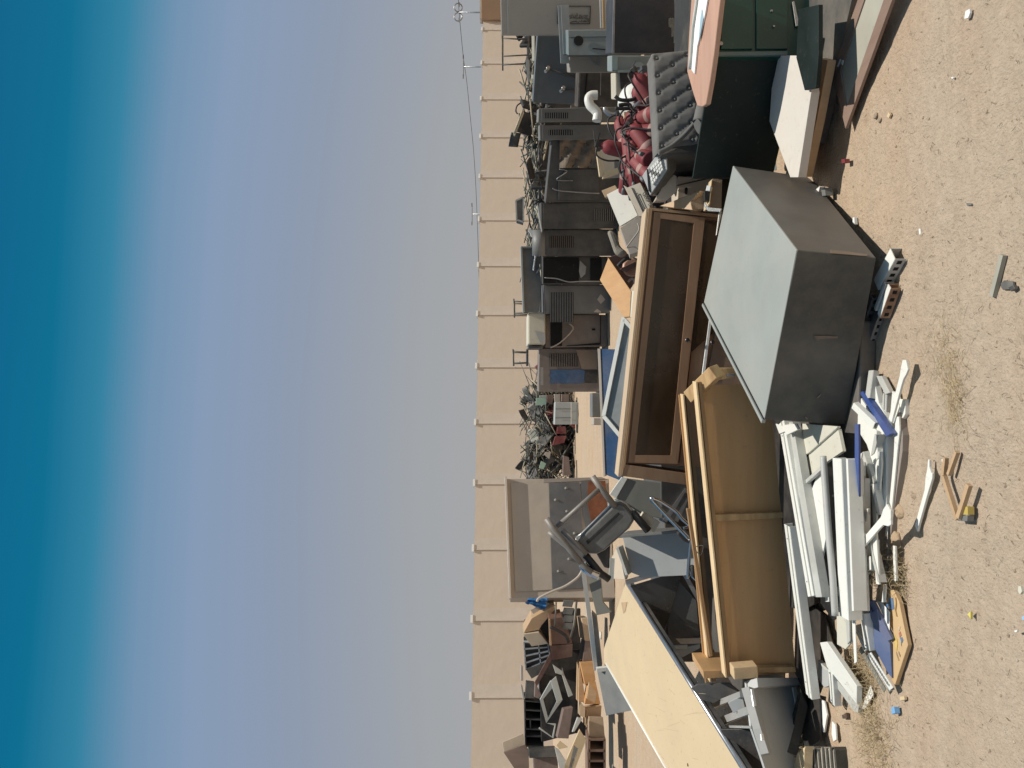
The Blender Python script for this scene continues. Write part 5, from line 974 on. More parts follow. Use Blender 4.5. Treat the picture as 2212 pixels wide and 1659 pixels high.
# ------------------------------------------------------------ plywood crate with pine rails
Yk = 4.9; pn = pl((1600, 1150), Yk, -3, 0)
t = thing('wooden_crate', 'long brown hardboard crate back with pine rails, lying in the middle of the heap', 'crate', V(-.3, Yk, .1))
spart('back_board', t, [(1510, 832), (1576, 1450), (1724, 1447), (1668, 832)], pn, .012, ply, .0, off=-.05)
w_, dp = .036, .52
def beamp(name, p0, p1, off0, off1, w, h, mt, par, lab=None):
    m = M(); m.beam(pn(p0) + pn.n * off0, pn(p1) + pn.n * off1, h, w, (0, 0, 1)); return m.build(name, mt, par, bevel=.004, label=lab)
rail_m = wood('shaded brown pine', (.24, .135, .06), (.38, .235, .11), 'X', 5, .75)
# front top rail, doubled, and the back top rail
spart('rail', t, [(1506, 824), (1514, 824), (1578, 1456), (1569, 1458)], pn, .07, rail_m, .003, off=.03)
spart('rail', t, [(1491, 1106), (1499, 1106), (1548, 1430), (1541, 1432)], pn, .03, rail_m, .003, off=-.09)
pb = pl((1500, 1150), Yk + .28, -3, 0)
spart('rail', t, [(1481, 852), (1488, 852), (1547, 1472), (1538, 1474)], pb, .08, rail_m, .003)
lit_pine = wood('sunlit sawn pine', (.62, .43, .22), (.80, .60, .36), 'X', 7, .8)  # sunlight on the rail tops put into this paler pine
m = M(); m.beam(pn((1501, 824)) + pn.n * .0, pn((1565, 1458)) + pn.n * .0, .085, .012); m.build('lit_rail_top', lit_pine, t, bevel=.002)
m = M(); m.beam(pb((1476, 852)) - pb.n * .03, pb((1534, 1472)) - pb.n * .03, .085, .012); m.build('lit_rail_top', lit_pine, t, bevel=.002)
spart('back_sheet', t, [(1466, 853), (1480, 853), (1538, 1470), (1524, 1476)], pl((1500, 1150), Yk + .34, -3, 0), .012, ply, .001)
spart('upright', t, [(1540, 1112), (1691, 1107), (1692, 1119), (1542, 1127)], pn, .045, pine, .003, off=.0)
spart('upright', t, [(1566, 1443), (1718, 1441), (1720, 1452), (1568, 1456)], pn, .045, pine, .003, off=.0)
spart('end_board', t, [(1524, 1458), (1720, 1452), (1722, 1462), (1526, 1475)], pn, .3, ply, .002, off=-.06)
spart('upright', t, [(1545, 795), (1605, 795), (1610, 812), (1535, 826)], pn, .045, pine, .003, off=-.03)
m = M(); m.beam(pn((1503, 858)) - pn.n * .12, pn((1540, 800)) + pn.n * .09, .085, .085, (.3, -1, .2)); m.build('corner_post', pine, t, bevel=.005)
spart('corner_post', t, [(1571, 1424), (1622, 1420), (1624, 1446), (1573, 1450)], pn, .09, mat('pale pine block', (.56, .40, .23), .7, 0, .15, 6, .1), .006, off=.13)
spart('metal_clip', t, b_(3, 0, 0) and qs(b_, 3, (1080, 800), (1175, 795), (1180, 830), (1085, 830)), pn, .01, steel, .001, off=.02)
m = M(); m.tube(bz([pn((1495, 1180)) + pn.n * .06, pn((1505, 1190)) + pn.n * .1, pn((1512, 1172)) + pn.n * .08, pn((1500, 1176)) + pn.n * .05], 4), .003, 5); m.build('wire_loop', black_pl, t)

# ------------------------------------------------------------ grey steel cabinet, tipped forward
gk = {(0, 0, 0): ((1893, 557), 3.80), (0, 0, 1): ((1720, 540), 3.80), (1, 0, 1): ((1583, 358), 5.10), (0, 1, 1): ((1650, 907), 4.27), (1, 1, 1): ((1520, 655), 5.58), (0, 1, 0): ((1828, 918), 4.25), (1, 0, 0): ((1752, 383), 5.02)}
K = {k: P(p, Y) for k, (p, Y) in gk.items()}; K[(1, 1, 0)] = K[(1, 0, 0)] + K[(0, 1, 0)] - K[(0, 0, 0)]
t = thing('steel_cabinet', 'large cool grey steel cabinet with dark front lying tipped in the foreground', 'cabinet', V(.6, 4.6, 0))
def face(name, ks, mt, th, off=0., ins=0.0, bevel=.003, push=0.0):
    q = [K[k] for k in ks]; c = sum(q, V(0, 0, 0)) / 4; n = (q[1] - q[0]).cross(q[3] - q[0]).normalized(); ctr = sum(K.values(), V(0, 0, 0)) / 8
    if n.dot(c - ctr) < 0: n = -n
    q = [p.lerp(c, ins) + n * off for p in q]; m = M(); m.prism(q, -n * th); return m.build(name, mt, t, bevel=bevel), n, q
ctr = sum(K.values(), V(0, 0, 0)) / 8
m = M(); kk = [(0, 0, 0), (1, 0, 0), (1, 1, 0), (0, 1, 0), (0, 0, 1), (1, 0, 1), (1, 1, 1), (0, 1, 1)]
m.add([K[k].lerp(ctr, .02) for k in kk], [(3, 2, 1, 0), (4, 5, 6, 7), (0, 1, 5, 4), (1, 2, 6, 5), (2, 3, 7, 6), (3, 0, 4, 7)]); m.build('carcass', shaded_boxside, t)
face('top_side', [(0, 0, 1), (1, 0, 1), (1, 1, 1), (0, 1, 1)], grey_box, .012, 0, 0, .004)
_, nf, qf = face('front_side', [(0, 0, 0), (0, 0, 1), (0, 1, 1), (0, 1, 0)], shaded_boxside, .012, 0, .004, .004)
shaded_side_m = mat('shaded brown worn enamel', (.125, .12, .108), .6, .0, .25, 2.2, .05, .45, (.2, .16, .12)); _, ns, qs_ = face('end_side', [(0, 0, 0), (1, 0, 0), (1, 0, 1), (0, 0, 1)], shaded_side_m, .012, 0, .004, .004)  # end side: shade and brown ground reflection put into the worn enamel colour
a1, b1 = K[(1, 1, 1)], K[(0, 1, 1)]; ntop = (K[(1, 0, 1)] - K[(0, 0, 1)]).cross(b1 - K[(0, 0, 1)]).normalized(); ntop = ntop if ntop.z > 0 else -ntop; inw = (K[(0, 0, 1)] - b1).normalized()
m = M(); m.prism([a1 + ntop * .002, b1 + ntop * .002, b1 + inw * .012 + ntop * .002, a1 + inw * .012 + ntop * .002], -ntop * .0015); m.build('door_gap', hole_m, t)
m = M(); m.beam(a1 - inw * .012, b1 - inw * .012, .022, .022, ntop); m.build('hinge_edge', grey_box, t, bevel=.003)
pf = Pl(nf, qf[0] + nf * .0); pe = Pl(ns, qs_[0]); pt_ = Pl(ntop, a1)
for q in (c_(3, 0, 0), ):
    pass
def decal(name, pts, plane, mt, off=.0035): m = M(); m.prism([plane(p) + plane.n * off for p in pts], -plane.n * .002); return m.build(name, mt, t)
stn = mat('scraped tan patch', (.2, .155, .12), .8, 0, .3, 10, .2)
decal('scrape', qs(c_, 3, (105, 345), (240, 345), (345, 352), (340, 368), (230, 372), (165, 380), (140, 398)), pf, stn)
decal('scrape', qs(c_, 3, (140, 960), (180, 925), (170, 945), (145, 968)), pf, stn)
decal('scrape', [b_(3, 1960, 1270), b_(3, 1985, 1290), b_(3, 1975, 1300), b_(3, 1955, 1280)], pf, stn)
decal('scrape', qs(c_, 2, (270, 1000), (400, 1010), (640, 1045), (640, 1062), (270, 1032)), pe, mat('rusty smear', (.25, .19, .14), .8, 0, .2, 8))

# ------------------------------------------------------------ heap of white metal and plastic trims
gT = 'white trims and profiles in the foreground heap'
def bar(name, label, cat, p0, z0, p1, z1, w, h, mt=white_m, group=gT, ch=True, lip=True):
    if group == gT: k_ = lambda p: max(.4, min(1, 1 - (p[0] - 1850) / 110)); z0 *= k_(p0); z1 *= k_(p1)
    """channel lying between two image points at the given heights; w across, h deep"""
    a, b = G(p0, z0), G(p1, z1); t = thing(name, label, cat, V((a.x + b.x) / 2, (a.y + b.y) / 2, 0), group)
    d = (b - a).normalized(); y = V(0, 0, 1).cross(d).normalized(); z = d.cross(y)
    m = M(); m.beam(a, b, w, .004); m.build('web', mt, t, bevel=.001)
    for s in (-1, 1):
        m = M(); m.beam(a + y * (s * w / 2) - z * h / 2, b + y * (s * w / 2) - z * h / 2, .004, h); m.build('flange', mt, t, bevel=.001)
    if lip:
        m = M(); m.beam(a + z * .004 + y * w * .14, b + z * .004 + y * w * .14, w * .1, .006); m.build('bead', white_e if mt is white_m else mt, t)
        for k in (.08, .92):
            m = M(); m.lathe([(.004, 0), (.004, .001)], a.lerp(b, k) + z * .003 - y * w * .2, None, 8); m.build('screw_hole', hole_m, t)
    return t
def strip(name, label, cat, pts, z0, th, mt, group=gT, z1=None, bevel=.002):
    """flat plate through image points at about height z0"""
    n = len(pts); w3 = []
    if group == gT:
        ax = sum(p[0] for p in pts) / n; k_ = max(.4, min(1, 1 - (ax - 1850) / 110)); z0 *= k_; th = min(th, z0 * .9); z1 = None if z1 is None else z1 * k_
    xs_ = [p[1] for p in pts]; lo, hi = min(xs_), max(xs_)
    for p in pts:
        zz = z0 if z1 is None else z0 + (z1 - z0) * (p[1] - lo) / (hi - lo + 1e-6)
        w3.append(G(p, zz))
    m = M(); m.prism(w3, V(0, 0, -th)); return one(name, label, cat, m, mt, group, bevel)
bar('metal_profile', 'longest white grooved profile sloping along the lower edge of the crate', 'profile', (1688, 912), .30, (1752, 1288), .26, .085, .05)
bar('metal_profile', 'broad white profile with a ragged end below the crate', 'profile', (1700, 1135), .28, (1748, 1505), .14, .085, .05)
strip('side_flange', 'greenish grey flange strip on the outer side of the longest white profile', 'profile', [(1700, 912), (1712, 912), (1775, 1290), (1762, 1290)], .27, .05, white_e)
bar('metal_channel', 'widest white channel with rolled grey edge in the middle of the trims', 'channel', (1808, 990), .26, (1824, 1335), .24, .10, .07, lip=False)
m = M(); m.tube(bz([G(p, .27) for p in ((1778, 985), (1782, 1040), (1790, 1150), (1799, 1250), (1804, 1330))], 5), .018, 10); one('round_profile', 'long grey rolled edge profile beside the widest white channel', 'profile', m, mat('greyish white plastic', (.45, .45, .42), .4, 0, .05, 4, .03, .2), gT)
for k in range(3):
    strip('metal_channel', ('inner', 'middle', 'outer')[k] + ' nested channel edge to the right of the widest white channel', 'channel', [(1827 + k * 5, 990 + k * 3), (1831 + k * 5, 992 + k * 3), (1844 + k * 3, 1320), (1840 + k * 3, 1320)], .25 - k * .03, .07, white_e if k % 2 else white_m)
strip('blue_trim', 'long blue strip running down the middle of the trims', 'trim', [(1846, 916), (1854, 916), (1855, 1090), (1853, 1200), (1852, 1312), (1846, 1312)], .225, .012, blue_st, z1=.17)
strip('blue_trim', 'shorter slanted blue strip with a dark end, upper part of the trims', 'trim', [(1856, 848), (1863, 845), (1926, 936), (1914, 943)], .13, .03, blue_st)
strip('metal_plate', 'white plate beside the slanted blue strip', 'plate', [(1857, 856), (1912, 940), (1890, 925), (1858, 890)], .11, .01, white_m)
bar('metal_profile', 'short white profile emerging from under the grey cabinet', 'profile', (1842, 876), .15, (1888, 920), .15, .035, .03, lip=False)
strip('metal_plate', 'white folded plate under the short profile, near the blue strip', 'plate', [(1850, 890), (1882, 920), (1893, 930), (1896, 990), (1885, 1000), (1872, 960), (1850, 925)], .12, .03, white_m)
strip('metal_plate', 'long narrow white plate under the middle of the slanted blue strip', 'plate', [(1882, 815), (1890, 830), (1898, 870), (1925, 920), (1936, 935), (1928, 942), (1905, 910), (1884, 860)], .10, .03, white_m)
bar('metal_profile', 'crumpled grey profile sticking up below the grey cabinet', 'profile', (1882, 800), .08, (1874, 860), .1, .05, .03, white_e, lip=False)
strip('bent_trim', 'bent white trim with a torn end near the shadow of the grey cabinet', 'trim', [(1893, 812), (1904, 812), (1922, 848), (1912, 852), (1900, 830)], .09, .025, white_e)
bar('metal_profile', 'short triple ribbed grey profile under the bone shaped bracket', 'profile', (1912, 845), .08, (1910, 890), .08, .04, .025, white_e)
def bone(label, p0, p1, w, z, flare, end=1):
    a, b = G(p0, z), G(p1, z); d = (b - a).normalized(); y = V(0, 0, 1).cross(d); L_ = (b - a).length
    o_ = [(0, -w), (L_ * .62, -w), (L_ * .72, -w * 1.1), (L_ * .82, -flare), (L_ * .9, -flare * 1.15), (L_, flare * .1), (L_ * .96, flare * 1.0), (L_ * .84, flare * .9), (L_ * .72, w * 1.2), (0, w)]
    m = M(); m.prism([a + d * u + y * v_ + V(0, 0, .002) for u, v_ in o_], V(0, 0, -.012)); one('bracket', label, 'bracket', m, white_m, gT, .002)
    m = M()
bone('bone shaped white bracket pointing up over the sand', (1923, 909), (1958, 778), .016, .07, .03)
bone('bone shaped white bracket lying across the lower middle trims', (1860, 1178), (1925, 1104), .018, .17, .045)
strip('metal_plate', 'small white crumpled plate to the right of the bone shaped bracket', 'plate', [(1935, 862), (1956, 862), (1955, 895), (1949, 905), (1940, 888)], .07, .03, white_m)
strip('metal_plate', 'white triangular offcut at the outer edge of the trims', 'plate', [(1927, 845), (1936, 850), (1942, 880), (1930, 915), (1922, 905)], .09, .02, white_m)
bar('metal_channel', 'long white channel at the outer edge, upper half', 'channel', (1909, 915), .14, (1908, 1095), .12, .06, .06)
strip('metal_channel', 'long brownish shaded channel at the outermost edge of the trims', 'channel', [(1941, 890), (1950, 940), (1949, 975), (1930, 1110), (1914, 1235), (1907, 1235), (1922, 1110), (1936, 980), (1936, 930)], .10, .05, mat('dusty mauve metal', (.26, .22, .19), .5, 0, .1, 4, .05, .3))
strip('metal_plate', 'bright white sliver along the outermost channel', 'plate', [(1934, 900), (1941, 900), (1943, 930), (1938, 975), (1926, 1100), (1921, 1085), (1930, 985)], .13, .01, white_m)
strip('metal_plate', 'large white plate with torn edge between the blue strip and outer channel', 'plate', [(1874, 976), (1903, 976), (1904, 1002), (1900, 1060), (1887, 1040), (1885, 1010)], .14, .01, white_m)
bar('metal_profile', 'grey leaning profile next to the long blue strip, upper', 'profile', (1862, 978), .14, (1886, 1045), .15, .03, .03, white_e, lip=False)
bar('metal_profile', 'greenish grey profile parallel to the long blue strip', 'profile', (1863, 1032), .16, (1863, 1110), .16, .045, .03, white_e, lip=False)
bar('metal_profile', 'white profile parallel to the long blue strip, lower', 'profile', (1864, 1085), .16, (1864, 1200), .15, .036, .03)
bar('metal_profile', 'white profile with two screw holes slanting beside the bone bracket', 'profile', (1884, 1045), .15, (1898, 1112), .15, .035, .04)
strip('metal_plate', 'narrow white plate below the slanting profile', 'plate', [(1882, 1060), (1893, 1100), (1894, 1150), (1888, 1160), (1884, 1100)], .13, .01, white_m)
bar('metal_profile', 'short holed profile near the lower end of the trims', 'profile', (1885, 1165), .14, (1886, 1230), .14, .026, .03)
strip('metal_channel', 'square white channel end facing up, lower trims', 'channel', [(1856, 1204), (1884, 1201), (1884, 1230), (1872, 1233), (1872, 1208), (1857, 1209)], .17, .05, white_m)
strip('metal_plate', 'white sliver below the bone bracket', 'plate', [(1914, 1135), (1920, 1135), (1916, 1160), (1911, 1158)], .10, .008, white_m)
strip('warped_sheet', 'large warped white panel left of the widest channel', 'panel', [(1762, 1035), (1775, 1025), (1781, 1060), (1786, 1150), (1772, 1222), (1764, 1190), (1757, 1110), (1754, 1055)], .22, .012, white_m)
strip('metal_plate', 'second narrow white panel under the warped one', 'plate', [(1786, 1180), (1789, 1200), (1779, 1245), (1772, 1220)], .18, .012, white_m)
strip('metal_plate', 'narrow white plate at the left edge of the widest channel', 'plate', [(1780, 1210), (1787, 1220), (1790, 1300), (1783, 1300)], .18, .01, white_m)
bar('metal_profile', 'short white profile with square holes beside the longest profile', 'profile', (1740, 1030), .22, (1750, 1090), .22, .03, .05, white_e, lip=False)
strip('cream_board', 'larger cream sheet panel under the grey cabinet with a diagonal fold', 'panel', [(1733, 915), (1808, 921), (1808, 924), (1747, 978), (1735, 985)], .22, .02, cream_p)
strip('cream_board', 'smaller cream sheet panel below the diagonal fold', 'panel', [(1749, 980), (1810, 926), (1820, 975), (1775, 1005), (1737, 1044), (1734, 1000)], .205, .02, cream_p)
m = M(); m.beam(G((1738, 1046), .24), G((1776, 1012), .24), .02, .02); one('edge_strip', 'narrow edge strip of the smaller cream panel', 'strip', m, white_e, gT)
for i, (a, b, lb) in enumerate((((1675, 915), (1690, 920), 'upper'), ((1690, 918), (1720, 915), 'lower'))):
    strip('crumpled_sheet', lb + ' crumpled white sheet caught between crate and grey cabinet', 'sheet', [a, b, (b[0] + 6, b[1] + 12), (a[0] + 8, a[1] + 22)], .31, .01, white_m)
strip('metal_plate', 'white plate at the foot of the widest channel', 'plate', [(1807, 1322), (1842, 1325), (1841, 1385), (1826, 1402), (1808, 1392)], .16, .01, cream_p)
strip('louvre_strip', 'slotted grey strip on the white plate at the foot of the widest channel', 'strip', [(1826, 1325), (1834, 1330), (1835, 1385), (1830, 1392)], .175, .01, white_e)
strip('metal_channel', 'broad white panel profile pointing to the lower left of the sand', 'channel', [(1771, 1388), (1786, 1386), (1851, 1482), (1850, 1520), (1786, 1440)], .14, .03, white_m, z1=.06)
strip('metal_channel', 'pale under flange of the broad white panel profile', 'channel', [(1765, 1425), (1788, 1446), (1855, 1525), (1853, 1540), (1845, 1538)], .09, .03, white_e, z1=.04)
strip('metal_plate', 'shaded grey plate between the profiles and the dark hollow', 'plate', [(1768, 1430), (1790, 1450), (1790, 1482), (1780, 1485), (1764, 1460)], .08, .02, grey_lt)
bar('metal_channel', 'short white channel end near the papers', 'channel', (1794, 1450), .10, (1799, 1520), .07, .055, .04)
strip('metal_plate', 'pointed white offcut on the dry weeds', 'plate', [(1880, 1480), (1886, 1500), (1870, 1530), (1862, 1532), (1864, 1520)], .03, .006, white_m)
strip('metal_plate', 'thin white vertical sliver standing in the dry weeds', 'plate', [(1839, 1305), (1845, 1305), (1850, 1430), (1845, 1434)], .17, .006, white_m)
bar('metal_profile', 'short grey and white end block next to the navy board', 'profile', (1862, 1322), .14, (1874, 1402), .12, .055, .05, white_m)
bar('metal_profile', 'small ribbed white profile below the end block', 'profile', (1848, 1352), .10, (1872, 1405), .09, .05, .03, white_e)
for k in range(26):
    p0 = (rnd.uniform(1765, 1935), rnd.uniform(930, 1260)); ln = rnd.uniform(25, 120); an = rnd.gauss(0.05, .35); p1 = (p0[0] + ln * math.sin(an), p0[1] + ln * math.cos(an)); w2 = rnd.uniform(2, 6)
    if p1[0] > 1945 - max(0, (p1[1] - 1000)) * .12: continue
    z_h = max(.05, .17 - abs(p0[0] - 1830) * .0008) + rnd.uniform(-.03, .03); m = M()
    q = [G((p0[0] - w2, p0[1]), z_h), G((p0[0] + w2, p0[1] + rnd.uniform(-5, 5)), z_h), G((p1[0] + w2 * .8, p1[1] + rnd.uniform(-8, 8)), z_h * .9), G((p1[0] - w2 * .7, p1[1]), z_h * .9)]
    m.prism(q, V(0, 0, -.008 - .03 * (k % 2)))
    one('trim_offcut', ['thin white', 'thin grey', 'dusty white', 'narrow pale grey'][k % 4] + ' offcut ' + ('in the upper part' if p0[1] < 1040 else 'in the middle' if p0[1] < 1150 else 'at the lower end') + ' of the white trim heap', 'offcut', m, [white_m, white_e, mat('dusty white enamel', (.62, .6, .52), .6, 0, .15, 5, .08, .5, (.45, .37, .27)), white_e][k % 4], 'loose offcuts in the white trim heap')
# slotted rail
a, b = G((1878, 1412), .10), G((1926, 1488), .04); t = thing('slotted_rail', 'white slotted rail angle lying beside the navy board', 'rail', V(a.x, a.y, 0), gT); d = (b - a).normalized(); y = V(0, 0, 1).cross(d).normalized()
m = M(); m.beam(a, b, .045, .004); m.build('web', white_m, t); m = M(); m.beam(a + y * -.028 - V(0, 0, .014), b + y * -.028 - V(0, 0, .014), .004, .03); m.build('web_side', white_e, t)
for k in range(12):
    c0 = a.lerp(b, .04 + k * .075); m = M(); m.box(c0 + V(0, 0, .0032), (.022, .012, .002), Matrix((d, y, V(0, 0, 1))).transposed() @ Euler((0, 0, .5)).to_matrix()); m.build('slot', mat('slot shade', (.25, .24, .22), .7), t)
a, b = G((1858, 1400), .07), G((1912, 1492), .03); t = thing('slotted_rail', 'olive backed slotted rail parallel to the white slotted rail', 'rail', V(a.x, a.y, 0), gT); d = (b - a).normalized(); y = V(0, 0, 1).cross(d).normalized()
m = M(); m.beam(a, b, .035, .004); m.build('web', mat('olive grey metal', (.22, .21, .17), .5, .1, .2, 6), t)
for k in range(10): m = M(); m.lathe([(.006, 0), (.006, .001)], a.lerp(b, .06 + k * .09) + V(0, 0, .0025), None, 8); m.build('round_hole', mat('hole tan', (.36, .29, .2), .8), t)
# navy board, paper, children's plywood puzzle
t = thing('navy_board', 'faded navy blue board with dark letters leaning on the puzzle board', 'board', G((1900, 1380), 0)); nb_ = pl3(G((1872, 1301), .10), G((1929, 1385), .055), G((1927, 1466), .04))
spart('face', t, [(1886, 1346), (1922, 1390), (1927, 1465), (1917, 1452), (1886, 1395), (1888, 1365)], nb_, .012, navy, .001)
spart('lettered_strip', t, [(1869, 1297), (1887, 1297), (1929, 1380), (1920, 1384), (1887, 1344), (1876, 1316)], nb_, .016, mat('slate blue laminate', (.09, .115, .22), .5, 0, .08, 3, .04, .2), .001, off=.006)
d_ = (nb_(z_(3, 560, 300)) - nb_(z_(3, 440, 160))).normalized(); e_ = nb_.n.cross(d_)
textmesh('AV', 'letters', mat('ink navy', (.015, .02, .07), .5), t, nb_(z_(3, 425, 195)) + nb_.n * .008, d_, e_, .035, .002, width=.05)
strip('white_paper', 'crumpled white sheet between the navy board and the puzzle board', 'paper', [(1893, 1298), (1904, 1300), (1921, 1322), (1921, 1340), (1921, 1362), (1910, 1335)], .065, .004, paper, None)
t = thing('puzzle_board', "children's plywood picture board with worn painted patches lying on the sand", 'board', G((1940, 1390), 0)); qb = pl3(G((1926, 1265), .055), G((1961, 1394), .035), G((1933, 1480), .03))
plyl = wood('light plywood', (.52, .34, .16), (.62, .43, .23), 'X', 2, .6)
spart('board', t, [(1914, 1300), (1920, 1276), (1930, 1274), (1942, 1301), (1961, 1394), (1933, 1480), (1927, 1470), (1925, 1388), (1921, 1360), (1921, 1340)], qb, .022, plyl, .002)
for nm, c_0, pts in (('blue_shape', (.07, .16, .30), [(548, 0), (930, 10), (955, 240), (860, 268), (850, 30)]), ('blue_shape', (.07, .16, .30), [(790, 120), (835, 115), (835, 250), (775, 195)]), ('yellow_shape', (.62, .42, .1), [(900, 760), (960, 770), (1010, 850), (1025, 960), (1010, 1110), (975, 1060), (965, 940)]), ('yellow_shape', (.6, .38, .1), [(865, 470), (900, 500), (895, 600), (865, 615)]), ('red_shape', (.42, .13, .08), [(1050, 740), (1080, 700), (1105, 780), (1070, 830)]), ('blue_shape', (.06, .15, .3), [(1075, 835), (1115, 820), (1140, 880), (1120, 940), (1095, 900)]), ('green_shape', (.16, .2, .14), [(1095, 900), (1110, 940), (1105, 1010), (1095, 960)]), ('beige_shape', (.5, .36, .25), [(880, 650), (925, 640), (930, 720), (885, 735)]), ('beige_shape', (.62, .45, .3), [(1040, 610), (1080, 600), (1070, 670), (1045, 700)]), ('brown_shape', (.3, .2, .1), [(1000, 1120), (1060, 1300), (1045, 1310), (1000, 1180)]), ('brown_shape', (.3, .2, .1), [(1045, 1110), (1085, 1200), (1075, 1235), (1045, 1160)])):
    if nm == 'blue_shape' and pts[0][0] == 548: pts = [(860, 10), (930, 10), (955, 240), (860, 268), (850, 100)]
    m = M(); m.prism([qb(z_(3, *p)) + qb.n * .0025 for p in pts], -qb.n * .002); m.build(nm, mat('paint %s' % (c_0,), c_0, .6, 0, .2, 20, .05, .3), t)
m = M(); m.tube(bz([qb(z_(3, x, y)) + qb.n * .004 for x, y in ((985, 0), (1000, 120), (985, 260), (1000, 330), (1012, 390))], 4), .004, 5); m.build('painted_trunk', mat('paint brown', (.45, .3, .13), .6), t)
strip('wood_scrap', 'brown wooden batten poking out under the weeds', 'wood', [(1898, 1250), (1906, 1250), (1900, 1301), (1890, 1301)], .06, .02, tan_w, None)
strip('white_stick', 'thin white stick between the batten and the puzzle board', 'stick', [(1908, 1262), (1913, 1262), (1910, 1301), (1904, 1301)], .08, .01, white_m, None)
strip('white_stick', 'thin white stick leaning into the weeds beside the trims', 'stick', [(1928, 1178), (1933, 1180), (1935, 1255), (1931, 1255), (1929, 1210)], .06, .012, white_m, None)
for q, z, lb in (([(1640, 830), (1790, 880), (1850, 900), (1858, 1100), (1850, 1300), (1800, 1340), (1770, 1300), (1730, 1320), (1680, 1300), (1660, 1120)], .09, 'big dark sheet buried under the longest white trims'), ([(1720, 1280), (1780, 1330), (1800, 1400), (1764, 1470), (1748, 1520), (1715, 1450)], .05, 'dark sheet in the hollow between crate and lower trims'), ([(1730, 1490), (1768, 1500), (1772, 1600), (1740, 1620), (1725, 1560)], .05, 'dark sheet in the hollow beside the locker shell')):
    strip('shade_sheet', lb, 'sheet', q, z, .01, black_pl, 'dark shade sheets under the trims')  # dark sheets in place of the shade beneath the heap
# under-fill of the trim heap
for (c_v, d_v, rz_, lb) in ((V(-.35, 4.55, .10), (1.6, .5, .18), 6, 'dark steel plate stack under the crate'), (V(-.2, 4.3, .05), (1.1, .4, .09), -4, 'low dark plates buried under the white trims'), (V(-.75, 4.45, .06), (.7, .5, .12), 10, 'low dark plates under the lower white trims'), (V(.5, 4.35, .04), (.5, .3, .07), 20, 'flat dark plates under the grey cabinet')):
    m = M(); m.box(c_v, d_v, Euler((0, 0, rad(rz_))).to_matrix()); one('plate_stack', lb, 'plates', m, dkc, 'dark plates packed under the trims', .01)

# ------------------------------------------------------------ lower left: grey bin, papers
t = thing('steel_locker', 'pale grey steel locker shell open to the sky at the lower left', 'locker', G((1760, 1580), 0)); bpn = pl3(G(b_(5, 1250, 1050), .45), G(b_(5, 1680, 1150), .10), G(b_(5, 1400, 1659), .42))
spart('floor', t, qs(b_, 5, (1190, 790), (1720, 780), (1725, 900), (1690, 1180), (1600, 1500), (1690, 1560), (1690, 1790), (1420, 1790), (1340, 1540), (1240, 1250), (1200, 900)), bpn, .015, grey_lt, .002)
spart('upper_wall', t, qs(b_, 5, (1195, 785), (1720, 778), (1700, 840), (1205, 880)), bpn, .08, grey_lt, .003, off=.08)
spart('left_flange', t, qs(b_, 5, (1125, 865), (1200, 890), (1290, 1290), (1350, 1540), (1320, 1530), (1240, 1280), (1180, 1060)), bpn, .06, mat('pale grey flange', (.30, .30, .285), .5, 0, .08, 4, .04, .2), .003, off=.07)
spart('bright_label', t, qs(b_, 5, (1140, 892), (1165, 890), (1195, 1060), (1170, 1068)), bpn, .01, mat('bright aluminium', (.7, .72, .72), .3, .3), .001, off=.075)
spart('bright_label', t, qs(b_, 5, (1238, 1342), (1260, 1338), (1272, 1400), (1245, 1405)), bpn, .01, mat('bright aluminium', (.7, .72, .72)), .001, off=.075)
spart('dark_lid', t, qs(b_, 5, (1740, 890), (1815, 1040), (1700, 1540), (1595, 1505)), pl3(G(b_(5, 1740, 890), .12), G(b_(5, 1815, 1040), .06), G(b_(5, 1595, 1505), .14)), .06, mat('green black plastic', (.014, .018, .017), .5, 0, .2, 4), .006)
spart('torn_strip', t, qs(b_, 5, (1630, 855), (1665, 850), (1690, 960), (1720, 920), (1690, 1100), (1660, 1010)), bpn, .01, white_m, .001, off=.02)
for (x0_, y0_, x1_, y1_, w_) in ((790, 1060, 1150, 920, .035), (880, 1215, 1230, 1080, .045), (890, 1240, 1260, 1250, .014)):
    m = M(); m.beam(G(b_(5, x0_, y0_), .48), G(b_(5, x1_, y1_), .48), w_, .03); one('angle_bar', {.035: 'upper pale punched bar bridging from the cream cabinet to the locker shell', .045: 'lower thick pale bar bridging to the locker shell', .014: 'thin rod below the two bars bridging to the locker shell'}[w_], 'bar', m, mat('pale grey flange', (.3, .3, .285)))
slab('steel_sheet', 'pale grey sheet seen between the two bridging bars', 'panel', qs(b_, 5, (1005, 1005), (1150, 930), (1180, 1060), (1060, 1110)), pl(b_(5, 1100, 1020), 4.9, 0, 20), .01, grey_lt)
slab('steel_sheet', 'dark sheet with two knobs behind the locker shell', 'panel', qs(b_, 5, (700, 820), (1020, 810), (1130, 900), (920, 980), (800, 1050), (640, 860)), pl(b_(5, 850, 900), 5.3, 0, 20), .02, dkc)
slab('steel_sheet', 'black sheet lying under the end of the locker shell', 'panel', qs(b_, 5, (930, 1270), (1260, 1270), (1350, 1560), (1390, 1760), (1200, 1760)), pl(b_(5, 1150, 1450), 4.9, 0, 40), .02, black_pl)
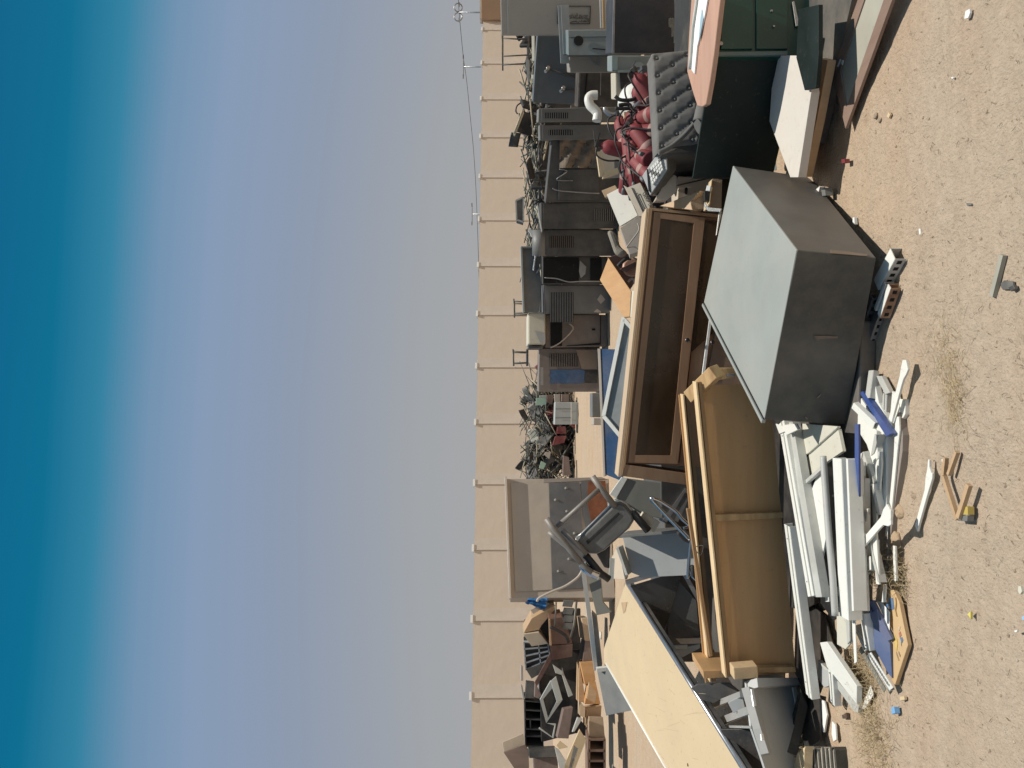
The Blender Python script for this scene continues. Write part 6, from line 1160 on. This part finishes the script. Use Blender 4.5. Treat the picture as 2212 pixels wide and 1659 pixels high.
# weather beaten papers / book stack
t = thing('paper_stack', 'stack of weathered papers with cream cover at the bottom left corner', 'papers', G(c_(5, 150, 1600), 0)); sp_ = [(0, 1430), (70, 1445), (180, 1430), (230, 1450), (325, 1490), (345, 1700), (0, 1760)]
for k in range(16):
    x = 10 + k * 20; m = M(); m.prism([G(c_(5, x, 1440 + (k % 5) * 14 + rnd.random() * 10), .16 - k * .006), G(c_(5, x + 14, 1446 + (k % 4) * 12), .16 - k * .006), G(c_(5, x + 40, 1790), .16 - k * .006), G(c_(5, x + 22, 1790), .16 - k * .006)], V(0, 0, -.12 + k * .003)); m.build('sheet', (mat('old paper', (.34, .31, .25), .85, 0, .25, 9, .2, .3), mat('sooty paper', (.06, .055, .045), .9, 0, .4, 9, .2))[k % 2], t)
m = M(); m.prism([G((1716, 1650), .2), G((1722, 1628), .2), G((1740, 1612), .2), G((1738, 1622), .2), G((1736, 1690), .2), G((1712, 1690), .2)], V(0, 0, -.05)); m.build('cover', cream, t)
for (q, lb) in (([(1769, 1509), (1780, 1515), (1786, 1545), (1780, 1582), (1772, 1578), (1771, 1540)], 'curled white paper roll under the dark hollow'), ([(1797, 1558), (1804, 1566), (1806, 1598), (1800, 1602), (1796, 1585)], 'small folded white paper on the sand at the lower left')): strip('waste_paper', lb, 'paper', q, .03, .012, paper, 'scraps of white paper at the lower left')
tag(strands('green_weed', [gc((1742, 1600), .05)], 160, .07, mat('dark green stem', (.05, .07, .03), .8, 0, .3, 8), 6, .12, .0015), 'small dark green weed by the paper stack', 'weed')

# ------------------------------------------------------------ sofa
t = thing('sofa', 'charcoal velvet button tufted sofa standing behind the green desk', 'sofa', V(2.25, 5.9, 0))
spn = pl((1460, 220), 5.75, 6, 8)
tq = [(1406, 128), (1484, 118), (1512, 285), (1420, 330)]
# tufted back as one cushioned grid
NU, NV = 64, 36; gv = []; gf = []
A, B, Cc, D = [spn(p) for p in ((1404, 120), (1500, 110), (1512, 312), (1417, 332))]
btn = []
for i in range(6):
    for j in range(3): btn.append(((i + .5 * (j % 2) + .35) / 5.6, (j + .42) / 2.9))
for i in range(NU + 1):
    for j in range(NV + 1):
        s, t_ = i / NU, j / NV; p = A.lerp(D, s).lerp(B.lerp(Cc, s), t_); d = min(math.hypot((s - b0) * 5.6, (t_ - b1) * 2.9) for b0, b1 in btn)
        e = 1.0
        u_, v_ = s * 5.6 - .35, t_ * 2.9 - .42; g1 = abs(((u_ - v_ * .5) + .5) % 1 - .5); g2 = abs(((u_ + v_ * .5) + .5) % 1 - .5); g = min(g1, g2)
        h = .017 * min(1, g / .45) ** .55 + .020 * min(1, d / .22) ** .9
        edge = min(1, s / .04, (1 - s) / .04); edgv = min(1, t_ / .05, (1 - t_) / .04); h = h * edge ** .5 + .05 * (edgv ** .5 - 1)
        gv.append(p + spn.n * (h + .02) + V(0, .12 * (1 - edgv) if t_ < .3 else 0, 0))
for i in range(NU):
    for j in range(NV): a = i * (NV + 1) + j; gf.append((a, a + NV + 1, a + NV + 2, a + 1))
m = M(); m.add(gv, gf); m.sm = True; m.build('tufted_back', velvet, t)
for b0, b1 in btn:
    if b0 < .98 and b1 < .97:
        p = A.lerp(D, b0).lerp(B.lerp(Cc, b0), b1); m = M(); m.lathe([(.014, 0), (.012, .008), (.004, .011)], p + spn.n * .03, Matrix((V(1, 0, 0), V(0, 0, 1), V(0, -1, 0))).transposed(), 10); m.build('button', velvet, t)
m = M(); m.prism([A, B, Cc, D], -spn.n * .07); m.build('back_frame', velvet, t, bevel=.03)
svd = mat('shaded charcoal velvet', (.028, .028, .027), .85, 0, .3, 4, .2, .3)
m = M(); bA = [(1500, 128), (1690, 125), (1700, 310), (1668, 322), (1518, 336), (1436, 334), (1470, 300)]
# body and scrolled arm
xl, xr = P((1600, 322), 5.72).x, 3.2
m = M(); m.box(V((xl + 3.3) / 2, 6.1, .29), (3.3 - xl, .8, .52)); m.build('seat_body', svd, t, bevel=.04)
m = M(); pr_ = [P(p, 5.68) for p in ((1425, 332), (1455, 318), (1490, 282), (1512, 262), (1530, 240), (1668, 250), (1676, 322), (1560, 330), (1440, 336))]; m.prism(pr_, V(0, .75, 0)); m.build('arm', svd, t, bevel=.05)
m = M(); m.tube(bz([P(p, 5.60) for p in ((1422, 330), (1450, 316), (1480, 290), (1504, 262))], 4), .018, 10); m.build('arm_piping', velvet, t)
m = M(); m.tube(bz([P(p, 5.3) for p in ((1509, 275), (1516, 268), (1522, 240), (1530, 200))], 4), .07, 12, .06); m.build('arm_roll', velvet, t)
# ------------------------------------------------------------ green desk with veneered oval end top
Yd = 4.85
t = thing('office_desk', 'dark green steel desk with pinkish veneered top and papers on it', 'desk', V(2.6, 5.0, 0)); zt = .70
def Gt(p, z=zt): return G(p, z)
tp = [Gt(p) for p in ((1556, -12), (1541, 118), (1533, 175), (1524, 226), (1516, 231), (1506, 229), (1498, 205), (1484, 155), (1488, 80), (1494, -12))]
m = M(); m.prism(tp, V(0, 0, -.035)); m.build('top', pink_w, t, bevel=.008, seg=3)
m = M(); m.prism([Gt(p, zt + .012) for p in ((1530, -12), (1523, 30), (1506, 100), (1500, 160), (1493, 150), (1497, 60), (1502, -12))], V(0, 0, -.01)); m.build('white_inlay', paper, t)
m = M(); m.prism([Gt(p, zt + .016) for p in ((1519, 40), (1512, 78), (1509, 90), (1513, 40), (1516, 20))], V(0, 0, -.003)); m.build('sky_reflecting_strip', mat('sky reflection blue', (.35, .5, .58), .4, 0, .1, 4), t)  # sky reflection put into the strip's pale blue colour
m = M(); m.tube([Gt(p, zt + .02) for p in ((1507, -12), (1497, 60), (1492, 125), (1490, 150))], .012, 8); m.build('top_rail', white_e, t)
gpn = pl((1620, 60), Yd, 4, 0)
w3 = [gpn((1552, 121)), gpn((1560, -40)), gpn((1760, -40)), gpn((1700, 121))]; w3[2].z = 0; w3[2].x = w3[1].x; w3[3].z = 0; w3[3].x = w3[0].x; w3[2].y = w3[1].y; w3[3].y = w3[0].y
w3[0].z = w3[1].z = zt - .037
m = M(); m.prism(w3, -gpn.n * .55); m.build('pedestal', green_d, t, bevel=.01)
gp = Pl(gpn.n, w3[0])
spart('side_frame', t, [(1548, 122), (1552, 114), (1700, 112), (1700, 121)], gp, .02, mat('pale green edge', (.10, .15, .14), .4, 0, .1, 4, .03, .2), .003, off=.012)
spart('tan_tray', t, [(1556, 108), (1558, -30), (1625, -30), (1625, 108)], gp, .014, green_d, .004, off=.014)
spart('tan_tray', t, [(1632, 108), (1632, -30), (1700, -30), (1700, 108)], gp, .014, green_d, .004, off=.014)
m = M(); m.lathe([(.012, 0), (.012, .012)], gp(b_(1, 1020, 500)) + gp.n * .016, Matrix((V(1, 0, 0), V(0, 0, 1), V(0, -1, 0))).transposed(), 12); m.build('lock', steel, t)
for (x, y) in ((1575, 140), (1600, 310)): m = M(); m.beam(gp(b_(1, x, y - 9)) + gp.n * .02, gp(b_(1, x, y + 9)) + gp.n * .02, .012, .012, gp.n); m.build('handle', steel, t)
spart('tape_mark', t, qs(b_, 1, (1805, 38), (1825, 30), (1885, 300), (1845, 305)), gp, .006, mat('pale tape', (.45, .42, .36), .7, 0, .1, 8), .001, off=.02)
m = M(); m.prism([V(w3[0].x, w3[0].y + .05, zt - .04), V(w3[0].x - .62, w3[0].y + .55, zt - .04), V(w3[0].x - .62, w3[0].y + .55, .1), V(w3[0].x, w3[0].y + .05, .1)], V(0, .03, 0)); m.build('modesty_panel', green_k, t)
# panels on the ground in front of it
strip('door_leaf', 'cream door leaf lying on the sand below the sofa, half in shade', 'door', [(1707, 383), (1662, 262), (1672, 120), (1742, 120), (1752, 200), (1724, 383)], .24, .05, mat('chalky white panel', (.66, .61, .54), .6, 0, .05, 3, .05, .3), None)
strip('board', 'tan edged board under the cream door leaf', 'board', [(1712, 381), (1690, 300), (1745, 120), (1788, 130), (1766, 250), (1738, 382)], .14, .05, tan_w, None)
strip('board', 'grey slab under the tan edged board, by the desk foot', 'board', [(1730, 330), (1720, 200), (1740, -30), (1846, -30), (1806, 150), (1770, 310)], .05, .04, grey_dk, None)  # slab drawn wider and dark to stand in for ground shade
strip('metal_plate', 'dull grey steel plate lying on the pale door leaf by the desk', 'plate', [(1738, 195), (1720, 125), (1725, 20), (1768, 10), (1768, 120), (1762, 190)], .27, .025, green_k, None)
strip('wood_strip', 'weathered grey planks on the sand beyond the cream door leaf', 'plank', [b_(2, 1430, 0), b_(2, 1480, 0), b_(2, 1500, 205), b_(2, 1450, 200)], .02, .012, white_e, None)
strip('wood_strip', 'second weathered plank beside the first, behind the grey box', 'plank', [b_(2, 1540, 0), b_(2, 1620, 0), b_(2, 1635, 215), b_(2, 1560, 205)], .02, .012, bluegrey, None)
strip('cloth', 'bright white rag on the sand under the sofa', 'rag', qs(b_, 2, (1110, -30), (1220, -30), (1235, 60), (1195, 160), (1155, 150)), .02, .012, paper, None)
# broken mirror frame
t = thing('mirror_frame', 'long brown framed dusty mirror lying tilted on the sand at the right', 'mirror', G((1826, 277), 0)); mp_ = pl3(G((1826, 277), .04), G((1797, 160), .05), G((1922, 0), .075))
o_ = [(1826, 278), (1797, 158), (1861, -25), (1936, -25)]; i_ = [(1828, 232), (1815, 152), (1875, -25), (1917, -25)]
m = M(); m.prism([mp_(p) - mp_.n * .008 for p in i_], -mp_.n * .006); m.build('glass', mirror, t)
for k in range(4):
    a, b, c, d = o_[k], o_[(k + 1) % 4], i_[(k + 1) % 4], i_[k]
    if k == 2: continue
    m = M(); m.prism([mp_(a), mp_(b), mp_(c), mp_(d)], -mp_.n * .018); m.build('frame_bar', frame_br, t, bevel=.002)
for k, q in enumerate((qs(c_, 1, (435, 195), (470, 95), (475, 100), (445, 200)), qs(c_, 1, (345, 350), (400, 280), (405, 300), (365, 355)), qs(c_, 1, (320, 440), (330, 400), (385, 360), (375, 430), (335, 515)))): strip('glass_shard', ('thin', 'small', 'largest')[k] + ' pale shard beside the mirror frame', 'shard', q, .03, .006, white_e, 'shards beside the mirror frame')
for k, q in enumerate((qs(c_, 1, (395, 600), (412, 605), (400, 650), (388, 640)), qs(c_, 1, (345, 665), (375, 590), (385, 598), (355, 670)))): m = M(); m.prism([mp_(p) + mp_.n * .004 for p in q], -mp_.n * .003); m.build('paint_flake', paper, t)
# white C channels right of the grey cabinet
def cchan(label, p0, z0, p1, z1, w, h, mt, fm):
    a, b = G(p0, z0), G(p1, z1); t = thing('slotted_channel', label, 'channel', V(a.x, a.y, 0), 'slotted channels by the grey cabinet'); d = (b - a).normalized(); y = V(0, 0, 1).cross(d).normalized(); 
    if y.y > 0: y = -y
    m = M(); m.beam(a, b, w, .004); m.build('web', mt, t)
    f0, f1 = a + y * (w / 2) - V(0, 0, h / 2), b + y * (w / 2) - V(0, 0, h / 2); n = max(4, int((b - a).length / .042))
    m = M(); m.beam(f0, f1, .004, h); m.build('flange', fm, t)
    m = M(); m.beam(a - y * (w / 2) - V(0, 0, h / 2), b - y * (w / 2) - V(0, 0, h / 2), .004, h); m.build('flange', fm, t)
    for k in range(n):
        m = M(); m.box(f0.lerp(f1, (k + .5) / n) + y * .0032, (.02, .002, h * .42), Matrix((d, y, V(0, 0, 1))).transposed()); m.build('slot', hole_m, t)
cchan('white slotted channel lying at the corner of the grey cabinet', (1929, 548), .07, (1893, 615), .07, .075, .055, white_m, white_e)
cchan('rust streaked slotted channel below the white one', (1922, 618), .07, (1899, 682), .06, .035, .05, white_m, mat('rust streaked white', (.30, .17, .10), .7, 0, .5, 18, .1, .3, (.6, .55, .48)))
cchan('white edged slotted channel beside the rusty one', (1912, 612), .075, (1890, 668), .07, .02, .05, white_e, white_e)
cchan('dark slotted channel in the shadow of the grey cabinet', (1900, 660), .04, (1868, 752), .04, .05, .03, steel, steel)
cchan('second dark slotted channel close under the grey cabinet', (1882, 640), .05, (1862, 700), .05, .04, .03, steel, steel)
for (q, mt_, lb, nm, z) in ((qs(c_, 2, (115, 400), (160, 360), (165, 365), (150, 430)), white_m, 'small white flake at the corner of the grey cabinet', 'flake', .04), (qs(c_, 2, (180, 390), (215, 370), (225, 450), (190, 455)), grey_mid, 'grey pebble like lump at the corner of the grey cabinet', 'lump', .05), (qs(c_, 2, (495, 670), (512, 668), (515, 740), (495, 735)), paper, 'small white flake beside the end of the grey cabinet', 'flake', .02),
                        (qs(c_, 2, (1155, 785), (1172, 780), (1180, 835), (1162, 840)), paper, 'tiny white flake alone on the open sand', 'flake', .012), (qs(c_, 1, (1612, 190), (1625, 110), (1665, 88), (1670, 130), (1650, 180)), paper, 'white chip on the sand at the far right foreground', 'flake', .012), (qs(c_, 1, (1478, 775), (1492, 768), (1503, 782), (1490, 792)), paper, 'small round white chip left of the bigger white chip', 'flake', .01), (qs(c_, 1, (835, 1165), (855, 1120), (870, 1150), (855, 1185)), cream, 'tan leaf shaped chip below the mirror frame', 'flake', .012),
                        (qs(c_, 2, (380, 88), (412, 82), (416, 122), (384, 128)), red_m, 'small dark red block on the sand', 'block', .035), (qs(c_, 5, (880, 1050), (910, 1045), (920, 1110), (885, 1120)), mat('sky blue plastic', (.2, .42, .7), .5), 'small sky blue plastic cap on the sand', 'cap', .03), (qs(c_, 5, (1640, 120), (1675, 90), (1675, 170), (1660, 140)), mat('yellow plastic', (.7, .6, .15), .6), 'yellow triangular scrap on the sand', 'scrap', .012),
                        (qs(c_, 5, (2190, 140), (2212, 135), (2212, 180), (2190, 175)), mat('pale blue plastic', (.35, .5, .65), .6), 'pale blue scrap at the bottom edge of the sand', 'scrap', .01), (qs(c_, 4, (2150, 1350), (2175, 1340), (2190, 1400), (2170, 1430), (2150, 1400)), mat('egg cream', (.62, .6, .48), .6), 'oval cream lid on the near sand', 'lid', .012), (qs(c_, 5, (2110, 285), (2140, 275), (2140, 295), (2120, 300)), paper, 'small white crumb near the pale blue scrap', 'flake', .01), (qs(c_, 4, (1385, 75), (1400, 70), (1412, 100), (1390, 105)), paper, 'white pebble beside the bent wooden stick', 'pebble', .02), (qs(c_, 4, (1600, 0), (1601, 0), (1601, 1), (1600, 1)), paper, '', '', 0),
                        (qs(c_, 2, (1630, 525), (1675, 530), (1680, 548), (1640, 552)), grey_mid, 'grey stone chip on the open sand', 'chip', .012), (qs(c_, 5, (965, 945), (1010, 940), (1015, 975), (970, 985)), cream, 'pale shell like chip below the puzzle board', 'chip', .015), (qs(c_, 5, (385, 1130), (430, 1105), (438, 1165), (395, 1165)), mat('brown leaf', (.10, .06, .045), .8), 'dark brown leaf on the sand near the papers', 'leaf', .02)):
    if nm: strip(nm, lb, nm, q, z, z * .9, mt_, None, bevel=.001)
strip('white_stick', 'long broken white stick lying alone on the sand', 'stick', qs(c_, 4, (1250, 75), (1262, 80), (1262, 150), (1280, 210), (1293, 215), (1290, 270), (1250, 400), (1205, 560), (1160, 720), (1140, 800), (1118, 740), (1165, 560), (1215, 380), (1225, 250), (1240, 180)), .035, .012, white_m, None)
def gstick(name, label, pts, z, w, mt):
    m = M()
    for a, b in zip(pts, pts[1:]): m.beam(G(a, z), G(b, z), w, .018)
    one(name, label, 'stick', m, mt)
gstick('wooden_stick', 'bent pale wooden stick folded on the sand', [c_(4, 1545, 0), c_(4, 1462, 230)], .03, .016, tan_w)
gstick('wooden_stick', 'long pale wooden batten crossing to the yellow tipped end', [c_(4, 1430, 60), c_(4, 1412, 240), c_(4, 1550, 680)], .035, .018, tan_w)
gstick('wooden_stick', 'short pale wooden batten rising from the yellow tipped end', [c_(4, 1560, 660), c_(4, 1665, 330)], .045, .022, tan_w)
strip('yellow_block', 'yellow painted tip of the wooden batten with a black round cap', 'tip', qs(c_, 4, (1600, 545), (1645, 550), (1648, 632), (1575, 632)), .04, .03, mat('dull yellow', (.5, .38, .1), .6), None)
strip('round_bumper', 'black and grey end cap under the yellow tip', 'cap', qs(c_, 4, (1565, 640), (1645, 635), (1640, 697), (1545, 690)), .038, .03, grey_mid, None)
gstick('grey_strip', 'grey plastic strip lying on the near sand', [c_(2, 2005, 1045), c_(2, 1900, 1460)], .012, .024, mat('weathered grey plastic', (.36, .345, .28), .6, 0, .1, 6))
strip('black_lump', 'crushed black can lid beside the grey strip', 'can lid', qs(c_, 2, (1975, 1330), (2010, 1300), (2095, 1310), (2105, 1370), (2060, 1390), (2000, 1395), (1980, 1370)), .012, .010, mat('dusty black tin', (.13, .125, .11), .7, 0, .4, 8), None)
strip('black_lump', 'bent tip of the crushed can lid', 'can lid', qs(c_, 2, (2050, 1370), (2105, 1345), (2120, 1385), (2080, 1410)), .02, .015, grey_dk, None)
for (p, s_, lb) in ((c_(4, 1130, 445), .022, 'dark brown stone near the broken white stick'), (c_(1, 735, 1160), .018, 'brown clod below the mirror frame, right one'), (c_(1, 775, 1205), .015, 'brown clod below the mirror frame, left one'), (c_(4, 960, 880), .05, 'sandy brown clod at the foot of the trims'), (c_(4, 1000, 600), .045, 'rounded sandy lump half buried beside the trims')):
    g = G(p, 0); m = M(); pts = []
    m.lathe([(s_ * .6, -.005), (s_, s_ * .2), (s_ * .85, s_ * .55), (s_ * .4, s_ * .8)], g, None, 9)
    for v in m.v: v += V(rnd.uniform(-.2, .2), rnd.uniform(-.2, .2), rnd.uniform(-.1, .1)) * s_
    one('stone', lb, 'stone', m, st1 if s_ < .04 else mat('sand clod', (.42, .31, .2), .95, 0, .15, 9, .4), 'stones and clods on the sand', .004)

for src in (pr, ep):
    for k in list(src):
        if k != 'used' and k not in src['used']:
            for o in [src[k]] + list(src[k].children_recursive): bpy.data.objects.remove(o)
